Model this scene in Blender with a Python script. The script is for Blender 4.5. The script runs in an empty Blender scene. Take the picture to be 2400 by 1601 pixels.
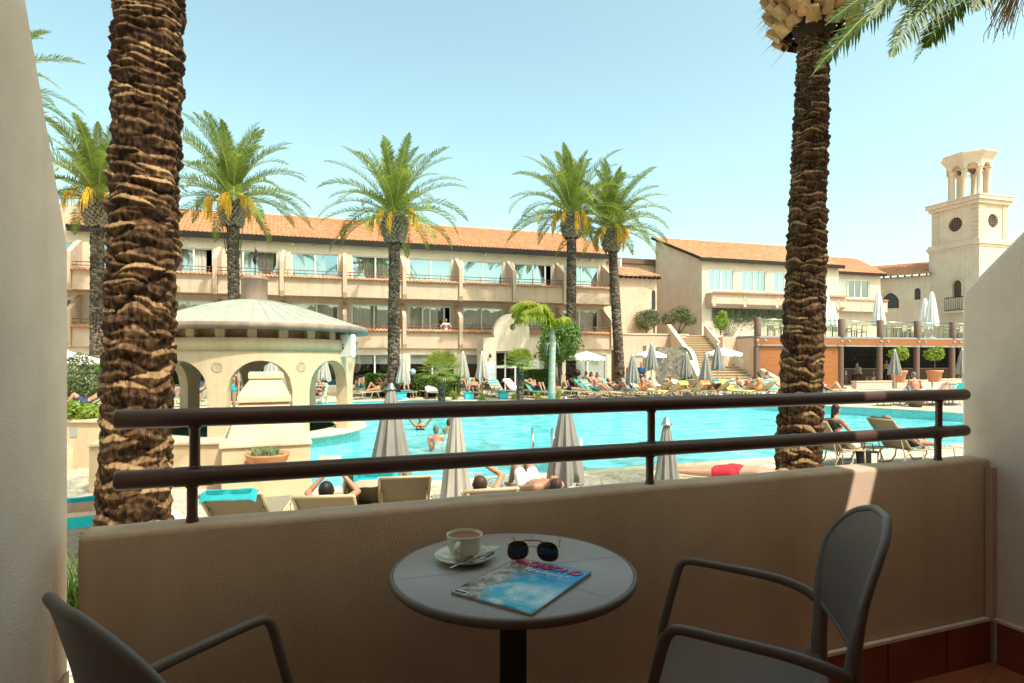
import bpy, bmesh, math, random
from mathutils import Vector, Matrix, noise
V = Vector
PI = math.pi
sin, cos, rad = math.sin, math.cos, math.radians
rnd = random.Random(11)
S = bpy.context.scene
COL = S.collection
F, H0, EYE = 1400.0, 842.0, 2.25          # focal length and horizon row of the photo (2400 px wide), eye height above the near deck

def at(px, py, d):                          # point seen at a pixel, d metres ahead
    return V(((px - 1200) / F * d, d, EYE - (py - H0) / F * d))
def ground_z(y):                            # the far deck lies a little higher than the near one
    t = min(1, max(0, (y - 15) / 8)); return .30 * t * t * (3 - 2 * t)
def on_ground(px, py, z=None):
    zz = 0 if z is None else z
    d = (EYE - zz) * F / (py - H0)
    return V(((px - 1200) / F * d, d, zz))

# ------------------------------------------------------------------ mesh builder
class MB:
    def __init__(s): s.v = []; s.f = []; s.m = []; s.s = []; s.c = None
    def add(s, vs, fs, mi=0, sm=False):
        b = len(s.v); s.v += [V(p) for p in vs]
        for f in fs: s.f.append(tuple(i + b for i in f)); s.m.append(mi); s.s.append(sm)
    def ob(s, o, a, b, c, mi=0):            # box from a corner and three edge vectors
        o, a, b, c = V(o), V(a), V(b), V(c)
        if a.cross(b).dot(c) < 0: a, b = b, a
        vs = [o, o + a, o + a + b, o + b, o + c, o + a + c, o + a + b + c, o + b + c]
        s.add(vs, [(3, 2, 1, 0), (4, 5, 6, 7), (0, 1, 5, 4), (1, 2, 6, 5), (2, 3, 7, 6), (3, 0, 4, 7)], mi)
    def box(s, x0, x1, y0, y1, z0, z1, mi=0):
        s.ob((x0, y0, z0), (x1 - x0, 0, 0), (0, y1 - y0, 0), (0, 0, z1 - z0), mi)
    def prism(s, poly, ext, mi=0, sm=False):
        n = len(poly); e = V(ext); p = [V(q) for q in poly]
        nrm = V((0, 0, 0))
        for i in range(n): nrm += p[i].cross(p[(i + 1) % n])
        if nrm.dot(e) > 0: p.reverse()
        vs = p + [q + e for q in p]
        fs = [tuple(range(n)), tuple(range(2 * n - 1, n - 1, -1))]
        s.add(vs, fs, mi, False)
        b = len(s.v) - 2 * n
        for i in range(n):
            j = (i + 1) % n
            s.f.append((b + j, b + i, b + n + i, b + n + j)); s.m.append(mi); s.s.append(sm)
    def tube(s, pts, r, n=8, mi=0, cap=True, sm=True, flat=1.0, up=None):
        pts = [V(p) for p in pts]
        k = len(pts); rs = r if isinstance(r, (list, tuple)) else [r] * k
        vs = []; prev = None
        for i, p in enumerate(pts):
            t = (pts[min(i + 1, k - 1)] - pts[max(i - 1, 0)])
            if t.length < 1e-9: t = V((0, 0, 1))
            t.normalize()
            a = V(up) if up is not None else (prev if prev is not None else (V((0, 0, 1)) if abs(t.z) < .9 else V((1, 0, 0))))
            x = a - t * a.dot(t)
            if x.length < 1e-6: x = t.orthogonal()
            x.normalize(); prev = x
            y = t.cross(x)
            for j in range(n):
                q = 2 * PI * j / n
                vs.append(p + (x * cos(q) * flat + y * sin(q)) * rs[i])
        fs = []
        for i in range(k - 1):
            for j in range(n):
                a = i * n + j; b = i * n + (j + 1) % n
                fs.append((a, b, b + n, a + n))
        s.add(vs, fs, mi, sm)
        if cap:
            b0 = len(s.v) - k * n
            s.f.append(tuple(b0 + j for j in range(n - 1, -1, -1))); s.m.append(mi); s.s.append(False)
            s.f.append(tuple(b0 + (k - 1) * n + j for j in range(n))); s.m.append(mi); s.s.append(False)
    def lathe(s, prof, n=24, c=(0, 0, 0), mi=0, sm=True, a0=0, a1=2 * PI, rf=None):
        c = V(c); k = len(prof); full = abs(a1 - a0 - 2 * PI) < 1e-6
        m = n if full else n + 1
        vs = []
        for (r, z) in prof:
            for j in range(m):
                q = a0 + (a1 - a0) * j / n
                rr = r if rf is None else r * rf(q, z)
                vs.append(c + V((rr * cos(q), rr * sin(q), z)))
        fs = []
        for i in range(k - 1):
            for j in range(n):
                a = i * m + j; b = i * m + (j + 1) % m
                fs.append((a, b, b + m, a + m))
        s.add(vs, fs, mi, sm)
    def ell(s, c, r, rot=None, n=12, k=8, mi=0):
        c = V(c); vs = []; fs = []
        rot = rot or Matrix.Identity(3)
        for i in range(k + 1):
            a = -PI / 2 + PI * i / k
            for j in range(n):
                q = 2 * PI * j / n
                vs.append(c + rot @ V((r[0] * cos(a) * cos(q), r[1] * cos(a) * sin(q), r[2] * sin(a))))
        for i in range(k):
            for j in range(n):
                a = i * n + j; b = i * n + (j + 1) % n
                fs.append((a, b, b + n, a + n))
        s.add(vs, fs, mi, True)
    def caps(s, p0, r0, p1, r1, n=10, flat=1.0, up=None):      # closed tapered capsule
        p0, p1 = V(p0), V(p1); t = (p1 - p0); L = t.length; t = t / max(L, 1e-6)
        pts = []; rs = []
        for a in (-80, -55, -28, 0): pts.append(p0 + t * r0 * sin(rad(a))); rs.append(r0 * cos(rad(a)))
        for a in (0, 28, 55, 80): pts.append(p1 + t * r1 * sin(rad(a))); rs.append(r1 * cos(rad(a)))
        s.tube(pts, rs, n, 0, True, True, flat, up)
    def xf(s, M):
        s.v = [M @ p for p in s.v]; return s
    def merge(s, o, mi=None):
        b = len(s.v); s.v += o.v; s.f += [tuple(i + b for i in f) for f in o.f]
        s.m += o.m if mi is None else [mi] * len(o.m); s.s += o.s

def mesh_of(name, mb, mats):
    me = bpy.data.meshes.new(name)
    me.from_pydata([tuple(p) for p in mb.v], [], mb.f)
    for m in (mats if isinstance(mats, (list, tuple)) else [mats]): me.materials.append(m)
    me.polygons.foreach_set('material_index', mb.m)
    me.polygons.foreach_set('use_smooth', mb.s)
    if mb.c:
        ca = me.color_attributes.new('tone', 'FLOAT_COLOR', 'POINT')
        ca.data.foreach_set('color', [x for c in mb.c for x in (c, c, c, 1)])
    me.update()
    return me
def obj(name, mb, mats, parent=None, loc=(0, 0, 0), rz=0):
    o = bpy.data.objects.new(name, mb if isinstance(mb, bpy.types.Mesh) else mesh_of(name, mb, mats))
    COL.objects.link(o)
    if parent is not None: o.parent = parent
    o.location = loc; o.rotation_euler = (0, 0, rz)
    return o
def tag(o, label=None, cat=None, group=None, kind=None):
    if label: o['label'] = label
    if cat: o['category'] = cat
    if group: o['group'] = group
    if kind: o['kind'] = kind
    return o
def thing(name, label, cat, loc=(0, 0, 0), rz=0, group=None):
    o = bpy.data.objects.new(name, None); COL.objects.link(o)
    o.empty_display_size = .2
    o.location = loc; o.rotation_euler = (0, 0, rz)
    return tag(o, label, cat, group)
def struct(name, mb, mats, **k):
    o = obj(name, mb, mats, **k); o['kind'] = 'structure'; return o
KIDS = {}
def dup(root, loc, rz=0, label=None, group=None, sc=None):
    def cp(o, par):
        c = o.copy(); COL.objects.link(c)
        if par is not None: c.parent = par
        for ch in o.children: cp(ch, c)
        return c
    r = cp(root, None)
    r.location = loc; r.rotation_euler = (0, 0, rz)
    if label: r['label'] = label
    if group: r['group'] = group
    if sc: r.scale = (sc, sc, sc) if not isinstance(sc, (tuple, list)) else sc
    return r
def copyof(o, loc, parent, name=None):
    c = o.copy(); COL.objects.link(c); c.parent = parent; c.location = loc
    for ch in o.children: copyof(ch, ch.location, c)
    return c
def bevel(o, w, seg=2, ang=40):
    m = o.modifiers.new('b', 'BEVEL'); m.width = w; m.segments = seg; m.limit_method = 'ANGLE'; m.angle_limit = rad(ang)
    return o

# ------------------------------------------------------------------ materials
def sr(r, g, b):                            # sRGB 0-255 to linear
    f = lambda c: (c / 255 / 12.92) if c <= 10 else ((c / 255 + .055) / 1.055) ** 2.4
    return (f(r), f(g), f(b))
class NT:
    def __init__(s, name):
        s.mat = bpy.data.materials.new(name); s.mat.use_nodes = True
        s.n = s.mat.node_tree.nodes; s.l = s.mat.node_tree.links
        s.n.clear(); s.out = s.n.new('ShaderNodeOutputMaterial')
        s.tc = s.n.new('ShaderNodeTexCoord')
    def new(s, t, **k):
        n = s.n.new('ShaderNode' + t)
        for a, b in k.items(): setattr(n, a, b)
        return n
    def link(s, a, b): s.l.new(a, b)
    def bsdf(s, rough=.6, spec=.3, metal=0):
        b = s.new('BsdfPrincipled'); b.inputs['Roughness'].default_value = rough
        b.inputs['Specular IOR Level'].default_value = spec; b.inputs['Metallic'].default_value = metal
        s.link(b.outputs[0], s.out.inputs[0]); return b
    def noise(s, scale, detail=4, rough=.55, vec=None, stretch=None):
        t = s.new('TexNoise'); t.inputs['Scale'].default_value = scale
        t.inputs['Detail'].default_value = detail; t.inputs['Roughness'].default_value = rough
        v = vec or s.tc.outputs['Object']
        if stretch:
            m = s.new('Mapping'); m.inputs['Scale'].default_value = stretch; s.link(v, m.inputs[0]); v = m.outputs[0]
        s.link(v, t.inputs['Vector']); return t
    def ramp(s, fac, stops):
        r = s.new('ValToRGB'); e = r.color_ramp.elements
        while len(e) < len(stops): e.new(.5)
        for i, (p, c) in enumerate(stops): e[i].position = p; e[i].color = (*c, 1) if len(c) == 3 else c
        s.link(fac, r.inputs[0]); return r
    def mix(s, fac, a, b, mode='MIX'):
        m = s.new('Mix', data_type='RGBA', blend_type=mode)
        for x, i in ((fac, 0), (a, 6), (b, 7)):
            if hasattr(x, 'links') or hasattr(x, 'is_linked'): s.link(x, m.inputs[i])
            else: m.inputs[i].default_value = x if i == 0 else (*x, 1)
        return m.outputs[2]
    def bump(s, b, height, strength=.3, dist=.02):
        n = s.new('Bump'); n.inputs['Strength'].default_value = strength; n.inputs['Distance'].default_value = dist
        s.link(height, n.inputs['Height']); s.link(n.outputs[0], b.inputs['Normal']); return n
def sc3(c, k): return tuple(min(1, x * k) for x in c)
def simple(name, col, rough=.6, var=.10, vs=3., bs=0, bstr=.2, bdist=.01, spec=.3, metal=0, stretch=None, sheen=0):
    t = NT(name); b = t.bsdf(rough, spec, metal)
    n = t.noise(vs, 5, .6, stretch=stretch)
    r = t.ramp(n.outputs[0], [(.3, sc3(col, 1 - var)), (.7, sc3(col, 1 + var))])
    t.link(r.outputs[0], b.inputs['Base Color'])
    if bs:
        n2 = t.noise(bs, 4, .6, stretch=stretch); t.bump(b, n2.outputs[0], bstr, bdist)
    return t.mat

def plaster(name, col, stain=.12, bs=90, bstr=.35, bdist=.004):
    t = NT(name); b = t.bsdf(.85, .2)
    n1 = t.noise(.9, 6, .65); n2 = t.noise(7, 5, .6); n3 = t.noise(3, 4, .6, stretch=(1.6, 1.6, .12))
    r1 = t.ramp(n1.outputs[0], [(.3, sc3(col, 1 - stain)), (.65, sc3(col, 1.04))])
    r2 = t.ramp(n2.outputs[0], [(.3, (.93, .92, .9)), (.6, (1, 1, 1))])
    r3 = t.ramp(n3.outputs[0], [(.28, (.88, .86, .83)), (.5, (1, 1, 1))])
    m = t.mix(1., r1.outputs[0], r2.outputs[0], 'MULTIPLY'); m = t.mix(.9, m, r3.outputs[0], 'MULTIPLY')
    t.link(m, b.inputs['Base Color'])
    g = t.noise(bs, 5, .65); t.bump(b, g.outputs[0], bstr, bdist)
    return t.mat

MAT = {}
M = MAT
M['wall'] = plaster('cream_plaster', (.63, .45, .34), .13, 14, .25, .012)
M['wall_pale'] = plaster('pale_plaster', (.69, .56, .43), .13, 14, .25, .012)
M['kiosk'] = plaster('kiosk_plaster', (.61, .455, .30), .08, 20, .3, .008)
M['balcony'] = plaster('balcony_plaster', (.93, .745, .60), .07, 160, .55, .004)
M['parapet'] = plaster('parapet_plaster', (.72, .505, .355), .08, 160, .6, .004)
M['white'] = simple('white_paint', (.78, .77, .73), .45, .04, 5)
M['white_fab'] = simple('white_canvas', (.76, .74, .68), .8, .06, 4, 60, .15)
M['fascia'] = simple('dark_timber', (.014, .010, .009), .6, .25, 6)
M['rail_far'] = simple('rail_paint_far', (.22, .10, .075), .45, .15, 6)
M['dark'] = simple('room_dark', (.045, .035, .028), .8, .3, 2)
M['frame_white'] = simple('window_frame', (.75, .74, .71), .4, .04, 6)
M['stone'] = simple('coping_stone', (.60, .49, .345), .75, .12, 5, 50, .3, .005)
M['terracotta'] = simple('terracotta', (.52, .23, .11), .75, .15, 6, 60, .2)
M['metal'] = simple('chrome', (.7, .7, .7), .2, .05, 5, metal=1)
M['taupe'] = simple('taupe_canvas', (.27, .255, .235), .85, .10, 4, 150, .25, .003, spec=.15)
M['taupe_warm'] = simple('pale_taupe_canvas', (.40, .37, .325), .85, .10, 4, 150, .25, .003, spec=.15)
M['pole'] = simple('umbrella_pole', (.55, .53, .48), .4, .08, 6)
M['lframe'] = simple('lounger_frame', (.46, .38, .24), .45, .08, 8)
M['sling'] = simple('lounger_sling', (.50, .41, .28), .75, .08, 12, 300, .2, .002)
M['sling_grey'] = simple('lounger_sling_olive', (.24, .205, .14), .75, .08, 12, 300, .2, .002)
M['skin'] = simple('skin_tanned', (.42, .20, .115), .5, .08, 9, spec=.35)
M['skin_pale'] = simple('skin_fair', (.52, .29, .19), .5, .08, 9, spec=.35)
M['skin_red'] = simple('skin_sunburnt', (.50, .20, .13), .5, .08, 9, spec=.35)
M['hair_brown'] = simple('hair_brown', (.06, .03, .018), .55, .3, 40)
M['hair_blond'] = simple('hair_blond', (.38, .24, .11), .55, .3, 40)
M['hair_grey'] = simple('hair_grey', (.15, .13, .11), .6, .3, 40)
M['hair_black'] = simple('hair_black', (.018, .014, .013), .5, .3, 40)
M['black'] = simple('black_cloth', (.018, .018, .02), .8, .2, 20)
M['navy'] = simple('navy_cloth', (.03, .05, .12), .8, .2, 20)
M['blue_shirt'] = simple('blue_shirt', (.04, .13, .28), .8, .15, 20)
M['red'] = simple('red_cloth', (.55, .03, .05), .75, .15, 20)
M['lime'] = simple('lime_cloth', (.52, .60, .12), .8, .12, 12)
M['yellow'] = simple('yellow_plastic', (.75, .38, .02), .5, .1, 8)
M['orange'] = simple('orange_cloth', (.70, .25, .10), .8, .1, 12)
M['turq'] = simple('turquoise_cloth', (.015, .30, .33), .8, .1, 12, 200, .3, .004)
M['grey_wood'] = simple('brown_chair', (.10, .07, .05), .6, .2, 10)

def tile_mat():
    t = NT('roof_tile'); b = t.bsdf(.8, .2)
    n = t.noise(3.1, 3, .6); n2 = t.noise(.35, 4, .6)
    r = t.ramp(n.outputs[0], [(.25, (.41, .175, .088)), (.5, (.58, .265, .143)), (.78, (.67, .40, .25))])
    r2 = t.ramp(n2.outputs[0], [(.3, (.86, .84, .82)), (.7, (1, 1, 1))])
    t.link(t.mix(1., r.outputs[0], r2.outputs[0], 'MULTIPLY'), b.inputs['Base Color'])
    return t.mat
M['tile'] = tile_mat()

def glass_mat(name, tint, fac, rough=.02, wav=0.0):
    t = NT(name)
    g = t.new('BsdfGlossy'); g.inputs['Color'].default_value = (*tint, 1); g.inputs['Roughness'].default_value = rough
    tr = t.new('BsdfTransparent'); tr.inputs['Color'].default_value = (.93, .96, .95, 1)
    mx = t.new('MixShader'); mx.inputs[0].default_value = fac
    if wav:
        n = t.noise(.8, 2, .5); bp = t.new('Bump'); bp.inputs['Strength'].default_value = wav; bp.inputs['Distance'].default_value = .03
        t.link(n.outputs[0], bp.inputs['Height']); t.link(bp.outputs[0], g.inputs['Normal'])
    t.link(tr.outputs[0], mx.inputs[1]); t.link(g.outputs[0], mx.inputs[2]); t.link(mx.outputs[0], t.out.inputs[0])
    return t.mat
M['pane_sky'] = glass_mat('reflective_pane', (.42, .60, .70), .56, .02, .25)
M['pane'] = glass_mat('clear_pane', (.75, .8, .8), .28, .02, .2)
M['pane_rail'] = glass_mat('rail_glass', (.8, .86, .86), .05)

def stripes(name, a, bcol, scale, axis='Y'):
    t = NT(name); b = t.bsdf(.85, .15)
    w = t.new('TexWave', wave_type='BANDS', bands_direction=axis, wave_profile='SIN'); w.inputs['Scale'].default_value = scale
    w.inputs['Distortion'].default_value = .15
    t.link(t.tc.outputs['Object'], w.inputs['Vector'])
    r = t.ramp(w.outputs[0], [(.46, a), (.52, bcol)])
    n = t.noise(25, 3); r2 = t.ramp(n.outputs[0], [(.3, (.88, .88, .88)), (.7, (1, 1, 1))])
    t.link(t.mix(1., r.outputs[0], r2.outputs[0], 'MULTIPLY'), b.inputs['Base Color'])
    n3 = t.noise(180, 2); t.bump(b, n3.outputs[0], .3, .004)
    return t.mat
M['towel'] = stripes('striped_towel', (.012, .31, .36), (.46, .32, .24), 1.9)
M['towel_grey'] = stripes('striped_dark_towel', (.015, .36, .40), (.30, .22, .16), 2.6)

def curtain_mat():
    t = NT('net_curtain'); b = t.bsdf(.9, .1)
    n = t.noise(1.2, 3, .5)
    r = t.ramp(n.outputs[0], [(.3, (.50, .46, .38)), (.7, (.66, .63, .56))])
    t.link(r.outputs[0], b.inputs['Base Color']); return t.mat
M['curtain'] = curtain_mat()

def deck_mat():
    t = NT('crazy_paving'); b = t.bsdf(.8, .2)
    v = t.new('TexVoronoi', feature='DISTANCE_TO_EDGE'); v.inputs['Scale'].default_value = 2.6
    t.link(t.tc.outputs['Object'], v.inputs['Vector'])
    vc = t.new('TexVoronoi', feature='F1'); vc.inputs['Scale'].default_value = 2.6
    t.link(t.tc.outputs['Object'], vc.inputs['Vector'])
    bw = t.new('RGBToBW'); t.link(vc.outputs['Color'], bw.inputs[0])
    base = t.ramp(bw.outputs[0], [(.1, (.46, .375, .28)), (.5, (.56, .48, .375)), (.9, (.62, .55, .45))])
    n = t.noise(9, 6, .7); pit = t.ramp(n.outputs[0], [(.36, (.50, .42, .32)), (.47, (1, 1, 1))])
    n2 = t.noise(38, 4, .7); pit2 = t.ramp(n2.outputs[0], [(.33, (.62, .56, .48)), (.43, (1, 1, 1))])
    m = t.mix(1., base.outputs[0], pit.outputs[0], 'MULTIPLY'); m = t.mix(1., m, pit2.outputs[0], 'MULTIPLY')
    e = t.ramp(v.outputs['Distance'], [(.0, (.55, .45, .33)), (.045, (1, 1, 1))])
    m = t.mix(.8, m, e.outputs[0], 'MULTIPLY')
    t.link(m, b.inputs['Base Color']); t.bump(b, n.outputs[0], .5, .02)
    return t.mat
M['deck'] = deck_mat()

def water_mat():
    t = NT('pool_water'); b = t.bsdf(.035, .5)
    b.inputs['IOR'].default_value = 1.33
    n = t.noise(1.5, 5, .62, stretch=(1, 1.5, 1)); n2 = t.noise(.22, 4, .55); n3 = t.noise(5.5, 3, .6, stretch=(1, 1.6, 1))
    r = t.ramp(n.outputs[0], [(.32, (.03, .34, .41)), (.45, (.075, .49, .55)), (.57, (.17, .61, .64)), (.68, (.42, .74, .74))])  # caustics and refracted light painted into the water's base colour
    r2 = t.ramp(n2.outputs[0], [(.35, (.86, .95, .97)), (.65, (1, 1, 1))])
    t.link(t.mix(1., r.outputs[0], r2.outputs[0], 'MULTIPLY'), b.inputs['Base Color'])
    a = t.new('Math', operation='ADD'); t.link(n.outputs[0], a.inputs[0])
    m2 = t.new('Math', operation='MULTIPLY'); m2.inputs[1].default_value = .35; t.link(n3.outputs[0], m2.inputs[0]); t.link(m2.outputs[0], a.inputs[1])
    t.bump(b, a.outputs[0], .5, .09)
    return t.mat
M['water'] = water_mat()

def pool_tile_mat():
    t = NT('pool_mosaic'); b = t.bsdf(.25, .5)
    br = t.new('TexBrick', offset=0); br.inputs['Scale'].default_value = 12
    br.inputs['Color1'].default_value = (.10, .48, .50, 1); br.inputs['Color2'].default_value = (.20, .60, .60, 1); br.inputs['Mortar'].default_value = (.5, .65, .62, 1)
    br.inputs['Brick Width'].default_value = .5; br.inputs['Row Height'].default_value = .5
    m = t.new('Mapping'); m.inputs['Rotation'].default_value = (rad(90), 0, 0); t.link(t.tc.outputs['Object'], m.inputs[0])
    t.link(m.outputs[0], br.inputs['Vector']); t.link(br.outputs[0], b.inputs['Base Color']); return t.mat
M['mosaic'] = pool_tile_mat()

def bark_mat(name, lo, mid, hi, bs=1.0):
    t = NT(name); b = t.bsdf(.85, .15)
    at_ = t.new('Attribute', attribute_name='tone')
    fib = t.noise(16 * bs, 6, .75, stretch=(2.2, 2.2, .35)); blot = t.noise(2.3 * bs, 4, .6); cr = t.noise(7 * bs, 3, .55, stretch=(3.2, 3.2, .28))
    a = t.new('Math', operation='ADD'); t.link(at_.outputs['Fac'], a.inputs[0])
    k = t.new('Math', operation='MULTIPLY_ADD'); k.inputs[1].default_value = .8; k.inputs[2].default_value = -.4; t.link(fib.outputs[0], k.inputs[0]); t.link(k.outputs[0], a.inputs[1])
    r = t.ramp(a.outputs[0], [(.12, lo), (.45, mid), (.85, hi)])
    r2 = t.ramp(blot.outputs[0], [(.3, (.72, .68, .64)), (.65, (1, 1, 1))])
    r3 = t.ramp(cr.outputs[0], [(.36, (.25, .2, .16)), (.43, (1, 1, 1))])
    m = t.mix(1., r.outputs[0], r2.outputs[0], 'MULTIPLY'); m = t.mix(.8, m, r3.outputs[0], 'MULTIPLY')
    t.link(m, b.inputs['Base Color'])
    s1 = t.new('Math', operation='ADD'); t.link(fib.outputs[0], s1.inputs[0])
    c2 = t.ramp(cr.outputs[0], [(.34, (0, 0, 0)), (.44, (.8, .8, .8))]); t.link(c2.outputs[0], s1.inputs[1])
    t.bump(b, s1.outputs[0], .7, .018)
    return t.mat
M['bark'] = bark_mat('palm_bark', (.026, .012, .006), (.125, .066, .031), (.38, .235, .115))
M['bark_far'] = bark_mat('palm_bark_far', (.045, .033, .024), (.15, .115, .085), (.28, .22, .165), .6)
M['boot'] = simple('palm_boots', (.40, .235, .105), .8, .55, 4, 30, .4, .02)
M['boot_far'] = simple('palm_boots_far', (.26, .205, .145), .85, .5, 7, 20, .4, .02)

def leaf_mat(name, a, bcol, c=None, scale=1.6, trans=.35):
    t = NT(name)
    n = t.noise(scale, 4, .65)
    geo = t.new('NewGeometry')
    r = t.ramp(n.outputs[0], [(.3, a), (.7, bcol)])
    rr = t.ramp(geo.outputs['Random Per Island'], [(0, (.7, .72, .65)), (1, (1.25, 1.2, 1.15))])
    m = t.mix(1., r.outputs[0], rr.outputs[0], 'MULTIPLY')
    d = t.new('BsdfPrincipled'); d.inputs['Roughness'].default_value = .45; d.inputs['Specular IOR Level'].default_value = .35
    tr = t.new('BsdfTranslucent'); mx = t.new('MixShader'); mx.inputs[0].default_value = trans
    t.link(m, d.inputs['Base Color'])
    t.link(t.mix(1., m, (1.0, 1.0, .45), 'MULTIPLY'), tr.inputs['Color'])
    t.link(d.outputs[0], mx.inputs[1]); t.link(tr.outputs[0], mx.inputs[2]); t.link(mx.outputs[0], t.out.inputs[0])
    return t.mat
M['frond'] = leaf_mat('palm_frond', (.115, .18, .03), (.29, .345, .09), scale=.9)
M['frond_near'] = leaf_mat('palm_frond_near', (.05, .095, .015), (.15, .20, .05), scale=1.2, trans=.45)
M['rachis'] = simple('palm_rachis', (.36, .36, .14), .6, .15, 4)
M['dates'] = simple('date_stalks', (.80, .48, .04), .6, .25, 6)
M['fan_leaf'] = leaf_mat('fan_palm_leaf', (.20, .25, .05), (.45, .44, .12), scale=2)
M['king_leaf'] = leaf_mat('king_palm_leaf', (.24, .32, .03), (.45, .48, .07), scale=1.5, trans=.5)
M['hedge'] = leaf_mat('hedge_leaf', (.055, .12, .018), (.15, .24, .045), scale=2.5)
M['tree_leaf'] = leaf_mat('tree_leaf', (.06, .13, .02), (.17, .27, .06), scale=2.0)
M['olive'] = leaf_mat('olive_leaf', (.075, .10, .045), (.19, .22, .11), scale=2.5, trans=.2)
M['citrus'] = leaf_mat('citrus_leaf', (.14, .24, .03), (.34, .42, .07), scale=3)
M['king_trunk'] = simple('king_palm_trunk', (.36, .37, .31), .7, .25, 3, 20, .3, .01, stretch=(1, 1, 4))
M['twig'] = simple('twig_bark', (.14, .10, .065), .85, .25, 6, 30, .4)
M['soil'] = simple('soil', (.12, .075, .045), .95, .3, 9, 30, .6, .03)
M['slate'] = None
def slate_mat():
    t = NT('slate_cladding'); b = t.bsdf(.45, .4)
    br = t.new('TexBrick'); br.offset = .5; br.inputs['Scale'].default_value = 3.0
    for k, c in (('Color1', (.09, .10, .10)), ('Color2', (.30, .25, .18)), ('Mortar', (.04, .04, .04))): br.inputs[k].default_value = (*c, 1)
    br.inputs['Brick Width'].default_value = .62; br.inputs['Row Height'].default_value = .5; br.inputs['Mortar Size'].default_value = .012
    m = t.new('Mapping'); m.inputs['Rotation'].default_value = (rad(90), 0, 0); t.link(t.tc.outputs['Object'], m.inputs[0]); t.link(m.outputs[0], br.inputs['Vector'])
    n = t.noise(5, 4); r2 = t.ramp(n.outputs[0], [(.3, (.6, .6, .6)), (.7, (1.1, 1.1, 1.1))])
    t.link(t.mix(1., br.outputs[0], r2.outputs[0], 'MULTIPLY'), b.inputs['Base Color']); return t.mat
M['slate'] = slate_mat()
def wood_mat(name, a, bcol):
    t = NT(name); b = t.bsdf(.5, .3)
    n = t.noise(2.5, 5, .6, stretch=(.4, 1, 9)); r = t.ramp(n.outputs[0], [(.3, a), (.7, bcol)])
    t.link(r.outputs[0], b.inputs['Base Color']); t.bump(b, n.outputs[0], .3, .01); return t.mat
M['wood'] = wood_mat('orange_timber', (.24, .08, .025), (.35, .13, .042))
M['post'] = simple('brown_post', (.16, .095, .075), .55, .12, 5)
def copper_mat():
    t = NT('weathered_copper'); b = t.bsdf(.55, .4)
    n = t.noise(1.1, 6, .65); n2 = t.noise(5, 4, .6, stretch=(1, 1, .3))
    r = t.ramp(n.outputs[0], [(.3, (.30, .32, .26)), (.55, (.39, .385, .31)), (.75, (.33, .27, .20))])
    r2 = t.ramp(n2.outputs[0], [(.3, (.82, .82, .8)), (.6, (1, 1, 1))])
    t.link(t.mix(1., r.outputs[0], r2.outputs[0], 'MULTIPLY'), b.inputs['Base Color']); return t.mat
M['copper'] = copper_mat()
M['copper_dark'] = simple('copper_edge', (.27, .19, .15), .5, .3, 3, stretch=(1, 1, .3))
def floor_tile():
    t = NT('terracotta_floor'); b = t.bsdf(.45, .35)
    br = t.new('TexBrick', offset=0); br.inputs['Scale'].default_value = 3.2
    for k, c in (('Color1', (.46, .13, .05)), ('Color2', (.52, .165, .065)), ('Mortar', (.20, .12, .07))): br.inputs[k].default_value = (*c, 1)
    br.inputs['Brick Width'].default_value = 1.; br.inputs['Row Height'].default_value = 1.; br.inputs['Mortar Size'].default_value = .008
    m = t.new('Mapping'); m.inputs['Rotation'].default_value = (0, 0, rad(-20)); t.link(t.tc.outputs['Object'], m.inputs[0]); t.link(m.outputs[0], br.inputs['Vector'])
    n = t.noise(6, 5); r2 = t.ramp(n.outputs[0], [(.3, (.75, .75, .75)), (.7, (1.1, 1.1, 1.1))])
    t.link(t.mix(1., br.outputs[0], r2.outputs[0], 'MULTIPLY'), b.inputs['Base Color']); t.bump(b, n.outputs[0], .2, .005); return t.mat
M['floor'] = floor_tile()
M['skirt'] = simple('skirting_tile', (.30, .068, .03), .4, .2, 6, 20, .2, .004)
M['rail'] = simple('railing_paint', (.105, .052, .040), .38, .10, 7, 40, .15, .002, spec=.45)
M['rail'].node_tree.nodes  # painted steel
M['table'] = simple('table_laminate', (.46, .40, .375), .36, .05, 4, 200, .1, .001, spec=.4)
M['resin'] = simple('chair_resin', (.19, .143, .118), .42, .05, 5, 700, .18, .0006, spec=.42)
M['pedestal'] = simple('table_pedestal', (.035, .028, .024), .4, .1, 5)
M['cup'] = simple('cream_porcelain', (.80, .73, .57), .12, .03, 6, spec=.5)
M['coffee'] = None
def coffee_mat():
    t = NT('milk_foam'); b = t.bsdf(.5, .3)
    n = t.noise(30, 4, .6); sep = t.new('VectorMath', operation='LENGTH'); t.link(t.tc.outputs['Object'], sep.inputs[0])
    r0 = t.new('Math', operation='MULTIPLY_ADD'); r0.inputs[1].default_value = .012; t.link(n.outputs[0], r0.inputs[0]); t.link(sep.outputs['Value'], r0.inputs[2])
    r = t.ramp(r0.outputs[0], [(.026, (.72, .56, .44)), (.036, (.60, .36, .20)), (.043, (.30, .12, .04))])
    t.link(r.outputs[0], b.inputs['Base Color']); return t.mat
M['coffee'] = coffee_mat()
M['steel'] = simple('steel', (.55, .54, .52), .22, .05, 5, metal=1)
M['gold'] = simple('gold_wire', (.75, .45, .12), .25, .05, 5, metal=1)
M['lens'] = simple('dark_lens', (.006, .006, .007), .05, .1, 4, spec=.6)
M['amber'] = simple('amber_plastic', (.55, .26, .04), .3, .1, 4)
M['paper'] = simple('paper_edge', (.42, .38, .33), .8, .15, 90, stretch=(.1, .1, 8))
M['pink'] = simple('pink_ink', (.85, .06, .16), .4, .05, 5)
M['white_ink'] = simple('white_ink', (.85, .86, .86), .4, .03, 5)
M['sachet'] = simple('sachet_paper', (.62, .58, .50), .5, .1, 30)
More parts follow.
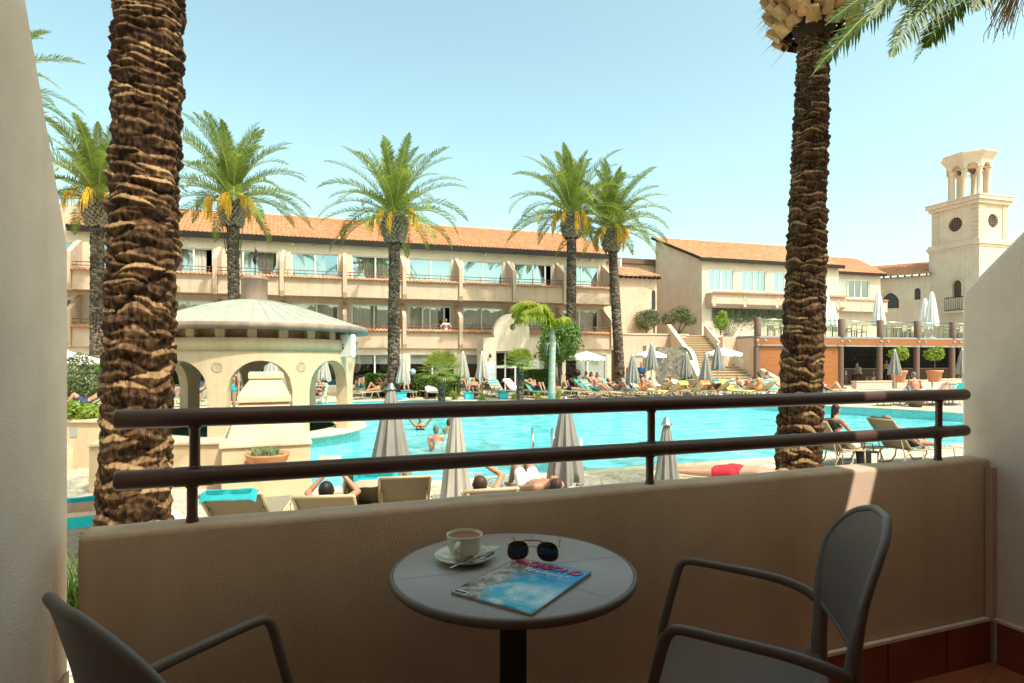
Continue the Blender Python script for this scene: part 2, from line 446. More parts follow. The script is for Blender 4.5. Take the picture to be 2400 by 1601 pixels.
def cover_mat():                            # a printed picture: blue sky-sea at the head, white rock and turquoise water below
    t = NT('magazine_cover'); b = t.bsdf(.30, .3)
    b.inputs['Coat Weight'].default_value = .12; b.inputs['Coat Roughness'].default_value = .12
    sp = t.new('SeparateXYZ'); t.link(t.tc.outputs['Object'], sp.inputs[0])
    n1 = t.noise(14, 5, .65); n2 = t.noise(38, 5, .7); n3 = t.noise(7, 4, .6)
    sea = t.ramp(n3.outputs[0], [(.3, (.01, .22, .60)), (.55, (.03, .50, .85)), (.75, (.25, .75, .90))])
    rock = t.ramp(n2.outputs[0], [(.34, (.06, .045, .035)), (.5, (.42, .34, .27)), (.68, (.74, .70, .64))])
    foam = t.ramp(n1.outputs[0], [(.44, (.02, .50, .64)), (.62, (.70, .84, .86))])
    k = t.new('Math', operation='MULTIPLY_ADD'); k.inputs[1].default_value = .22; t.link(n1.outputs[0], k.inputs[0]); t.link(sp.outputs['Y'], k.inputs[2])
    f1 = t.ramp(k.outputs[0], [(.10, (0, 0, 0)), (.16, (1, 1, 1))])
    low = t.mix(f1.outputs[0], foam.outputs[0], sea.outputs[0])
    k2 = t.new('Math', operation='MULTIPLY_ADD'); k2.inputs[1].default_value = .20; t.link(n3.outputs[0], k2.inputs[0]); t.link(sp.outputs['X'], k2.inputs[2])
    f2 = t.ramp(k2.outputs[0], [(.045, (1, 1, 1)), (.075, (0, 0, 0))])
    t.link(t.mix(f2.outputs[0], low, rock.outputs[0]), b.inputs['Base Color'])
    return t.mat
M['cover'] = cover_mat()

# ------------------------------------------------------------------ camera, sun, sky
cam = bpy.data.cameras.new('Camera'); co = bpy.data.objects.new('Camera', cam); COL.objects.link(co)
co.location = (0, 0, EYE); co.rotation_euler = (rad(90), 0, 0)
cam.sensor_width = 36; cam.lens = 36 * F / 2400; cam.shift_y = (H0 - 800.5) / 2400; cam.clip_start = .05; cam.clip_end = 3000
S.camera = co
SUN = V((.506, -.455, 1)).normalized()
sl = bpy.data.lights.new('Sun', 'SUN'); so = bpy.data.objects.new('Sun', sl); COL.objects.link(so)
sl.energy = 2.08; sl.angle = rad(.5); sl.color = (1, .955, .88)
so.rotation_euler = SUN.to_track_quat('Z', 'Y').to_euler(); so.location = SUN * 60
W = bpy.data.worlds.new('World'); S.world = W; W.use_nodes = True
wn = W.node_tree.nodes; wl = W.node_tree.links; wn.clear()
wo = wn.new('ShaderNodeOutputWorld'); bg = wn.new('ShaderNodeBackground'); sk = wn.new('ShaderNodeTexSky')
sk.sky_type = 'NISHITA'; sk.sun_disc = False
sk.sun_elevation = math.asin(SUN.z); sk.sun_rotation = math.atan2(SUN.x, SUN.y)
sk.air_density = 1.0; sk.dust_density = 3.0; sk.ozone_density = .4; sk.altitude = 0
tint = wn.new('ShaderNodeMix'); tint.data_type = 'RGBA'; tint.blend_type = 'MULTIPLY'; tint.inputs[0].default_value = 1
tint.inputs[7].default_value = (.98, 1.10, .80, 1)
wl.new(sk.outputs[0], tint.inputs[6]); wl.new(tint.outputs[2], bg.inputs[0]); bg.inputs[1].default_value = .15
wl.new(bg.outputs[0], wo.inputs[0])
S.view_settings.view_transform = 'Standard'; S.view_settings.look = 'None'; S.view_settings.exposure = 1.30; S.view_settings.gamma = 1
S.cycles.max_bounces = 8; S.cycles.diffuse_bounces = 4; S.cycles.glossy_bounces = 3; S.cycles.transparent_max_bounces = 12; S.cycles.transmission_bounces = 4
S.cycles.use_denoising = True
S.cycles.sample_clamp_indirect = 6
# ------------------------------------------------------------------ the balcony (u along the parapet, n outwards)
BA = math.atan2(.341, .94); UU = V((.94, .341, 0)).normalized(); NN = V((-UU.y, UU.x, 0))
FZ = EYE - 1.30; PT = EYE - .433
def BW(u, n, z): return UU * u + NN * n + V((0, 0, z))
def bthing(name, label, cat, u, n, z, group=None):
    o = thing(name, label, cat, BW(u, n, z), BA, group); KIDS[o.name] = V((u, n, z)); return o
def bobj(name, mb, mat, par):
    b = KIDS[par.name]; mb.v = [p - b for p in mb.v]; return obj(name, mb, mat, par)

# floor
mb = MB(); mb.box(-.55, 2.86, -.9, 1.76, FZ - .12, FZ)
o = struct('balcony_floor', mb, M['floor'], rz=BA)
# parapet: swept section with a hand-trowelled edge
t = bthing('parapet_wall', 'low plastered balcony wall under the brown railing', 'wall', -.497, 1.73, FZ)
mb = MB(); sec = []
n0, n1, zb = 1.73, 1.84, FZ - .25
sec = [(n0, zb), (n0, FZ + .25), (n0, FZ + .5), (n0, PT - .014), (n0 + .004, PT - .005), (n0 + .012, PT), (n0 + .05, PT), (n1 - .012, PT), (n1 - .004, PT - .005), (n1, PT - .014), (n1, FZ + .4), (n1, zb)]
K = 150
for i in range(K + 1):
    u = -.497 + (2.828 + .497) * i / K
    for (n, z) in sec:
        w = noise.noise(V((u * 2.3, n * 9, z * 3))) * .0035 + noise.noise(V((u * 9, n * 9, z * 9))) * .0016
        w2 = (noise.noise(V((u * 3.1, 7, n * 4))) * .004 + noise.noise(V((u * 13, 3, n * 9))) * .0015) if z > PT - .05 else 0
        mb.v.append(V((u, n + w, z + w2)))
m_ = len(sec)
for i in range(K):
    for j in range(m_ - 1):
        a = i * m_ + j; mb.f.append((a, a + 1, a + m_ + 1, a + m_)); mb.m.append(0); mb.s.append(True)
mb.f.append(tuple(range(m_ - 1, -1, -1))); mb.m.append(0); mb.s.append(False)
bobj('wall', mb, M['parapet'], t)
mb = MB()                                    # mortar fillet in the corner and over the skirting
mb.box(2.80, 2.829, 1.70, 1.7275, FZ + .18, PT - .03)
bobj('corner_fillet', mb, M['parapet'], t)
mb = MB(); mb.box(-.497, 2.80, 1.708, 1.727, FZ + .178, FZ + .19); bobj('skirting_ledge', mb, M['balcony'], t)
u = -.49; k = 0
while u < 2.79:
    mb = MB(); e = min(u + .333, 2.812); mb.box(u, e - .004, 1.711, 1.7265, FZ, FZ + .176); 
    bevel(bobj('skirting_tile', mb, M['skirt'], t), .003); u += .337

def fin(name, label, u0, u1, prof):
    t = bthing(name, label, 'wall', (u0 + u1) / 2, .5, FZ)
    mb = MB(); mb.prism([V((u0, n, z)) for n, z in prof], (u1 - u0, 0, 0))
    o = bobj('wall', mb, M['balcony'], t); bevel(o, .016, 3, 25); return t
Z = EYE
tl = fin('balcony_wall', 'tall pale plastered balcony side wall behind the dark chair back', -.74, -.552,
    [(-.9, FZ - .4), (1.85, FZ - .4), (1.85, Z + .29), (1.811, Z + .365), (1.593, Z + .788), (1.175, Z + 1.60), (-.9, Z + 1.60)])
tr = fin('balcony_wall', 'sloping plastered balcony side wall meeting the railing end beside the tower', 2.83, 3.0,
    [(-.9, FZ - .4), (1.845, FZ - .4), (1.845, Z + .27), (1.835, Z + .31), (1.60, Z + .535), (1.36, Z + .95), (1.20, Z + 1.60), (-.9, Z + 1.60)])
mb = MB()                                    # rough patched strip where the parapet stops short of the wall
for i in range(26):
    z0 = FZ + .9 * i / 26; z1 = FZ + .9 * (i + 1) / 26
for i in range(27):
    z = FZ - .1 + .60 * i / 26
    for n, x in ((1.725, -.552), (1.735, -.5495), (1.79, -.549), (1.842, -.549), (1.851, -.552)):
        k = V((n * 20, z * 14, 1)); mb.v.append(V((x + .002 * noise.noise(k), n + .004 * noise.noise(k * 1.7), z)))
for i in range(26):
    for j in range(4): mb.f.append((i * 5 + j, i * 5 + j + 5, i * 5 + j + 6, i * 5 + j + 1)); mb.m.append(0); mb.s.append(True)
def patched():
    t = NT('patched_plaster'); b = t.bsdf(.9, .15)
    n = t.noise(7, 6, .7, stretch=(1, 1, .25)); r = t.ramp(n.outputs[0], [(.3, (.40, .25, .14)), (.48, (.60, .44, .30)), (.7, (.70, .55, .41))])
    t.link(r.outputs[0], b.inputs['Base Color']); g = t.noise(60, 5, .7); t.bump(b, g.outputs[0], .8, .008); return t.mat
bobj('patched_strip', mb, patched(), tl)
u = 1.69; k = 0
while u > -.6:                               # skirting along the far side wall
    mb = MB(); e = max(u - .333, -.7); mb.box(2.812, 2.8275, e + .004, u, FZ, FZ + .176)
    bevel(bobj('skirting_tile', mb, M['skirt'], tr), .003); u -= .337
mb = MB(); mb.box(2.809, 2.8285, -.7, 1.70, FZ + .178, FZ + .19); bobj('skirting_ledge', mb, M['balcony'], tr)

# the block the balcony belongs to: back wall, balcony ceiling with an added slot that shapes the sun streak, the storeys behind
t = bthing('hotel_block', 'plastered hotel block that carries the shaded balcony', 'building', 0, -.9, 0)
mb = MB()
for (a, b_) in ((-40, -.95), (3.2, 40)): mb.box(a, b_, -1.2, -.9, 0, Z + 1.6)
mb.box(-.95, 3.2, -1.2, -.9, 0, Z + 1.6)
bobj('back_wall', mb, simple('back_wall_paint', (.16, .11, .075), .5), t)
mb = MB()
zc0, zc1 = Z + 1.602, Z + 1.65; s0, s1 = 2.703, 2.832; NE = 1.15
mb.box(-1.6, s0, -.9, NE, zc0, zc1); mb.box(s1, 4.6, -.9, NE, zc0, zc1); mb.box(s0, s1, -.9, .36, zc0, zc1); mb.box(s0, s1, .93, NE, zc0, zc1)
bobj('ceiling', mb, simple('ceiling_paint', (.42, .33, .25), .8), t)
mb = MB(); mb.box(-40, 40, -4.0, -1.2, 0, Z + 2.2); mb.box(-40, 40, -14, -4.0, 0, Z + 6.6); bobj('upper_storeys', mb, M['wall'], t)

# railing
t = bthing('balcony_railing', 'dark brown double tube railing fixed on the low balcony wall', 'railing', 1.15, 1.785, PT)
zu, zl = Z - .155, Z - .312
def rail(name, z, u0, u1):
    mb = MB(); pts = [V((u0, 1.785, z)), V((u0 + .004, 1.785, z))]; rs = [.0225, .025]
    for i in range(1, 12): pts.append(V((u0 + (u1 - .025 - u0) * i / 12, 1.785, z))); rs.append(.025)
    for a in (0, 25, 50, 72, 88): pts.append(V((u1 - .025 + .025 * sin(rad(a)), 1.785, z))); rs.append(.025 * max(.05, cos(rad(a))))
    mb.tube(pts, rs, 28); return bobj(name, mb, M['rail'], t)
rail('upper_rail', zu, -.434, 2.778)
lr = rail('lower_rail', zl, -.434, 2.778)
for u in (-.258, 1.156, 2.59):
    mb = MB()
    mb.tube([(u, 1.785, PT - .01), (u, 1.785, PT + .004), (u, 1.785, PT + .02), (u, 1.785, zl)], [.016, .016, .0135, .0135], 18)
    mb.tube([(u + .006, 1.785, zl), (u + .006, 1.785, zl + .03), (u + .006, 1.785, zu - .03), (u + .006, 1.785, zu - .02)], [.0135, .0135, .0135, .017], 18)
    for zz, ss in ((zl + .024, 1), (zu - .026, 1), (zl - .026, 0)): mb.tube([(u + .006 * ss, 1.785, zz - .004), (u + .006 * ss, 1.785, zz), (u + .006 * ss, 1.785, zz + .004)], [.0145, .0175, .0145], 18)
    p = bobj('post', mb, M['rail'], t)
    mb = MB(); mb.tube([(u - .045, 1.785, zl), (u - .04, 1.785, zl), (u + .05, 1.785, zl), (u + .055, 1.785, zl)], [.025, .0265, .0265, .025], 28)
    b = KIDS[t.name]; mb.v = [q - b for q in mb.v]; obj('sleeve', mb, M['rail'], p)

# ------------------------------------------------------------------ table
TD = 1.48; TZ = EYE - .516; TR = .302
t = thing('bistro_table', 'round dark grey pedestal table between the two armchairs', 'table', (0.003, TD, FZ))
h = TZ - FZ
mb = MB(); mb.lathe([(0.0005, h), (TR - .012, h), (TR - .0105, h - .0012), (TR - .0095, h - .004)], 96)
obj('tabletop', mb, M['table'], t)
mb = MB(); mb.lathe([(TR - .0095, h - .004), (TR - .0085, h - .0006), (TR - .006, h), (TR - .002, h - .002), (TR, h - .008), (TR - .001, h - .015), (TR - .006, h - .021), (TR - .02, h - .026), (TR - .09, h - .034), (.04, h - .036)], 96)
obj('rim', mb, M['resin'], t)
for k, a in enumerate((16.5, 77, 137)):
    mb = MB(); dx, dy = cos(rad(a)), sin(rad(a)); w = .0011; L = TR - .014
    mb.add([V((dx * L - dy * w, dy * L + dx * w, h + .0004)), V((-dx * L - dy * w, -dy * L + dx * w, h + .0004)), V((-dx * L + dy * w, -dy * L - dx * w, h + .0004)), V((dx * L + dy * w, dy * L - dx * w, h + .0004))], [(0, 1, 2, 3)])
    obj('seam', mb, M['white'] if 0 else simple('seam_grey', (.36, .36, .37), .5, .05), t)
mb = MB(); mb.box(-.033, .033, -.033, .033, .02, h - .034); bevel(obj('column', mb, M['pedestal'], t), .01, 3)
mb = MB(); mb.lathe([(0.001, .03), (.1, .028), (.19, .018), (.2, .008), (.2, 0)], 48); obj('base', mb, M['pedestal'], t)

# ------------------------------------------------------------------ armchair
def armchair(label, loc, rz):
    t = thing('armchair', label, 'chair', (*loc, FZ), rz, 'resin balcony armchairs')
    def bez(pts, n=8):                       # smooth a polyline (Catmull-Rom)
        P = [V(p) for p in pts]; P = [P[0] * 2 - P[1]] + P + [P[-1] * 2 - P[-2]]; out = []
        for i in range(1, len(P) - 2):
            a, b, c, d = P[i - 1:i + 3]
            for k in range(n):
                x = k / n
                out.append(.5 * ((2 * b) + (c - a) * x + (2 * a - 5 * b + 4 * c - d) * x * x + (3 * b - a - 3 * c + d) * x ** 3))
        out.append(P[-2]); return out
    def shell(s, v):
        z = .60 + .315 * v
        hw = .218 + .020 * sin(PI * min(1, v * 1.1))
        if v > .42: hw *= max(0, 1 - ((v - .42) / .58) ** 2.5) ** (1 / 2.5)
        z += -.03 * (1 - s * s) * max(0, 1 - v * 2); x = s * hw
        return V((x, -.200 - .068 * v ** 1.5 - .050 * (1 - (x / .245) ** 2), z))
    for sx in (-1, 1):
        mb = MB()
        pth = bez([(sx * .235, .255, .0), (sx * .24, .247, .22), (sx * .245, .232, .44)], 5)[:-1] + bez([(sx * .245, .232, .44), (sx * .252, .197, .58), (sx * .254, .183, .632), (sx * .2545, .170, .654), (sx * .255, .145, .662), (sx * .257, .06, .655), (sx * .258, -.06, .643), (sx * .257, -.13, .630), (sx * .25, -.18, .614), (sx * .238, -.207, .60)], 6)
        n_ = len(pth); rs = [.0125] * n_
        for i in range(n_):
            q = i / n_; rs[i] = .0125 + .003 * max(0, (q - .6) / .4)
        mb.tube(pth, rs, 14, flat=.95); obj('armrest', mb, M['resin'], t)
        mb = MB()
        pth = bez([(sx * .205, -.275, 0), (sx * .212, -.235, .25), (sx * .216, -.214, .45), (sx * .217, -.217, .54)], 7)[:-1] + [shell(sx, v) + V((0, -.008, 0)) for v in (.0, .1, .2, .3, .42, .54, .66, .76, .84)]
        n_ = len(pth); rs = [.0155 + .006 * sin(PI * min(1, i / n_ * 1.15)) - (.011 * max(0, i / n_ - .7) / .3) for i in range(n_)]
        mb.tube(pth, rs, 14); obj('back_post', mb, M['resin'], t)
    # back shell: one rounded, dished plate
    mb = MB(); NX, NZ = 30, 26
    for off in (0, 1):
        for j in range(NZ + 1):
            for i in range(NX + 1):
                p = shell(-1 + 2 * i / NX, j / NZ * .992); mb.v.append(p + V((0, -.013 * off, 0)))
    W_ = NX + 1; T_ = W_ * (NZ + 1)
    for j in range(NZ):
        for i in range(NX):
            a = j * W_ + i
            mb.f.append((a, a + W_, a + W_ + 1, a + 1)); mb.f.append((T_ + a, T_ + a + 1, T_ + a + W_ + 1, T_ + a + W_)); mb.m += [0, 0]; mb.s += [True, True]
    loop = [i for i in range(W_)] + [j * W_ + NX for j in range(1, NZ + 1)] + [NZ * W_ + i for i in range(NX - 1, -1, -1)] + [j * W_ for j in range(NZ - 1, 0, -1)]
    for k in range(len(loop)):
        a, b = loop[k], loop[(k + 1) % len(loop)]
        mb.f.append((a, b, b + T_, a + T_)); mb.m.append(0); mb.s.append(True)
    back = obj('backrest', mb, M['resin'], t)
    mb = MB(); pts = [shell(-1 + 2 * (i % W_) / NX, (i // W_) / NZ * .992) + V((0, -.0065, 0)) for i in loop]
    q_ = [sum(((pts[(i + d) % len(pts)]) for d in (-1, 0, 1)), V((0, 0, 0))) / 3 for i in range(len(pts))]
    mb.tube(q_ + [q_[0]], .0105, 10, cap=False); obj('rim', mb, M['resin'], back)
    # seat with a waterfall front
    mb = MB(); prof = [(-.21, .448), (-.16, .440), (-.05, .436), (.08, .440), (.17, .446), (.215, .444), (.238, .432), (.246, .412), (.240, .395)]
    NXs = 16
    for off in (0, .018):
        for (y, z) in prof:
            for i in range(NXs + 1):
                s = -1 + 2 * i / NXs; mb.v.append(V((s * (.225 if y > 0 else .225 + .06 * y), y, z + .012 * s * s * (1 if y < .2 else .2) - off)))
    Ws = NXs + 1; Ts = Ws * len(prof)
    for j in range(len(prof) - 1):
        for i in range(NXs):
            a = j * Ws + i; mb.f += [(a, a + 1, a + Ws + 1, a + Ws), (Ts + a, Ts + a + Ws, Ts + a + Ws + 1, Ts + a + 1)]; mb.m += [0, 0]; mb.s += [True, True]
    lp = [i for i in range(Ws)] + [j * Ws + NXs for j in range(1, len(prof))] + [(len(prof) - 1) * Ws + i for i in range(NXs - 1, -1, -1)] + [j * Ws for j in range(len(prof) - 2, 0, -1)]
    for k in range(len(lp)):
        a, b = lp[k], lp[(k + 1) % len(lp)]; mb.f.append((a, a + Ts, b + Ts, b)); mb.m.append(0); mb.s.append(True)
    obj('seat', mb, M['resin'], t)
    mb = MB()
    for sx in (-1, 1): mb.tube([(sx * .225, .225, .425), (sx * .215, 0, .418), (sx * .205, -.215, .43)], .013, 10)
    mb.tube([(-.215, -.213, .432), (0, -.2, .425), (.215, -.213, .432)], .012, 10)
    obj('seat_frame', mb, M['resin'], t)
    return t
armchair('dark resin armchair facing the table in front of the sun streak', (.62, 1.60), rad(71))
armchair('dark resin armchair with its back to the viewer by the gap in the wall', (-.505, 1.185), rad(-37.5))

# ------------------------------------------------------------------ things on the table
cx, cy = -.1215, 1.53
t = thing('saucer', 'cream saucer under the coffee cup', 'saucer', (cx, cy, TZ))
mb = MB(); mb.lathe([(.0005, .004), (.028, .004), (.03, .0055), (.045, .0075), (.062, .012), (.075, .0175), (.077, .0185), (.0765, .0165), (.06, .0085), (.045, .003), (.03, 0), (.0005, 0)], 64)
obj('dish', mb, M['cup'], t)
t = thing('coffee_cup', 'cream cup of milky coffee standing on its saucer', 'cup', (cx, cy, TZ + .0055))
mb = MB(); mb.lathe([(.0005, .006), (.02, .006), (.034, .018), (.041, .04), (.0435, .063), (.0445, .0645), (.046, .0635), (.0455, .058), (.044, .04), (.038, .019), (.029, .006), (.026, .004), (.026, 0), (.0005, 0)], 64)
obj('body', mb, M['cup'], t)
mb = MB(); mb.lathe([(.0005, .0565), (.03, .0565), (.0425, .0568)], 48); obj('coffee', mb, M['coffee'], t)
mb = MB(); a = rad(-104); pts = []
for k in range(13):
    q = rad(-100 + 200 * k / 12); r = .041 + .026 * cos(q) * 1.0 - (.002 if k in (0, 12) else 0); pts.append(V((cos(a) * r, sin(a) * r, .037 + .0165 * sin(q))))
mb.tube(pts, [.0052] * 13, 12, flat=1.35, up=(-sin(a), cos(a), 0)); obj('handle', mb, M['cup'], t)
t = thing('teaspoon', 'steel teaspoon lying across the front of the saucer', 'spoon', (-.10, 1.47, TZ + .017))
mb = MB(); pts = [V((-.048, -.045, .001)), V((-.03, -.025, .003)), V((.0, .012, .001)), V((.02, .034, -.003)), V((.026, .04, -.004)), V((.034, .05, -.005)), V((.042, .058, -.004)), V((.047, .064, -.002))]
mb.tube(pts, [.0035, .0032, .0024, .003, .0075, .0095, .0075, .002], 12, flat=.22, up=(0, 0, 1)); obj('spoon', mb, M['steel'], t)
def sachet(label, c, rz, L, w, mt, tilt):
    t = thing('sugar_sachet', label, 'sachet', c, rz, 'paper sachets on the saucer')
    mb = MB()
    for j, z in ((0, 1), (1, -1)):
        for k in range(9):
            x = L * (k / 8 - .5); th = .0024 * sin(PI * min(1, max(0, (k - .5) / 7))) if 0 < k < 8 else .0002
            for s in (-1, 0, 1): mb.v.append(V((x, w * s / 2, z * th * (1 - abs(s)) + z * .0002 + tilt * x + .0008 * sin(k * 2.1 + s))))
    for j in (0, 1):
        for k in range(8):
            for s in (0, 1):
                a = j * 27 + k * 3 + s; f = (a, a + 3, a + 4, a + 1); mb.f.append(f if j else f[::-1]); mb.m.append(0); mb.s.append(True)
    obj('packet', mb, mt, t)
def printed():
    t = NT('printed_sachet'); b = t.bsdf(.35, .5); n = t.noise(75, 3, .6, stretch=(.6, 1.2, 1))
    r = t.ramp(n.outputs[0], [(.44, (.50, .48, .43)), (.5, (.10, .09, .08)), (.56, (.40, .40, .40))]); t.link(r.outputs[0], b.inputs['Base Color']); return t.mat
PR = printed()
sachet('printed paper stick on the saucer beside the cup', (cx + .045, cy - .018, TZ + .021), rad(38), .085, .016, PR, .12)
sachet('second printed paper stick leaning out over the saucer edge', (cx + .056, cy - .006, TZ + .025), rad(45), .088, .016, M['sachet'], .10)
sachet('white and orange biscuit packet behind the cup', (cx + .05, cy + .022, TZ + .022), rad(20), .06, .028, simple('biscuit_wrap', (.66, .48, .30), .4, .35, 60), .1)

# magazine: +y is its head, title across the head
t = thing('magazine', 'glossy travel magazine with turquoise sea cover on the round table', 'magazine', (.028, 1.367, TZ), rad(-33.2))
mw, mh, mt_ = .104, .1385, .0068
mb = MB(); K = 24
def curl(x, y): return .0022 * max(0, (x / mw)) ** 3 * (1 + y / mh) * .8 + .0007 * sin(x * 42)
def sheet(name, z0, z1, mat, inset, par):
    mb = MB(); w, h_ = mw - inset, mh - inset * .5
    for z in (z0, z1):
        for j in range(K + 1):
            for i in range(K + 1):
                x = -w + 2 * w * i / K; y = -h_ + 2 * h_ * j / K; mb.v.append(V((x, y, z + (curl(x, y) if z > .001 else 0))))
    N_ = (K + 1) ** 2
    for j in range(K):
        for i in range(K):
            a = j * (K + 1) + i; mb.f += [(N_ + a, N_ + a + 1, N_ + a + K + 2, N_ + a + K + 1), (a, a + K + 1, a + K + 2, a + 1)]; mb.m += [0, 0]; mb.s += [True, True]
    lp = list(range(K + 1)) + [j * (K + 1) + K for j in range(1, K + 1)] + [K * (K + 1) + i for i in range(K - 1, -1, -1)] + [j * (K + 1) for j in range(K - 1, 0, -1)]
    for k in range(len(lp)):
        a, b = lp[k], lp[(k + 1) % len(lp)]; mb.f.append((a, b, b + N_, a + N_)); mb.m.append(0); mb.s.append(False)
    return obj(name, mb, mat, par)
sheet('pages', .0004, .0062, M['paper'], .0012, t)
sheet('cover', .0064, mt_, M['cover'], 0, t)
def lettering(name, txt, size, loc, mat, par, rz=0, shear=0, width=None, ext=.0001, rx=0, bold=0, align='LEFT'):
    c = bpy.data.curves.new(name, 'FONT'); c.body = txt; c.size = size; c.extrude = ext; c.shear = shear; c.offset = bold; c.align_x = align
    tmp = bpy.data.objects.new(name, c); COL.objects.link(tmp)
    dg = bpy.context.evaluated_depsgraph_get(); me = bpy.data.meshes.new_from_object(tmp.evaluated_get(dg)); bpy.data.objects.remove(tmp)
    xs = [v.co.x for v in me.vertices]
    if width:
        k = width / (max(xs) - min(xs))
        for v in me.vertices: v.co.x *= k
    me.materials.clear(); me.materials.append(mat)
    o = bpy.data.objects.new(name, me); COL.objects.link(o); o.parent = par; o.location = loc; o.rotation_euler = (rx, 0, rz); return o
lettering('title_lettering', 'VAGABOND', .040, (-.094, .094, mt_ + .0022), M['pink'], t, width=.188, ext=.0012, bold=.0006)
lettering('script_lettering', 'Italien!', .034, (-.045, .062, mt_ + .001), M['white_ink'], t, shear=.3, ext=.0008, width=.115)
for k, (tx, y, w) in enumerate((('Kust, byar & klippor', .050, .085),)):
    lettering('small_lettering', tx, .008, (-.0, y, mt_ + .001), M['white_ink'], t, ext=.0006, width=w)
mb = MB(); mb.box(-.1, -.066, -.1365, -.118, mt_ + .0003, mt_ + .0006)
bc = obj('barcode_panel', mb, M['white_ink'], t); mb = MB(); r2 = random.Random(3); x = -.098
while x < -.07: w = r2.choice((.0006, .001, .0014)); mb.box(x, x + w, -.1345, -.123, mt_ + .0007, mt_ + .0009); x += w + r2.choice((.0007, .0012))
obj('barcode', mb, M['black'], bc)

# sunglasses standing upright on the magazine's corner
gx, gy = .052, 1.497
t = thing('sunglasses', 'aviator sunglasses with dark lenses and gold frame on the magazine', 'sunglasses', (gx, gy, TZ + .0088), rad(-8))
def lens_outline(sx):
    out = []
    for k in range(36):
        q = 2 * PI * k / 36; x, z = cos(q), sin(q)
        px_ = .0265 * (abs(x) ** .85) * (1 if x > 0 else -1); pz = .0245 * (abs(z) ** .8) * (1 if z > 0 else -1)
        px_ += -.004 * (-z) * (1 if z < 0 else .3); out.append((px_ * 1 * sx * (-1), pz))
    return out
for sx in (-1, 1):
    ol = lens_outline(sx); c = V((sx * .037, 0, .0265 - (.0 if sx < 0 else 0)))
    mb = MB(); vs = [c + V((0, -.003, 0))] + [c + V((a * .5, -.0022, b * .5)) for a, b in ol] + [c + V((a, 0, b)) for a, b in ol]
    fs = []
    for k in range(36):
        j = (k + 1) % 36; fs += [(0, 1 + k, 1 + j), (1 + k, 37 + k, 37 + j, 1 + j)]
    mb.add(vs, fs, 0, True); vs2 = [v + V((0, .0018, 0)) for v in vs]; mb.add(vs2, [f[::-1] for f in fs], 0, True)
    L = obj('lens', mb, M['lens'], t)
    mb = MB(); pts = [c + V((a, 0, b)) for a, b in ol]; mb.tube(pts + [pts[0]], .0011, 8, cap=False); obj('lens_rim', mb, M['gold'], L)
    mb = MB(); x = sx * .066
    mb.tube([(sx * .0625, 0, .041), (x, .002, .042), (x + sx * .002, .012, .043), (x + sx * .001, .06, .040), (x - sx * .004, .095, .030), (x - sx * .006, .122, .002)], [.0014, .0014, .0012, .0012, .002, .0024], 8); obj('temple', mb, M['gold'], t)
mb = MB(); mb.tube([(-.014, 0, .034), (-.006, -.001, .0385), (0, -.0015, .0395), (.006, -.001, .0385), (.014, 0, .034)], .0012, 8); obj('bridge', mb, M['gold'], t)
mb = MB(); mb.tube([(-.028, 0, .0505), (-.014, -.001, .0535), (0, -.0015, .054), (.014, -.001, .0535), (.028, 0, .0505)], [.0014, .0024, .0026, .0024, .0014], 8); obj('brow_bar', mb, M['amber'], t)
# ------------------------------------------------------------------ deck and pool
PC = V((3, 20, 0))
OUT = [(-3.2, 10.36), (-1.48, 10.98), (1.4, 11.98), (3.62, 12.8), (5.9, 13.6), (7.18, 14.06), (12.06, 15.9), (15.8, 17.6), (17.3, 19.2), (17.2, 20.8), (16.2, 22.1), (14.8, 23.7), (13.0, 25.3), (10.2, 27.0), (5, 28.0), (-2, 28.3), (-8, 27.6), (-11.5, 25.0), (-12.3, 20.5), (-11.0, 16.0), (-8.6, 12.4), (-6.0, 10.5)]
def smooth_loop(P, n=6):
    P = [V((*p, 0)) for p in P]; k = len(P); out = []
    for i in range(k):
        a, b, c, d = P[i - 1], P[i], P[(i + 1) % k], P[(i + 2) % k]
        for j in range(n):
            x = j / n; out.append(.5 * ((2 * b) + (c - a) * x + (2 * a - 5 * b + 4 * c - d) * x * x + (3 * b - a - 3 * c + d) * x ** 3))
    return out
PL = smooth_loop(OUT); NP = len(PL)
def ring(off, k=1.0): return [PC + (p - PC) * k + (p - PC).normalized() * off for p in PL]
def lay(mb, rings, zf, mi=0, sm=True):
    b = len(mb.v)
    for r, z in zip(rings, zf):
        for p in r: mb.v.append(V((p.x, p.y, z(p))))
    for i in range(len(rings) - 1):
        for j in range(NP):
            a = b + i * NP + j; c = b + i * NP + (j + 1) % NP
            mb.f.append((a, a + NP, c + NP, c)); mb.m.append(mi); mb.s.append(sm)
gz = lambda p: ground_z(p.y)
mb = MB()
lay(mb, [ring(.34), ring(.8), ring(1.5), ring(2.5), ring(4), ring(6), ring(9), ring(14), ring(30), ring(120), ring(900)], [gz] * 11)
struct('pool_deck', mb, M['deck'])
mb = MB(); cz = lambda p: gz(p) + .02
lay(mb, [ring(.345), ring(.342), ring(-.02), ring(-.045), ring(-.03), ring(0)], [gz, cz, cz, lambda p: gz(p) - .0, lambda p: gz(p) - .045, lambda p: gz(p) - .05])
struct('pool_coping', mb, M['stone'])
mb = MB(); lay(mb, [ring(0), ring(.002)], [lambda p: gz(p) - .04, lambda p: -1.2]); struct('pool_wall', mb, M['mosaic'])
mb = MB(); lay(mb, [ring(0, .3), ring(0, .6), ring(.001)], [lambda p: -.045] * 3); mb.v.append(V((PC.x, PC.y, -.045))); n_ = len(mb.v) - 1; mb.f += [(j, (j + 1) % NP, n_) for j in range(NP)]; mb.m += [0] * NP; mb.s += [True] * NP; struct('pool_water', mb, M['water'])

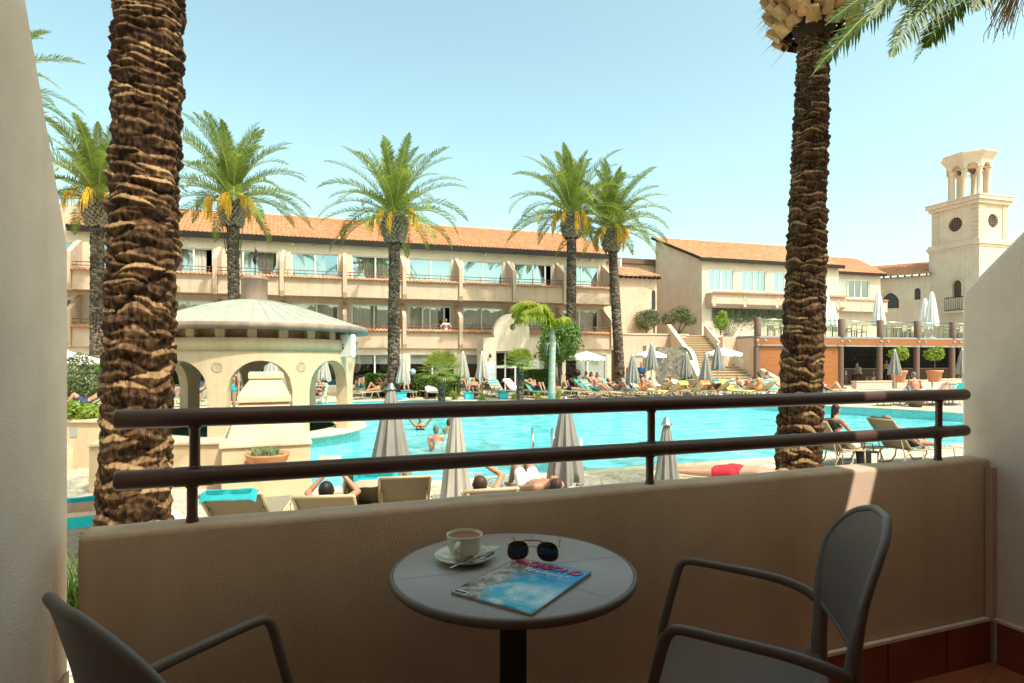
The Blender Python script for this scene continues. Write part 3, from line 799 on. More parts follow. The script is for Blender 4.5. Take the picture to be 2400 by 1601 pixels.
# ------------------------------------------------------------------ shared building helpers (local frame: x along the front, y away, z up)
HR = math.atan2(.286, .958)
def tiles(mb, E0, E1, R0, R1, pitch=.23, rows=16, amp=.035, step=.035, smp=6):
    E0, E1, R0, R1 = map(V, (E0, E1, R0, R1)); L = (E1 - E0).length; nx = max(2, int(L / pitch)) * smp
    nrm = (E1 - E0).cross(R0 - E0).normalized()
    if nrm.z < 0: nrm = -nrm
    rr = random.Random(int(L * 100))
    for r in range(rows):
        b = len(mb.v); jit = rr.uniform(-.02, .02)
        for e in (0, 1):
            v = (r + e * 1.06) / rows if r < rows - 1 else (r + e) / rows
            a, c = E0.lerp(R0, v), E1.lerp(R1, v)
            for i in range(nx + 1):
                s = i / nx; q = (i / smp) * 2 * PI
                h = amp * (max(0, .5 + .5 * cos(q)) ** .7) + (step if e == 0 else 0) + rr.uniform(-.004, .004)
                mb.v.append(a.lerp(c, s) + nrm * h + (c - a).normalized() * jit * 0)
        for i in range(nx):
            k = b + i; mb.f.append((k, k + 1, k + nx + 2, k + nx + 1)); mb.m.append(0); mb.s.append(True)
        # butt end of the row
        b2 = len(mb.v)
        for i in range(nx + 1): mb.v.append(mb.v[b + i].copy()); mb.v.append(mb.v[b + i] - nrm * (step + .012))
        for i in range(nx): k = b2 + 2 * i; mb.f.append((k, k + 1, k + 3, k + 2)); mb.m.append(0); mb.s.append(False)
def wall_open(mb, x0, x1, z0, z1, y, holes, depth=.14, mi=0):
    xs = sorted({x0, x1, *[h[0] for h in holes], *[h[1] for h in holes]}); zs = sorted({z0, z1, *[h[2] for h in holes], *[h[3] for h in holes]})
    for i in range(len(xs) - 1):
        for j in range(len(zs) - 1):
            cx_, cz_ = (xs[i] + xs[i + 1]) / 2, (zs[j] + zs[j + 1]) / 2
            if any(h[0] < cx_ < h[1] and h[2] < cz_ < h[3] for h in holes): continue
            mb.add([(xs[i], y, zs[j]), (xs[i + 1], y, zs[j]), (xs[i + 1], y, zs[j + 1]), (xs[i], y, zs[j + 1])], [(0, 1, 2, 3)], mi)
    for a, b, c, d in holes:
        for p, q in (((a, c), (b, c)), ((b, c), (b, d)), ((b, d), (a, d)), ((a, d), (a, c))):
            mb.add([(p[0], y, p[1]), (p[0], y + depth, p[1]), (q[0], y + depth, q[1]), (q[0], y, q[1])], [(0, 1, 2, 3)], mi)
def window(par, x0, x1, z0, z1, y, splits=(.5,), kind='sky', opened=None, curtain=(0, 1), rows=(), loc=(0, 0, 0), frame='frame_white', fw=.08):
    mb = MB(); w = fw
    mb.box(x0, x1, y - .02, y + .05, z0, z0 + w); mb.box(x0, x1, y - .02, y + .05, z1 - w, z1)
    mb.box(x0, x0 + w, y - .02, y + .05, z0 + w, z1 - w); mb.box(x1 - w, x1, y - .02, y + .05, z0 + w, z1 - w)
    ed = [0] + list(splits) + [1]
    for s in splits: xx = x0 + (x1 - x0) * s; mb.box(xx - w * .55, xx + w * .55, y - .018, y + .048, z0 + w, z1 - w)
    for s in rows: zz = z0 + (z1 - z0) * s; mb.box(x0 + w, x1 - w, y - .016, y + .046, zz - w * .5, zz + w * .5)
    wnd = obj('window', mb, M[frame], par, loc)
    for k in range(len(ed) - 1):
        if opened is not None and k in opened: continue
        a, b = x0 + (x1 - x0) * ed[k], x0 + (x1 - x0) * ed[k + 1]
        mb = MB(); mb.add([(a + w * .5, y + .015 + .004 * k, z0 + w * .8), (b - w * .5, y + .015 + .004 * k, z0 + w * .8), (b - w * .5, y + .015 + .004 * k, z1 - w * .8), (a + w * .5, y + .015 + .004 * k, z1 - w * .8)], [(0, 1, 2, 3)])
        obj('pane', mb, M['pane_sky' if kind == 'sky' else 'pane'], wnd)
    if curtain:
        a, b = x0 + (x1 - x0) * curtain[0], x0 + (x1 - x0) * curtain[1]
        mb = MB(); n = int((b - a) / .03); ph = rnd.random() * 9
        for i in range(n + 1):
            x = a + (b - a) * i / n; yy = y + .17 + .035 * sin(i * .95 + ph + sin(i * .13 + ph) * 1.6) + .012 * sin(i * 2.3)
            mb.v += [V((x, yy, z0 + .02)), V((x, yy, z1 - .02))]
        for i in range(n): mb.f.append((2 * i, 2 * i + 2, 2 * i + 3, 2 * i + 1)); mb.m.append(0); mb.s.append(True)
        obj('curtain', mb, M['curtain'], wnd)
    return wnd
def arch_poly(x0, x1, z0, zs, n=14, pointed=False):
    c, r = (x0 + x1) / 2, (x1 - x0) / 2; pts = [(x0, z0), (x1, z0)]
    if pointed:
        for k in range(n + 1):
            a = rad(60) * k / n; pts.append((x0 + 2 * r * cos(a), zs + 2 * r * sin(a) * .8))
        for k in range(n - 1, -1, -1):
            a = rad(60) * k / n; pts.append((x1 - 2 * r * cos(a), zs + 2 * r * sin(a) * .8))
    else:
        for k in range(n + 1): pts.append((c + r * cos(PI * k / n), zs + r * sin(PI * k / n)))
    return pts

# ------------------------------------------------------------------ the three storey hotel across the pool
HT = thing('hotel_building', 'three storey hotel wing with balconies and orange tiled roof across the pool', 'building', (0, 38, 0), HR)
GZ = .30; T0, T1 = -25.0, 7.0
bays = [(.14 + 3.46 * k, .14 + 3.46 * (k + 1)) for k in range(-8, 1)] + [(3.6, 7.0)]
WY = 1.4
# main wall with window openings
mb = MB(); holes = []
wins = []
for i, (a, b) in enumerate(bays):
    for fl, z0 in ((0, 3.12), (1, 6.12)):
        h = (a + .42, b - .34, z0, z0 + 2.5); wins.append((i, fl, h)); holes.append(h)
wall_open(mb, bays[0][0], T1, 2.9, 9.5, WY, holes)
mb.box(T1 - .001, T1 + .18, WY, 9, GZ - .5, 9.45)                      # end wall
g = MB(); ghs = []
for i, (a, b) in enumerate(bays): ghs.append((a + .3, b - .3, GZ + .12 if i > 6 else GZ + .35, 2.58))
wall_open(mb, bays[0][0], T1, GZ - .4, 2.9, .16, ghs)
mb.box(T1 - .15, T1 + .02, .162, WY + .02, GZ - .4, 2.898)
mb.box(bays[0][0], T1, .161, WY + 4, 2.9, 3.0)
obj('wall', mb, M['wall_pale'], HT)
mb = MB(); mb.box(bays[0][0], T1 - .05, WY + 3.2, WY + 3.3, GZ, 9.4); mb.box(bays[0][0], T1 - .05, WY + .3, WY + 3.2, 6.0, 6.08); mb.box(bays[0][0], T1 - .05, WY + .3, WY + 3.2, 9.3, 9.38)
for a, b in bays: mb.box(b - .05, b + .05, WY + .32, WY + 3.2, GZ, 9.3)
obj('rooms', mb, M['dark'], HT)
op_up = {0: (0,), 1: (0,), 2: (0,), 3: (), 8: (2,)}
for i, fl, h in wins:
    kind = 'sky' if fl else 'room'
    if fl and i == 2: w = window(HT, *h[:2], h[2], h[3], WY + .09, (.62,), kind, (1,), (0, .85))
    elif fl and i == 3: w = window(HT, *h[:2], h[2], h[3], WY + .09, (.30,), kind, (0,), (.16, .9))
    elif fl and i == 4: w = window(HT, *h[:2], h[2], h[3], WY + .09, (.5,), kind, None, (0, .72))
    elif fl and i == 8: w = window(HT, *h[:2], h[2], h[3], WY + .09, (.5, .82), kind, (2,), (0, .75))
    elif not fl and i == 6: w = window(HT, *h[:2], h[2], h[3], WY + .09, (.33, .5, .84), kind, (3,), (0, .7))
    elif not fl and i == 2: w = window(HT, *h[:2], h[2], h[3], WY + .09, (.5,), kind, None, (.0, .95))
    elif i == 1: w = window(HT, *h[:2], h[2], h[3], WY + .09, (.45,), 'sky' if fl else 'room', None, (.3, .8))
    else: w = window(HT, *h[:2], h[2], h[3], WY + .09, (rnd.choice((.47, .5, .53)),), kind, None, (0, rnd.choice((.97, 1, .88))))
# ground floor shop fronts
for i, (a, b) in enumerate(bays):
    h = ghs[i]
    if i >= 8:
        w = window(HT, h[0], h[1], h[2], h[3], .24, (.5,), 'room', None, None)
        mb = MB(); mb.box(h[0] + .03, h[1] - .03, .33, .335, h[2] + .06, h[3] - .05); obj('roller_blind', mb, simple('white_blind', (.66, .66, .62), .8, .03, 2), w)
    else:
        w = window(HT, h[0], h[1], h[2], h[3], .24, (.5,), 'room', None, None)
        mb = MB(); mb.box(h[0] + .03, h[1] - .03, .33, .335, h[3] - .62, h[3] - .05); obj('roller_blind', mb, simple('white_blind_half', (.40, .39, .36), .8, .05, 2), w)
# balcony fronts, tile copings, railings, fins: one of each, then copies
a, b = bays[0]; Wb = b - a
def spandrel():
    mb = MB(); s0, s1 = .13, Wb - .13
    pr = [(0, 0), (0, 1.04), (.12, 1.04), (.12, .12), (WY, .12), (WY, 0)]
    mb.prism([V((s0, y, z)) for y, z in pr], (s1 - s0, 0, 0)); return mb
def coping():
    mb = MB(); tiles(mb, (.13, -.16, .985), (Wb - .13, -.16, .985), (.13, .14, 1.15), (Wb - .13, .14, 1.15), .20, 1, .06, .035)
    mb.box(.13, Wb - .13, -.02, .125, 1.04, 1.075); return mb
def brail():
    mb = MB()
    for z in (1.28, 1.46): mb.tube([(.13, .06, z), (Wb - .13, .06, z)], .022, 8)
    for k in range(4): x = .3 + (Wb - .6) * k / 3; mb.tube([(x, .06, 1.07), (x, .06, 1.46)], .016, 6)
    return mb
def bfin():
    mb = MB(); pr = [(-.14, -.0), (-.14, 1.88), (WY, 2.88), (WY, .0)]
    pr = [(-.02, -.04), (-.14, .25), (-.14, 1.92), (-.10, 1.97), (WY, 2.84), (WY, -.04)]
    mb.prism([V((-.11, y, z)) for y, z in pr], (.22, 0, 0)); return mb
protos = {}
for i, (a, b) in enumerate(bays):
    for fl, z0 in ((0, 2.91), (1, 5.91)):
        for nm, fn, mt in (('balcony_front', spandrel, 'wall'), ('tile_coping', coping, 'tile'), ('railing', brail, 'rail_far'), ('side_fin', bfin, 'wall')):
            if nm not in protos: protos[nm] = obj(nm, fn(), M[mt], HT, (a, 0, z0))
            else: copyof(protos[nm], (a, 0, z0), HT)
for z0 in (2.91, 5.91): copyof(protos['side_fin'], (T1 - .02, 0, z0), HT)
lampm = simple('lamp_glass', (.55, .52, .46), .3, .1, 5)
lp = None
for i, (a, b) in enumerate(bays):
    mb = MB(); mb.ell((0, -.03, 0), (.15, .06, .085)); mb.box(-.17, .17, -.02, .0, -.1, .1)
    if lp is None: lp = obj('wall_lamp', mb, lampm, HT, ((a + b) / 2, WY, 9.02))
    else: copyof(lp, ((a + b) / 2, WY, 9.02), HT)
# roof
EY, EZ, RY, RZ = WY - .28, 9.44, WY + 5.9, 12.0
mb = MB(); tiles(mb, (-24.6, EY - .02, EZ + .04), (7.3, EY - .02, EZ + .04), (-25.6, RY, RZ), (7.75, RY, RZ), .235, 17, .04, .04); 
mb.tube([(-25.6, RY, RZ + .03), (7.75, RY, RZ + .03)], .1, 10)
obj('roof', mb, M['tile'], HT)
mb = MB(); mb.box(-24.6, 7.25, EY - .03, EY + .10, EZ - .27, EZ + .03); mb.box(-24.5, 7.2, EY + .101, WY - .002, EZ - .06, EZ - .02)
mb.ob((7.28, EY, EZ - .12), (.05, 0, 0), (0, RY - EY, RZ - EZ), (0, 0, .16)); mb.ob((7.182, EY, EZ - .1), (.1, 0, 0), (0, 12, 2.4), (0, 0, .05))
mb.ob((-24.66, EY, EZ - .12), (.05, 0, 0), (-1.0, RY - EY, RZ - EZ), (0, 0, .16))
obj('eaves_board', mb, M['fascia'], HT)
mb = MB(); mb.prism([V((7.0, WY, 9.44)), V((7.0, RY, RZ - .1)), V((7.0, RY, 9.44))], (.17, 0, 0)); mb.box(bays[0][0], 7, RY - .1, RY, 0, RZ - .08)
mb.prism([V((-24.8, WY, 9.44)), V((-24.8, RY, RZ - .1)), V((-24.8, RY, 9.44))], (.17, 0, 0)); obj('gable', mb, M['wall'], HT)
for x in (-13.2, -1.4, 6.1):
    mb = MB(); mb.tube([(x, EY + .2, EZ - .1), (x, EY + .2, EZ - .28)], .035, 8); mb.ell((x, EY + .18, EZ - .36), (.07, .09, .1)); obj('floodlight', mb, M['white'], HT)

# portal in front of it
PO = thing('entrance_portal', 'cream entrance portal with round pediment in front of the hotel', 'portal', at(1200, 845, 35.2) * V((1, 1, 0)) if False else V((0, 35.2, .30)), HR)
mb = MB(); wall_open(mb, -1.74, 1.74, .0, 3.22, 0, [(-.98, 1.05, .0, 2.42)], .35)
mb.box(-1.74, -.981, .35, 1.6, 0, 3.22); mb.box(1.051, 1.74, .35, 1.6, 0, 3.22); mb.box(-.981, 1.051, .35, 1.6, 2.421, 3.22)
mb.box(-1.74, -1.738, 0, .35, 0, 3.22); mb.box(1.738, 1.74, 0, .35, 0, 3.22); mb.box(-1.74, 1.74, 0.001, .35, 3.215, 3.219)
n = 40; r, zc = 1.10, 3.36
for s in range(n):                            # round pediment with an eye
    q0, q1 = PI * s / n * 1.0, PI * (s + 1) / n
for s in range(n):
    q0, q1 = 2 * PI * s / n, 2 * PI * (s + 1) / n
    def clampz(p): return V((p.x, p.y, max(3.2, p.z)))
    o_ = [clampz(V((r * cos(q), .02, zc + .18 + r * sin(q)))) for q in (q0, q1)]; i_ = [V((.05 + .17 * cos(q), .02, 3.85 + .19 * sin(q))) for q in (q0, q1)]
    bk = V((0, .4, 0))
    mb.add([i_[0], i_[1], o_[1], o_[0]], [(0, 1, 2, 3)]); mb.add([o_[0], o_[1], o_[1] + bk, o_[0] + bk], [(0, 1, 2, 3)], 0, True)
    mb.add([i_[0] + bk, i_[0], i_[1], i_[1] + bk], [(0, 3, 2, 1)], 0, True); mb.add([i_[0] + bk, i_[1] + bk, o_[1] + bk, o_[0] + bk], [(3, 2, 1, 0)])
obj('wall', mb, M['wall_pale'], PO)
w = window(PO, -.9, 1.0, .02, 1.5, .5, (.33, .66), 'room', None, None); window(PO, -.9, 1.0, 1.5, 2.4, .5, (.33,), 'room', None, None)
mb = MB(); mb.box(-1, 1.1, 1.4, 1.45, 0, 2.45); obj('inside', mb, M['dark'], PO)
def poster(c1, c2):
    t = NT('poster_print'); b = t.bsdf(.6, .2); n = t.noise(3.5, 5, .6, stretch=(1, 1, 2.5)); r = t.ramp(n.outputs[0], [(.42, c1), (.6, c2)]); t.link(r.outputs[0], b.inputs['Base Color']); return t.mat
pp = thing('poster', 'turquoise and white poster on the portal wall beside the glass door', 'poster', HT.location + V((0, 0, 0)), HR); pp.location = PO.location; 
mb = MB(); mb.box(-1.66, -1.02, -.022, -.004, .65, 1.85); obj('sheet', mb, M['white'], pp); mb = MB(); mb.box(-1.64, -1.04, -.025, -.0225, .95, 1.35); obj('picture', mb, poster((.25, .55, .60), (.72, .76, .74)), pp)
pp = thing('notice_board', 'white notice with lines of text on the portal wall', 'sign', PO.location, HR)
mb = MB(); mb.box(1.10, 1.68, -.022, -.004, .78, 1.95); obj('board', mb, M['white'], pp)
mb = MB()
for k in range(14): mb.box(1.16, 1.16 + .3 + .14 * rnd.random(), -.024, -.0225, 1.72 - k * .06, 1.735 - k * .06)
obj('text_lines', mb, simple('faint_ink', (.45, .46, .46), .8), pp)
for x in (-1.36, 1.38):
    mb = MB(); mb.tube([(x, 0, 2.25), (x, -.12, 2.27), (x, -.16, 2.2)], .02, 6); mb.ell((x, -.16, 2.12), (.07, .07, .1)); obj('wall_lamp', mb, M['fascia'], PO)

# ------------------------------------------------------------------ kiosk
KC = V((-6.9, 16.0, 0))
KI = thing('pool_kiosk', 'round cream pool bar with arches and domed copper roof', 'kiosk', KC)
RO, RI = 2.62, 2.32; NA = 9; A0 = rad(-63.7); HW = .70
mb = MB(); hw = HW / RO; zs, zb, zt = 1.52, .44, 2.86
def arch_z(dq):
    x = dq * RO; return zs + math.sqrt(max(0, HW * HW - x * x))
cols = []
for k in range(NA):
    c = A0 + 2 * PI * k / NA
    for j in range(25): cols.append((c - hw + 2 * hw * j / 24, True, -hw + 2 * hw * j / 24, j))
    gap = 2 * PI / NA - 2 * hw
    for j in range(1, 5): cols.append((c + hw + gap * j / 5, False, 0, j))
nc = len(cols)
P3 = lambda r, q, z: V((r * cos(q), r * sin(q), z))
for i in range(nc):
    q0, ar0, d0, j0 = cols[i]; q1, ar1, d1, j1 = cols[(i + 1) % nc]
    if q1 < q0: q1 += 2 * PI
    inside = ar0 and ar1 and j1 == j0 + 1
    za, zb_ = (arch_z(d0), arch_z(d1)) if inside else (zb, zb)
    mb.add([P3(RO, q0, za), P3(RO, q1, zb_), P3(RO, q1, 2.46), P3(RO, q0, 2.46)], [(0, 1, 2, 3)], 0, True)
    mb.add([P3(RI, q0, za), P3(RI, q1, zb_), P3(RI, q1, zt), P3(RI, q0, zt)], [(3, 2, 1, 0)], 0, True)
    if inside: mb.add([P3(RO, q0, za), P3(RI, q0, za), P3(RI, q1, zb_), P3(RO, q1, zb_)], [(0, 1, 2, 3)], 0, True)
    if inside and j0 == 0: mb.add([P3(RO, q0, zb), P3(RI, q0, zb), P3(RI, q0, za), P3(RO, q0, za)], [(0, 1, 2, 3)])
    if inside and j1 == 24: mb.add([P3(RO, q1, zb), P3(RI, q1, zb), P3(RI, q1, zb_), P3(RO, q1, zb_)], [(3, 2, 1, 0)])
mb.lathe([(RO, 2.46), (RO + .05, 2.46), (RO + .05, 2.74), (RI, 2.74)], 96)
for k in range(24):                           # short piers that carry the roof
    q = A0 + rad(11) + 2 * PI * k / 24; m2 = MB(); m2.box(2.28, 2.6, -.10, .10, 2.74, 2.95); m2.xf(Matrix.Rotation(q, 4, 'Z')); mb.merge(m2)
mb.lathe([(2.35, 2.74), (2.35, 2.95)], 72)
obj('wall', mb, M['kiosk'], KI)
mb = MB(); mb.lathe([(0.01, 2.95), (2.94, 2.93), (2.96, 2.92), (2.97, 3.08), (2.95, 3.09)], 96); obj('roof_edge', mb, M['copper_dark'], KI)
mb = MB(); prof = [(2.95, 3.085), (2.6, 3.19), (2.2, 3.32), (1.7, 3.49), (1.2, 3.645), (.8, 3.745), (.5, 3.80), (.33, 3.82)]
mb.lathe(prof, 96)
for k in range(48):
    q = 2 * PI * k / 48; mb.tube([P3(r, q, z + .004) for r, z in prof], .007, 5, cap=False)
obj('roof', mb, M['copper'], KI)
mb = MB(); mb.lathe([(.33, 3.80), (.33, 4.36), (.345, 4.37), (.345, 4.42), (.30, 4.46), (.001, 4.49)], 32); obj('cupola', mb, M['copper_dark'], KI)
mb = MB(); mb.tube([(.02, 0, 4.47), (.02, 0, 5.25)], .014, 6); mb.tube([(.02, 0, 4.75), (.0, .0, 4.9), (.06, 0, 5.15), (.05, 0, 5.2)], [.01, .055, .03, .005], 8); obj('finial', mb, M['fascia'], KI)
for k in range(NA):
    q = A0 + 2 * PI * (k + .5) / NA; m2 = MB()
    for s in range(20):
        a0, a1 = 2 * PI * s / 20, 2 * PI * (s + 1) / 20
        m2.add([V((RO + .012, .10 * cos(a), 2.07 + .10 * sin(a))) for a in (a0, a1)] + [V((RO + .004, .125 * cos(a), 2.07 + .125 * sin(a))) for a in (a1, a0)], [(0, 1, 2, 3)], 0, True)
        m2.add([V((RO + .012, .10 * cos(a), 2.07 + .10 * sin(a))) for a in (a0, a1)] + [V((RO - .0, .06 * cos(a), 2.07 + .06 * sin(a))) for a in (a1, a0)], [(3, 2, 1, 0)], 0, True)
    m2.add([V((RO + .003, .085 * cos(2 * PI * s / 20), 2.07 + .085 * sin(2 * PI * s / 20))) for s in range(20)], [tuple(range(20))])
    m2.xf(Matrix.Rotation(q, 4, 'Z')); obj('medallion', m2, simple('medallion_stone', (.42, .33, .22), .8, .2, 12), KI)
mb = MB(); mb.lathe([(RI - .25, .44), (RI - .25, .40), (RI, .34), (2.72, .30), (2.78, .34), (2.90, .36), (2.93, .40), (2.92, .44), (RI - .25, .445)], 96); obj('counter', mb, M['stone'], KI)
mb = MB(); mb.lathe([(2.74, .32), (2.74, -1.0)], 96); obj('base', mb, M['mosaic'], KI)
mb = MB(); mb.lathe([(.001, -.02), (2.74, -.02)], 64); mb.lathe([(.9, .0), (.9, .75), (1.3, .78), (1.3, .82), (.001, .83)], 32); obj('bar_inside', mb, M['grey_wood'], KI)
# light box sign on the kiosk
t = thing('lightbox_sign', 'white lightbox sign fixed on the edge of the round kiosk', 'sign', KC + P3(2.66, rad(-5), 2.5), rad(-22))
mb = MB(); mb.box(.02, .42, -.5, -.36, -.20, .38); bevel(obj('box', mb, M['white'], t), .02)
o = lettering('sign_lettering', 's', .30, (.06, -.505, .0), M['fascia'], t, rx=rad(90)); 
# stepped masonry stack and plinth in front of the kiosk
t = thing('masonry_stack', 'stepped cream masonry stack with capped shoulders in front of the kiosk', 'chimney', (-4.06, 9.9, 0), rad(23))
def frus(mb, x0, x1, y0, y1, z0, X0, X1, Y0, Y1, z1):
    mb.add([(x0, y0, z0), (x1, y0, z0), (x1, y1, z0), (x0, y1, z0), (X0, Y0, z1), (X1, Y0, z1), (X1, Y1, z1), (X0, Y1, z1)], [(3, 2, 1, 0), (4, 5, 6, 7), (0, 1, 5, 4), (1, 2, 6, 5), (2, 3, 7, 6), (3, 0, 4, 7)])
mb = MB(); frus(mb, -.63, .62, .06, 2.5, .86, -.44, .36, .55, 2.3, 1.50); bevel(obj('lower_body', mb, M['kiosk'], t), .02)
mb = MB(); frus(mb, -.46, .40, 1.0, 2.9, 1.615, -.27, .27, 1.5, 2.8, 1.88); bevel(obj('upper_body', mb, M['kiosk'], t), .02)
mb = MB(); mb.box(-.47, .40, .48, 2.4, 1.50, 1.615); bevel(obj('cap', mb, M['stone'], t), .015)
mb = MB(); mb.box(-.31, .31, 1.44, 2.85, 1.88, 1.99); bevel(obj('cap', mb, M['stone'], t), .015)
mb = MB(); mb.box(-.68, .68, 0, 2.9, -.3, .80); bevel(obj('plinth', mb, M['kiosk'], t), .012)
mb = MB(); mb.box(-.72, .71, -.04, 2.9, .802, .86); bevel(obj('plinth_coping', mb, M['stone'], t), .012)
mb = MB(); mb.box(-.66, .66, -.50, -.005, -.1, .46); bevel(obj('step', mb, M['kiosk'], t), .015)
t = thing('low_wall', 'low cream wall running from the masonry stack to the big trunk', 'wall', (-4.06, 9.9, 0), rad(8))
mb = MB(); mb.box(-3.0, -.70, .55, 1.0, -.3, .78); bevel(obj('wall', mb, M['kiosk'], t), .012)
mb = MB(); mb.box(-3.0, -.68, .50, 1.05, .782, .84); bevel(obj('coping', mb, M['stone'], t), .012)
# ------------------------------------------------------------------ buildings to the east of the pool
RBO = V((14.62, 46, 0))
RB = thing('hotel_building', 'two storey wing with blank gable and orange monopitch roof above the stairs', 'building', RBO, HR)
wl_ = [(.56, 2.92), (3.55, 5.95), (6.58, 8.95), (9.6, 11.95)]
mb = MB(); wall_open(mb, 0, 13.15, 0, 10.0, 0, [(a, b, 7.58, 9.28) for a, b in wl_])
mb.box(0, .2, .001, 6.9, 0, 10.0); mb.prism([V((0, .0, 10.0)), V((0, 6.9, 12.75)), V((0, 6.9, 10.0))], (.2, 0, 0))
mb.add([(13.15, 0, 0), (13.15, 7, 0), (13.15, 7, 10), (13.15, 0, 10)], [(0, 1, 2, 3)])
mb.box(.3, 13, 6.8, 6.9, 0, 12.4)
obj('wall', mb, M['wall_pale'], RB)
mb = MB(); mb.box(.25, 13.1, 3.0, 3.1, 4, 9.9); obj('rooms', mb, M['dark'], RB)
for k, (a, b) in enumerate(wl_):
    window(RB, a, b, 7.58, 9.28, .07, (.25, .5, .75), 'sky', None, (0, 1) if k != 1 else (.0, .8), fw=.075)
mb = MB(); tiles(mb, (-.35, -.35, 10.02), (13.4, -.35, 10.02), (-.35, 6.95, 12.95), (13.4, 6.95, 12.95), .235, 20, .04, .04); obj('roof', mb, M['tile'], RB)
mb = MB(); mb.box(-.38, 13.42, -.40, -.28, 9.76, 10.03); mb.ob((-.42, -.38, 9.84), (.06, 0, 0), (0, 7.35, 2.95), (0, 0, .22)); mb.ob((-.3, -.25, 9.88), (13.6, 0, 0), (0, 7.1, 2.84), (0, 0, .06)); obj('eaves_board', mb, M['fascia'], RB)
mb = MB(); mb.prism([V((.35, y, z)) for y, z in ((-.75, 6.5), (-.75, 7.33), (-.002, 7.33), (-.002, 6.22), (-.25, 6.22))], (12.8, 0, 0)); obj('balcony_front', mb, M['wall'], RB)
mb = MB()
for x in (.45, 3.22, 6.22, 9.2, 12.2): mb = MB(); mb.prism([V((x, y, z)) for y, z in ((-.78, 6.9), (-.78, 7.30), (-.755, 7.30), (-.755, 6.3), (-.3, 6.2), (-.62, 6.5))], (.25, 0, 0)); obj('bracket', mb, M['wall'], RB)
mb = MB(); tiles(mb, (.3, -.93, 7.29), (13.15, -.93, 7.29), (.3, -.6, 7.46), (13.15, -.6, 7.46), .20, 1, .06, .035); obj('tile_coping', mb, M['tile'], RB)
# second, set back section
RC = thing('hotel_building', 'low hotel section with wide window between the gabled wing and the tower link', 'building', RBO + Matrix.Rotation(HR, 3, 'Z') @ V((13.2, 0, 0)), HR)
mb = MB(); wall_open(mb, .0, 5.4, 0, 9.6, .9, [(1.0, 4.2, 7.5, 9.1)])
mb.add([(5.4, .9, 0), (5.4, 8, 0), (5.4, 8, 9.6), (5.4, .9, 9.6)], [(0, 1, 2, 3)]); obj('wall', mb, M['wall_pale'], RC)
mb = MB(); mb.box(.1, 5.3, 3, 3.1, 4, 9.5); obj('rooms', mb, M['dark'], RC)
window(RC, 1.0, 4.2, 7.5, 9.1, .97, (.28, .5, .72), 'room', None, (.0, .3), fw=.08)
mb = MB(); tiles(mb, (-1.4, .5, 9.66), (5.6, .5, 9.66), (-1.4, 7.5, 12.3), (9.5, 7.5, 12.3), .235, 18, .04, .04); obj('roof', mb, M['tile'], RC)
mb = MB(); mb.box(.25, 5.6, .45, .57, 9.45, 9.66); mb.ob((.25, .55, 9.5), (5.3, 0, 0), (0, 6.9, 2.6), (0, 0, .06)); mb.ob((-1.46, .5, 9.62), (.06, 0, 0), (0, 7, 2.64), (0, 0, .24)); obj('eaves_board', mb, M['fascia'], RC)
mb = MB(); mb.box(.3, 5.4, .2, .898, 6.3, 7.25); obj('balcony_front', mb, M['wall'], RC)
mb = MB(); tiles(mb, (.3, .1, 7.25), (5.4, .1, 7.25), (.3, .4, 7.36), (5.4, .4, 7.36), .19, 1, .045, .03); obj('tile_coping', mb, M['tile'], RC)
# link with a gothic window: wall runs from far to near
A, B = V((33.2, 57.4, 0)), V((37.95, 54.1, 0)); d_ = (B - A); LA = math.atan2(d_.y, d_.x); LL = d_.length
LK = thing('link_building', 'cream link with pointed gothic window beside the tower', 'building', A, LA)
def hole_panel(mb, poly, x0, x1, z0, z1, y, depth=.25):      # a panel x0..x1, z0..z1 with a convex opening
    cx_ = sum(p[0] for p in poly) / len(poly); cz_ = sum(p[1] for p in poly) / len(poly); n = len(poly)
    def edge(p):
        dx, dz = p[0] - cx_, p[1] - cz_; k = 1e9
        if dx > 1e-6: k = min(k, (x1 - cx_) / dx)
        if dx < -1e-6: k = min(k, (x0 - cx_) / dx)
        if dz > 1e-6: k = min(k, (z1 - cz_) / dz)
        if dz < -1e-6: k = min(k, (z0 - cz_) / dz)
        return (cx_ + dx * k, cz_ + dz * k)
    pts = []
    for i in range(n):                        # refine, keep the panel's corners
        p, q = poly[i], poly[(i + 1) % n]
        for k in range(6): pts.append((p[0] + (q[0] - p[0]) * k / 6, p[1] + (q[1] - p[1]) * k / 6))
    E = [edge(p) for p in pts]
    for c in ((x0, z0), (x1, z0), (x0, z1), (x1, z1)):
        j = min(range(len(E)), key=lambda i: (E[i][0] - c[0]) ** 2 + (E[i][1] - c[1]) ** 2); E[j] = c
    for i in range(len(pts)):
        j = (i + 1) % len(pts)
        mb.add([(pts[i][0], y, pts[i][1]), (pts[j][0], y, pts[j][1]), (E[j][0], y, E[j][1]), (E[i][0], y, E[i][1])], [(3, 2, 1, 0)])
        mb.add([(pts[i][0], y, pts[i][1]), (pts[j][0], y, pts[j][1]), (pts[j][0], y + depth, pts[j][1]), (pts[i][0], y + depth, pts[i][1])], [(0, 1, 2, 3)])
mb = MB(); hole_panel(mb, arch_poly(2.0, 3.35, 7.0, 7.55, 8, True), 1.2, 4.1, 3.7, 9.9, 0); hole_panel(mb, arch_poly(4.55, 5.0, 7.7, 8.55, 8), 4.1, LL, 3.7, 9.9, 0)
mb.box(0, 1.2, 0, .3, 3.7, 9.9); mb.box(0, LL, .4, .5, 3.7, 9.8, 0); obj('wall', mb, M['wall_pale'], LK)
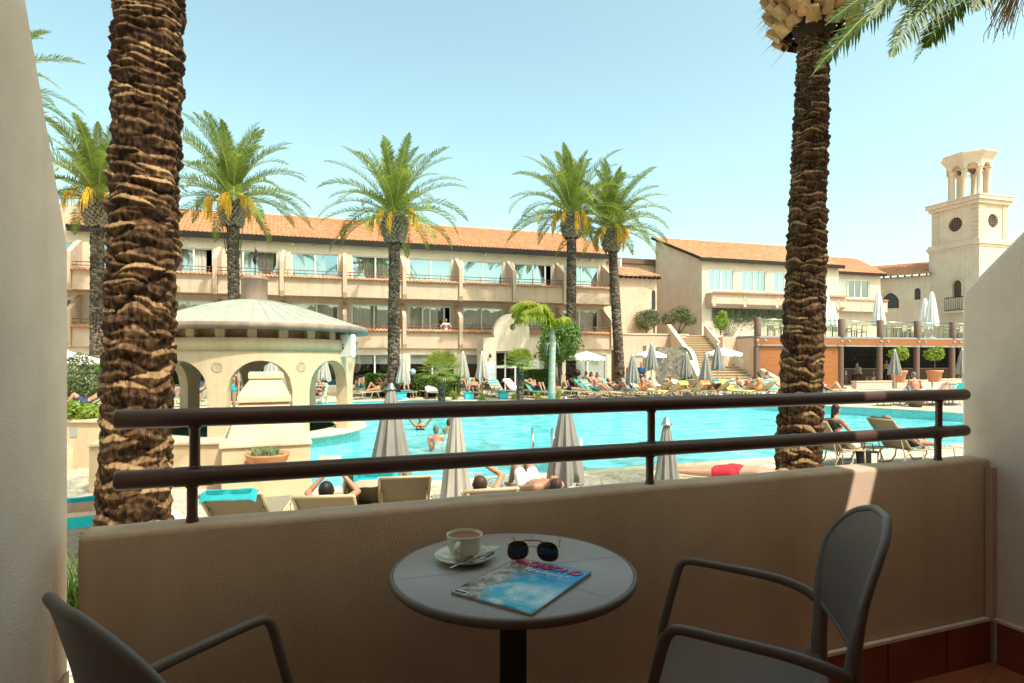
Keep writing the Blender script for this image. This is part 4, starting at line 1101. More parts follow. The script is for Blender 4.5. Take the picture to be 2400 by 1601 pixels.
mb = MB(); mb.add([(1.9, .22, 6.9), (3.5, .22, 6.9), (3.5, .22, 9.2), (1.9, .22, 9.2)], [(0, 1, 2, 3)]); mb.add([(4.5, .22, 7.6), (5.1, .22, 7.6), (5.1, .22, 8.9), (4.5, .22, 8.9)], [(0, 1, 2, 3)]); obj('pane', mb, simple('dark_glass', (.03, .028, .025), .1, .2, 2, spec=.5), LK)
mb = MB(); mb.prism([V((x, -.06, z)) for x, z in arch_poly(1.85, 3.5, 6.86, 7.56, 8, True)], (0, .05, 0)); 
m2 = MB(); P_o = arch_poly(1.83, 3.52, 6.9, 7.58, 10, True); P_i = arch_poly(2.0, 3.35, 7.0, 7.55, 10, True)
for i in range(len(P_o)):
    j = (i + 1) % len(P_o); m2.ob((P_i[i][0], -.04, P_i[i][1]), (P_i[j][0] - P_i[i][0], 0, P_i[j][1] - P_i[i][1]), (0, .035, 0), (P_o[i][0] - P_i[i][0], 0, P_o[i][1] - P_i[i][1]))
obj('window_surround', m2, M['wall_pale'], LK)
mb = MB(); tiles(mb, (-1.4, -.5, 9.95), (LL + .1, -.5, 9.95), (-1.4, 4, 11.6), (LL + .1, 4, 11.6), .235, 12, .05, .045); obj('roof', mb, M['tile'], LK)
mb = MB()
for k in range(13): x = -1.2 + k * .55; mb.ob((x, -.48, 9.78), (.12, 0, 0), (0, .6, .2), (0, 0, .14))
obj('rafter_tails', mb, M['fascia'], LK)
# flat roofed wing behind, and the low connecting block by the hotel end
t = thing('rear_block', 'flat roofed pale block with dark parapet behind the tiled roofs', 'building', V((9, 52, 0)), HR)
mb = MB(); mb.box(-8, 9, 0, 5, 0, 10.6); obj('wall', mb, M['wall_pale'], t); mb = MB(); mb.box(-8.2, 9.1, -.35, 5, 10.602, 11.05); ROE = simple('roof_edge_brown', (.16, .09, .065), .7); obj('roof_edge', mb, ROE, t)
t = thing('rear_block', 'flat roofed pale block showing over the link roof beside the tower', 'building', V((9, 52, 0)), HR)
mb = MB(); mb.box(24, 40, 10, 14, 4, 12.6); obj('wall', mb, M['wall_pale'], t); mb = MB(); mb.box(23.8, 40.2, 9.7, 14, 12.602, 13.1); obj('roof_edge', mb, ROE, t)
CB = thing('connecting_block', 'rounded connecting block with arched slit window at the hotel end', 'building', V((0, 38, 0)), HR)
mb = MB(); pl = [(7.2, 3.2)] + [(11.2 + 1.8 * sin(rad(a)), 5.0 - 1.8 * cos(rad(a))) for a in range(0, 91, 9)] + [(13.0, 9.6), (7.2, 9.6)]
mb.prism([V((x, y, 3.4)) for x, y in pl], (0, 0, 5.0)); mb.prism([V((x * .96 + .3, y + .35, 0)) for x, y in pl], (0, 0, 3.4)); obj('wall', mb, M['wall'], CB)
mb = MB(); tiles(mb, (7.2, 2.75, 8.36), (12.3, 2.75, 8.36), (7.2, 5.2, 9.3), (11.6, 5.2, 9.3), .235, 6, .05, .045); tiles(mb, (12.3, 2.75, 8.36), (13.5, 4.6, 8.36), (11.6, 5.2, 9.3), (12.0, 6, 9.3), .235, 6, .05, .045); obj('roof', mb, M['tile'], CB)
mb = MB()
for k in range(14): mb.box(7.3 + k * .38, 7.42 + k * .38, 2.8, 3.25, 8.2, 8.32)
obj('rafter_tails', mb, M['fascia'], CB)
mb = MB(); m2 = MB(); m2.prism([V((x, 0, z)) for x, z in arch_poly(-.22, .22, 6.0, 7.2, 10)], (0, .05, 0)); m2.xf(Matrix.Translation((12.1, 3.4, 0)) @ Matrix.Rotation(rad(28), 4, 'Z')); obj('slit_window', m2, M['dark'], CB)
mb = MB(); mb.box(8.4, 12.2, 3.42, 3.5, 4.2, 5.6); obj('window', mb, M['dark'], CB)
mb = MB()
for x in (10.6, 10.9): mb.tube([(x, 6.5, 8.6), (x, 6.5, 10.2)], .12, 8)
mb.box(10.0, 10.5, 6.2, 6.8, 9.0, 10.0); obj('roof_plant', mb, simple('grey_duct', (.45, .44, .42), .5), CB)
# tower
TW = thing('bell_tower', 'cream square tower with open columned belvedere and round windows', 'tower', V((39.1, 50, 0)), HR)
mb = MB(); tw, td = 3.75, 4.4
# lower shaft: left face (x=0) with arched opening, front face
def face_left(mb, build):                     # build in (s along depth, z) then map to the x=0 face looking towards -x
    m = MB(); build(m); m.v = [V((p.y, td - p.x, p.z)) for p in m.v]; mb.merge(m)
face_left(mb, lambda m: (hole_panel(m, arch_poly(2.1, 2.95, 7.6, 8.7, 10), .0, td, 3.7, 12.0, 0, .3)))
mb.box(.0, tw, -.0, .02, 0, 12.0) if False else mb.add([(0, 0, 0), (tw, 0, 0), (tw, 0, 12), (0, 0, 12)], [(0, 1, 2, 3)])
mb.add([(0, td, 0), (0, 0, 0), (0, 0, 3.7), (0, td, 3.7)], [(0, 1, 2, 3)]); mb.add([(tw, 0, 0), (tw, td, 0), (tw, td, 12), (tw, 0, 12)], [(0, 1, 2, 3)]); mb.add([(tw, td, 0), (0, td, 0), (0, td, 12), (tw, td, 12)], [(0, 1, 2, 3)])
obj('shaft', mb, M['wall_pale'], TW)
def circ(c, z, r, n=20): return [(c + r * cos(2 * PI * k / n), z + r * sin(2 * PI * k / n)) for k in range(n)]
mb = MB(); i0 = .18
def upl(m): hole_panel(m, circ(td / 2 + .05, 14.0, .62), i0, td - i0, 12.4, 15.4, i0, .25)
face_left(mb, upl)
hole_panel(mb, circ(tw / 2, 14.0, .60), i0, tw - i0, 12.4, 15.4, i0, .25)
mb.add([(tw - i0, i0, 12.4), (tw - i0, td - i0, 12.4), (tw - i0, td - i0, 15.4), (tw - i0, i0, 15.4)], [(0, 1, 2, 3)]); mb.add([(tw - i0, td - i0, 12.4), (i0, td - i0, 12.4), (i0, td - i0, 15.4), (tw - i0, td - i0, 15.4)], [(0, 1, 2, 3)])
obj('upper_block', mb, M['wall_pale'], TW)
for x, y in ((i0, i0), (tw - i0, i0), (i0, td - i0)):
  mb = MB()
  for k in range(8):
    z = 12.42 + k * .37; X0, X1 = (x - .04, x + .62) if x < 1 else (x - .62, x + .04); Y0, Y1 = (y - .04, y + .62) if y < 1 else (y - .62, y + .04)
    if y < 1: mb.box(X0, X1, i0 - .05, i0 - .002, z, z + .34)
    if x < 1: mb.box(i0 - .05, i0 - .002, Y0, Y1, z, z + .34)
  obj('quoin', mb, M['stone'], TW)
mb = MB()
for k in range(0):
    z = 12.42 + k * .37
    for x in (i0 - .04, tw - i0 - .62): mb.box(x, x + .66, i0 - .05, i0 - .002, z, z + .34)
    for y in (i0 - .04, td - i0 - .62): mb.box(i0 - .05, i0 - .002, y, y + .66, z, z + .34)
mb = MB()
for G_ in (((11.75, 11.95, .06), (11.95, 12.2, .16), (12.2, 12.42, .08)), ((15.4, 15.7, .04), (15.7, 16.0, .20), (16.0, 16.12, .25))):
    mb = MB()
    for z0, z1, e in G_: mb.box(-e, tw + e, -e, td + e, z0, z1)
    bevel(obj('cornice', mb, M['wall_pale'], TW), .02)
cx_, cy_ = tw / 2, td / 2
for k in range(8):
    q = rad(22.5 + 45 * k); c = V((cx_ + 1.36 * cos(q), cy_ + 1.36 * sin(q), 0)); m2 = MB()
    m2.lathe([(.26, 16.12), (.26, 16.28), (.205, 16.34), (.185, 18.45), (.22, 18.55), (.26, 18.65), (.26, 18.75)], 16, c); obj('column', m2, M['wall_pale'], TW)
mb = MB()
for k in range(8):                            # arched drum
    qm = rad(45 * k + 45); m2 = MB(); hwd = 1.55 * math.tan(rad(22.5))
    hole_panel(m2, arch_poly(-.38, .38, 18.755, 18.80, 10), -hwd, hwd, 18.75, 19.40, -1.55, .32)
    m2.xf(Matrix.Translation((cx_, cy_, 0)) @ Matrix.Rotation(qm, 4, 'Z')); mb.merge(m2)
    m3 = MB(); m3.add([(-hwd * .8, -1.25, 19.25), (hwd * .8, -1.25, 19.25), (hwd * .8, -1.25, 19.38), (-hwd * .8, -1.25, 19.38)], [(3, 2, 1, 0)]); m3.xf(Matrix.Translation((cx_, cy_, 0)) @ Matrix.Rotation(qm, 4, 'Z')); mb.merge(m3)
obj('drum', mb, M['wall_pale'], TW)
mb = MB(); mb.lathe([(.1, 19.34), (1.66, 19.35), (1.70, 19.5), (2.03, 19.92), (2.1, 19.97), (2.1, 20.08), (.01, 20.22)], 8, (cx_, cy_, 0), 0, False, rad(22.5), rad(382.5)); obj('roof_cap', mb, M['wall_pale'], TW)
mb = MB()
for k in range(7):
    s = -.6 + 1.2 * k / 6; h = math.sqrt(max(.01, .62 ** 2 - s * s))
    mb.box(tw / 2 + s - .02, tw / 2 + s + .02, i0 + .12, i0 + .16, 14 - h, 14 + h); mb.box(tw / 2 - h, tw / 2 + h, i0 + .125, i0 + .155, 14 + s - .02, 14 + s + .02)
    mb.box(i0 + .12, i0 + .16, td / 2 - .05 + s - .02, td / 2 - .05 + s + .02, 14 - h, 14 + h); mb.box(i0 + .125, i0 + .155, td / 2 - .05 - h, td / 2 - .05 + h, 14 + s - .02, 14 + s + .02)
mb.box(i0 + .24, tw - i0 - .1, i0 + .24, td - i0 - .1, 12.5, 15.3, 1); obj('lattice_window', mb, [simple('lattice', (.22, .14, .10), .7), M['dark']], TW)
mb = MB(); mb.box(.28, .3, 1.2, 2.5, 7.4, 9.3); obj('door', mb, M['grey_wood'], TW)
mb = MB()
for k in range(9): y = 1.1 + 1.5 * k / 8; mb.tube([(-.45, y, 6.45), (-.45, y, 7.6)], .018, 6)
for z in (6.5, 7.6): mb.tube([(0, 1.1, z), (-.45, 1.1, z), (-.45, 2.6, z), (0, 2.6, z)], .025, 6, sm=False)
obj('balcony_railing', mb, M['fascia'], TW)
mb = MB(); mb.box(-.55, .0, 1.0, 2.7, 6.25, 6.42); obj('balcony_slab', mb, M['wall_pale'], TW)
m2 = MB(); P_o = arch_poly(1.85, 3.2, 7.6, 8.7, 10); P_i = arch_poly(2.1, 2.95, 7.6, 8.7, 10); mm = MB()
for i in range(1, len(P_o) - 1): mm.ob((P_i[i][0], -.05, P_i[i][1]), (P_i[i + 1][0] - P_i[i][0], 0, P_i[i + 1][1] - P_i[i][1]), (0, .045, 0), (P_o[i][0] - P_i[i][0], 0, P_o[i][1] - P_i[i][1]))
mm.v = [V((p.y, td - p.x, p.z)) for p in mm.v]; obj('arch_surround', mm, M['stone'], TW)

# ------------------------------------------------------------------ terrace with the bar underneath
TA = V((15.5, 37.6, 0)); TDIR = math.atan2(.95, 3.16)
TR_ = thing('terrace_building', 'raised terrace with orange timber fascia over an open bar', 'terrace', TA, TDIR)
FL = 3.75; SP = 3.3; NPOST = 9; TL = SP * 9
mb = MB(); mb.box(-.1, TL, .0, 11, FL - .12, FL); mb.box(-.1, TL, -.06, .0, FL - .14, FL - .02)
mb2 = MB(); mb2.box(-.08, .1, .3, 11, .2, FL - .145); obj('end_wall', mb2, M['wall'], TR_); obj('floor_slab', mb, simple('grey_trim', (.27, .27, .28), .6, .1), TR_)
mb = MB(); mb.box(-.1, TL, -.04, .15, FL - .56, FL - .142); mb.box(-.05, 2 * SP - .2, .10, .25, .3, FL - .66); obj('timber_cladding', mb, M['wood'], TR_)
mb = MB(); mb.box(-.1, TL, -.07, .2, FL - .66, FL - .562); obj('steel_beam', mb, simple('grey_trim2', (.25, .25, .26), .6, .1), TR_)
for k in range(NPOST):
    x = k * SP
    mb = MB(); mb.lathe([(.19, .3), (.19, FL - .66)], 20, (x, .12, 0)) if k >= 2 else mb.box(x - .14, x + .14, .0, .28, .3, FL - .66)
    obj('column', mb, M['post'], TR_)
    mb = MB(); mb.lathe([(.21, FL), (.21, FL + 1.12), (.19, FL + 1.15), (.001, FL + 1.15)], 20, (x, .05, 0)); obj('rail_pier', mb, M['post'], TR_)
    if k < NPOST - 1:
        mb = MB(); mb.box(x + .24, x + SP - .24, .04, .052, FL + .06, FL + 1.0); pn = obj('glass_panel', mb, M['pane_rail'], TR_)
        mb = MB(); mb.tube([(x + .2, .046, FL + 1.03), (x + SP - .2, .046, FL + 1.03)], .025, 8); obj('handrail', mb, M['steel'], pn)
    mb = MB(); mb.tube([(x + .3, -.08, FL - .2), (x + .3, -.25, FL - .25)], .02, 6); mb.ell((x + .3, -.28, FL - .33), (.10, .10, .10)); mb.ell((x - .3, -.28, FL - .33), (.10, .10, .10)); obj('lamp_globe', mb, simple('lamp_grey', (.30, .28, .25), .5), TR_)
mb = MB(); mb.box(2 * SP, TL, 6.8, 7, .3, FL - .12); mb.box(2 * SP - .1, 2 * SP, .3, 7, .3, FL - .12); obj('bar_back_wall', mb, simple('bar_wall', (.035, .05, .048), .7, .3, 1), TR_)
mb = MB(); mb.box(2 * SP + .2, TL, 4.0, 4.6, .42, 1.5); obj('bar_counter', mb, simple('bar_counter_wood', (.11, .05, .03), .5, .3, 3), TR_)
mb = MB(); mb.box(2 * SP + .2, TL, 3.9, 4.65, 1.502, 1.56); obj('counter_top', mb, simple('counter_stone', (.32, .28, .24), .3, .2), TR_)
mb = MB(); mb.box(2 * SP, TL, -.4, 7, .22, .42); obj('bar_floor', mb, M['stone'], TR_)
mb = MB()
for k in range(3): mb.box(2 * SP + 2, TL - 1, 6.5, 6.8, 1.7 + .45 * k, 1.75 + .45 * k)
sh = obj('back_shelf', mb, M['grey_wood'], TR_)
for k in range(44):
    x = 2 * SP + 2.3 + rnd.random() * 9.5; z = 1.75 + .45 * rnd.randint(0, 2); m2 = MB(); m2.lathe([(.04, z), (.04, z + .2), (.015, z + .26), (.015, z + .32)], 8, (x, 6.62, 0))
    obj('bottle', m2, simple('bottle_%d' % (k % 4), ((.02, .10, .04), (.25, .10, .02), (.35, .30, .22), (.03, .05, .12))[k % 4], .15, .1), sh) if k < 30 else None
mb = MB(); mb.box(2 * SP + 2.4, 2 * SP + 3.2, 6.76, 6.79, 2.2, 2.9); obj('wall_panel', mb, simple('warm_panel', (.35, .13, .05), .5), TR_)
# side wall below the terrace facing the stairs
t = thing('stair_side_wall', 'tan wall between the stairs and the orange timber cladding', 'wall', V((14.0, 38.6, 0)), HR)
mb = MB(); mb.box(.0, 2.2, .6, .9, 0, FL - .02); obj('wall', mb, M['wall'], t)
# stairs
ST = thing('garden_stairs', 'broad pale stone stairs climbing to the upper terrace', 'stairs', V((13.9, 36.6, 0)), rad(6))
NS = 22; mb = MB()
def sw(k): return 2.3 - 1.1 * min(1, k / 12)
for k in range(NS):
    z = .3 + .166 * (k + 1); w = sw(k); sh_ = -.55 * min(1, k / 12)
    mb.box(sh_ - w, sh_ + w, .30 * k, .30 * (k + 1) + .02 * 0, .2, z - .03)
obj('riser', mb, simple('riser_stone', (.40, .26, .15), .85, .1), ST)
mb = MB()
for k in range(NS):
    z = .3 + .166 * (k + 1); w = sw(k); sh_ = -.55 * min(1, k / 12); mb.box(sh_ - w, sh_ + w, .30 * k - .05, .30 * (k + 1) - .051, z - .035, z)
obj('tread', mb, M['stone'], ST)
def strwall(name, f, thick, parent, mat, up=.75):
    mb = MB(); pts = [f(k) for k in range(NS + 1)]
    for k in range(NS):
        a, b = pts[k], pts[k + 1]
        za, zb_ = .3 + .166 * k + up, .3 + .166 * (k + 1) + up
        mb.add([(a, .3 * k, .2), (a + thick, .3 * k, .2), (b + thick, .3 * k + .3, .2), (b, .3 * k + .3, .2), (a, .3 * k, za), (a + thick, .3 * k, za), (b + thick, .3 * k + .3, zb_), (b, .3 * k + .3, zb_)], [(3, 2, 1, 0), (4, 5, 6, 7), (0, 1, 5, 4), (1, 2, 6, 5), (2, 3, 7, 6), (3, 0, 4, 7)])
    o = obj(name, mb, mat, parent); return o
strwall('balustrade', lambda k: -.55 * min(1, k / 12) - sw(k) - .32 - .9 * (max(0, 8 - k) / 8) ** 2 * 0, .30, ST, M['wall_pale'], .80)
strwall('balustrade', lambda k: -.55 * min(1, k / 12) + sw(k) + .02, .30, ST, M['wall_pale'], .80)
mb = MB(); mb.tube([(sw(0) + .1, .3, 1.45), (sw(12) - .4, 3.9, 3.4)], .025, 6); obj('handrail', mb, M['rail_far'], ST)
# retaining wall and slate water wall
t = thing('retaining_wall', 'tan retaining wall behind the slate panel by the stairs', 'wall', V((7.2, 41.2, 0)), HR)
mb = MB(); mb.box(.2, 5.6, 0, .35, 0, 3.96); mb.box(.2, 5.6, .36, 4, 3.5, 3.9); obj('wall', mb, M['wall'], t); mb = MB(); mb.box(.1, 5.7, -.06, .42, 3.962, 4.05); obj('coping', mb, M['wall_pale'], t)
t = thing('slate_wall', 'dark slate clad fountain wall with curved white edge by the stairs', 'wall', V((9.0, 37.6, 0)), HR)
mb = MB(); prof = [(0, 0)] + [(2.95, 0)] + [(2.95 - .0, .3)] + [(2.95 - .9 * (1 - cos(rad(a))) * 1.0, .3 + 2.72 * sin(rad(a))) for a in range(8, 91, 8)] + [(0, 3.02)]
mb.prism([V((x, 0, z)) for x, z in prof], (0, .4, 0)); obj('slate_panel', mb, M['slate'], t)
mb = MB(); arc = [(2.95 - .9 * (1 - cos(rad(a))), .3 + 2.72 * sin(rad(a))) for a in range(0, 91, 6)]
for k in range(len(arc) - 1): mb.ob((arc[k][0] + .01, -.08, arc[k][1]), (.30, 0, 0), (0, .6, 0), (arc[k + 1][0] - arc[k][0], 0, arc[k + 1][1] - arc[k][1]))
mb.box(2.96, 3.26, -.08, .52, 0, .3)
obj('curved_edge', mb, M['white'], t)
mb = MB(); mb.box(-.62, -.002, -.05, .45, 0, 3.1); obj('end_pier', mb, M['wall_pale'], t)
t = thing('deck_wall', 'low cream wall along the foot of the bar terrace', 'wall', V((15.7, 36.2, 0)), TDIR)
mb = MB(); mb.box(-.5, 1.9, 0, .35, 0, 1.0); mb.box(7.4, 10.4, .8, 1.2, 0, .75); mb.box(10.6, 13.6, .6, 1.0, 0, .78); mb.box(13.8, 16.4, .6, 1.0, 0, .84); obj('wall', mb, M['wall_pale'], t)
mb = MB(); mb.box(-.55, 1.95, -.05, .4, 1.002, 1.06); mb.box(7.35, 10.45, .75, 1.25, .752, .81); mb.box(10.55, 13.65, .55, 1.05, .782, .84); mb.box(13.75, 16.45, .55, 1.05, .842, .9); obj('coping', mb, M['stone'], t)
# ------------------------------------------------------------------ palms
def palm_trunk(z0, z1, rf, pitch, m, na, nz, p0, seed=0, cx=lambda z: 0, cy=lambda z: 0):
    """Trunk surface covered with overlapping cut leaf bases. rf(z) radius, pitch(z) row height, m bases per turn."""
    rr = random.Random(seed); rows = []; z = z0 - .3
    while z < z1 + .3: rows.append(z); z += pitch(z)
    jit = {}
    mb = MB(); mb.c = []
    import bisect
    for k in range(nz + 1):
        z = z0 + (z1 - z0) * k / nz; R_ = rf(z)
        for j in range(na):
            q = 2 * PI * j / na; best = 0; tone = .1
            zz = z + pitch(z) * 2 * q / (2 * PI) + .75 * pitch(z) * noise.noise(V((cos(q) * 1.6, sin(q) * 1.6, z * 2.2 + seed)))
            i0 = bisect.bisect(rows, zz) - 1
            for i in (i0 - 1, i0, i0 + 1, i0 + 2):
                if i < 0 or i >= len(rows) - 1: continue
                ph = rows[i + 1] - rows[i]
                u = q / (2 * PI) * m + (.5 if i % 2 else 0) + .35 * noise.noise(V((i * 3.7, seed, 1)))
                c = math.floor(u); 
                for cc in (c, c + 1):
                    key = (i, cc % m)
                    if key not in jit: jit[key] = (rr.uniform(-.24, .24), rr.uniform(-.42, .42), rr.uniform(.45, 1.35), rr.uniform(-.55, .55), rr.uniform(.15, 1))
                    ju, jz, js, jt, jc = jit[key]
                    a = (u - cc - ju) / .60
                    if abs(a) >= 1: continue
                    b = (zz - rows[i] - jz * ph - jt * a * ph) / ph
                    sag = 1 - a * a
                    lo = -1.05 * sag ** .8 - .05; hi = .75 * sag ** .7
                    if b < lo or b > hi: continue
                    t = (b - lo) / max(1e-3, hi - lo)
                    prof = (.22 + .78 * (t / .68) ** 1.1) if t < .68 else 1 - .55 * ((t - .68) / .32) ** 1.2
                    h = prof * sag ** .35 * js
                    if h > best:
                        best = h; tone = (.22 + .22 * t if t < .66 else .40 + .52 * jc * jc) * (.5 + .5 * jc)
            n3 = noise.noise(V((cos(q) * R_ * 34, sin(q) * R_ * 34, z * 20))); n4 = noise.noise(V((cos(q) * R_ * 9, sin(q) * R_ * 9, z * 7 + 5)))
            r = R_ + p0 * (best - .55) + p0 * .30 * n3 + p0 * .28 * n4
            mb.v.append(V((cx(z) + r * cos(q), cy(z) + r * sin(q), z))); mb.c.append(min(1, max(0, tone + .26 * n3 + .16 * n4 - (.12 if best < .2 else 0))))
    for k in range(nz):
        for j in range(na):
            a = k * na + j; b = k * na + (j + 1) % na; mb.f.append((a, b, b + na, a + na)); mb.m.append(0); mb.s.append(True)
    return mb

def frond(mb, base, az, el, L, droop, nl, leaf, mi_r=1, wid=.03, curl=.5, rr=rnd, vee=.55, r0=.03, twist=None):
    """One feather frond: arching rachis with pinnate leaflets on both sides."""
    d = V((cos(az) * cos(el), sin(az) * cos(el), sin(el))); pts = []; p = V(base); N = 14; e = el
    side = V((-sin(az), cos(az), 0)); tw = rr.uniform(-.35, .35) if twist is None else twist; sway = rr.uniform(-.12, .12)
    for i in range(N + 1):
        pts.append(p.copy()); t = i / N; e2 = el - droop * t ** 1.35
        a2 = az + sway * t
        p = p + V((cos(a2) * cos(e2), sin(a2) * cos(e2), sin(e2))) * (L / N)
    mb.tube(pts[:], [r0 * (1 - .88 * i / N) for i in range(N + 1)], 5, mi_r, cap=False)
    for k in range(nl):
        t = .10 + .90 * (k + .5) / nl; f = t * N; i = min(N - 1, int(f)); x = f - i
        c = pts[i].lerp(pts[i + 1], x); tg = (pts[i + 1] - pts[i]).normalized()
        sd = tg.cross(V((0, 0, 1)))
        if sd.length < .05: sd = side.copy()
        sd.normalize(); up = sd.cross(tg).normalized()
        sd2 = sd * cos(tw * t) + up * sin(tw * t); up2 = up * cos(tw * t) - sd * sin(tw * t)
        ll = leaf * (sin(PI * min(1, .12 + t * .90)) ** .6) * rr.uniform(.82, 1.12)
        if t > .9: ll *= .8
        for s in (-1, 1):
            fw = .55 + .75 * t + rr.uniform(-.18, .18)
            dr = (sd2 * s + tg * fw + up2 * (vee + rr.uniform(-.3, .3))).normalized()
            w = wid * rr.uniform(.8, 1.2)
            wv = dr.cross(up2).normalized() * w
            m1 = c + dr * ll * .5; end = c + dr * ll + V((0, 0, -1)) * ll * curl * rr.uniform(.12, .55)
            m1 = m1 + V((0, 0, -1)) * ll * curl * .04
            b = len(mb.v)
            mb.v += [c - wv * .5, c + wv * .5, m1 + wv, m1 - wv, end]
            mb.f += [(b, b + 1, b + 2, b + 3), (b + 3, b + 2, b + 4)]; mb.m += [0, 0]; mb.s += [False, False]
def crown(nf, L, seed, nl=84, leaf=.60, wid=.0185, z=0):
    rr = random.Random(seed); mb = MB()
    for k in range(nf):
        u = k / nf; az = k * 2.39996 + rr.uniform(-.25, .25)
        el = rad(87 - 92 * u ** 1.25 + rr.uniform(-8, 8))
        droop = rad(34 + 66 * min(1, u * 1.5) + rr.uniform(-12, 18))
        if u > .75: droop = rad(72 + rr.uniform(-14, 14))
        frond(mb, V((.14 * cos(az), .14 * sin(az), z + .30 * (1 - u))), az, el, L * rr.uniform(.86, 1.08) * (.86 + .14 * sin(PI * u)), droop, nl, leaf, rr=rr, wid=wid)
    return mb
def crown_up(nf, L, seed):
    rr = random.Random(seed); mb = MB()
    for k in range(nf):
        az = k * 2.39996; frond(mb, V((.14 * cos(az), .14 * sin(az), 0)), az, rad(88 - 30 * k / nf), L * rr.uniform(.9, 1.1), rad(30 + 25 * k / nf), 44, .52, rr=rr, wid=.022)
    return mb
def date_mesh(n, seed, L=1.1):
    rr = random.Random(seed); mb = MB()
    for k in range(n):
        az = k * 2 * PI / n + rr.uniform(-.3, .3); el = rad(rr.uniform(20, 55)); p = V((.16 * cos(az), .16 * sin(az), .05)); pts = [p.copy()]
        le = rr.uniform(.7, 1.25) * L
        for i in range(7):
            e = el - rad(22) * i; p = p + V((cos(az) * cos(e), sin(az) * cos(e), sin(e))) * le / 8; pts.append(p.copy())
        mb.tube(pts, [.03 - .002 * i for i in range(8)], 5, 0, cap=False)
        for s in range(56):
            t = rr.uniform(.45, 1); i = min(6, int(t * 7)); c = pts[i].lerp(pts[i + 1], t * 7 - i)
            a2 = az + rr.uniform(-1.1, 1.1); o = V((cos(a2), sin(a2), 0)) * rr.uniform(.02, .20)
            l2 = rr.uniform(.3, .75) * le * .7; c2 = c + o + V((0, 0, -.25 * l2)); c3 = c2 + o * .3 + V((0, 0, -.75 * l2))
            mb.tube([c, c2, c3], [.011, .012, .008], 4, 0, cap=False)
    return mb
def boots(r, h, n, seed, size=.16, out=.7):
    """the pineapple-like ball of cut leaf stubs below a crown"""
    rr = random.Random(seed); mb = MB()
    mb.lathe([(r * .34, -.02), (r * .40, .1), (r * .60, h * .25), (r * .75, h * .6), (r * .6, h)], 20, (0, 0, 0), 1)
    for k in range(n):
        u = (k + .5) / n; az = k * 2.39996; z = h * (u * 1.0)
        R_ = r * (.55 + .45 * sin(PI * min(1, .12 + u * .62)))
        b = V((R_ * .86 * cos(az), R_ * .86 * sin(az), z)); o = V((cos(az) * out, sin(az) * out, 1)).normalized()
        sd = V((-sin(az), cos(az), 0)); nr = sd.cross(o); L = size * rr.uniform(.55, 1.15); w = size * .40 * rr.uniform(.7, 1.3); t = size * .17
        tip = b + o * L
        mb.add([b - sd * w - nr * t, b + sd * w - nr * t, b + sd * w + nr * t, b - sd * w + nr * t, tip - sd * w * .6 - nr * t * .8, tip + sd * w * .6 - nr * t * .8, tip + sd * w * .55 + nr * t, tip - sd * w * .55 + nr * t], [(4, 5, 6, 7), (0, 1, 5, 4), (1, 2, 6, 5), (2, 3, 7, 6), (3, 0, 4, 7)])
    return mb
FROND = [M['frond'], M['rachis']]
# far palms along the pool: base pixel, trunk height given by the row of the crown's centre
CR = [mesh_of('crown', crown(46, 4.35, 5), FROND), mesh_of('crown', crown(44, 4.3, 9), FROND), mesh_of('crown', crown(47, 4.4, 21), FROND)]
DT = [mesh_of('date_stalks', date_mesh(9, 3, 1.45), M['dates']), mesh_of('date_stalks', date_mesh(7, 8, 1.55), M['dates'])]
BT = mesh_of('leaf_stubs', boots(.60, 1.25, 190, 4, .19, 1.0), [M['boot_far'], simple('boot_core', (.06, .045, .03), .9)])
def far_palm(label, px, d, pytop, lean, ci, k, rz, r=.30, rt=.26):
    x = (px - 1200) / F * d; g = ground_z(d); zt = EYE - (pytop - H0) / F * d; hgt = zt - g
    t = thing('palm_tree', label, 'palm tree', (x, d, g), 0, 'tall date palms along the far side of the pool')
    mb = palm_trunk(-.2, hgt - .2, lambda z: (r + .10 * max(0, 1 - z / .7) - (r - rt) * z / hgt) if z > 0 else r + .1, lambda z: .105, 7, 44, int(hgt * 26), .035, ci + int(px), cx=lambda z: lean * (z / hgt) ** 1.0)
    obj('trunk', mb, M['bark_far'], t)
    o = obj('leaf_stubs', BT, None, t, (lean, 0, hgt - 1.25)); o.scale = (k, k, 1)
    o = obj('date_stalks', DT[ci % 2], None, t, (lean, 0, hgt + .12), rz); o.scale = (k * .95,) * 3
    o = obj('crown', CR[ci % 3], None, t, (lean, 0, hgt), rz); o.scale = (k,) * 3
    return t
far_palm('tall palm with a wire frame round its trunk behind the kiosk', 552, 28.0, 470, -.15, 0, .98, .3, .24, .27)
far_palm('tall date palm standing in front of the hotel between kiosk and portal', 922, 29.5, 512, .06, 1, 1.02, 1.2)
far_palm('tall palm touching crowns with its neighbour, beside the white parasol', 1338, 34.0, 508, .04, 2, 1.02, 2.0)
far_palm('leaning palm at the corner of the hotel with a long date cluster', 1455, 35.5, 542, -.55, 0, 1.0, 4.1)
far_palm('palm half hidden by the big rough trunk near the side wall', 228, 27.0, 470, .0, 1, .98, 3.1)
far_palm('palm whose frond tips show past the tall side wall', -75, 22.0, 235, 0, 2, .92, .5)
pw = bpy.data.objects['palm_tree']           # wire guard on the first one
mb = MB(); hg = 8.0
for k in range(10):
    q = 2 * PI * k / 10; mb.tube([(-.12 + .30 * cos(q), .30 * sin(q), 6.9), (-.13 + .40 * cos(q), .40 * sin(q), 7.6), (-.14 + .47 * cos(q), .47 * sin(q), 8.3)], .012, 4)
for z, r in ((6.9, .30), (7.35, .37), (7.8, .42)): mb.tube([(-.13 + r * cos(2 * PI * k / 20), r * sin(2 * PI * k / 20), z) for k in range(21)], .014, 4)
obj('wire_guard', mb, M['grey_wood'], pw)

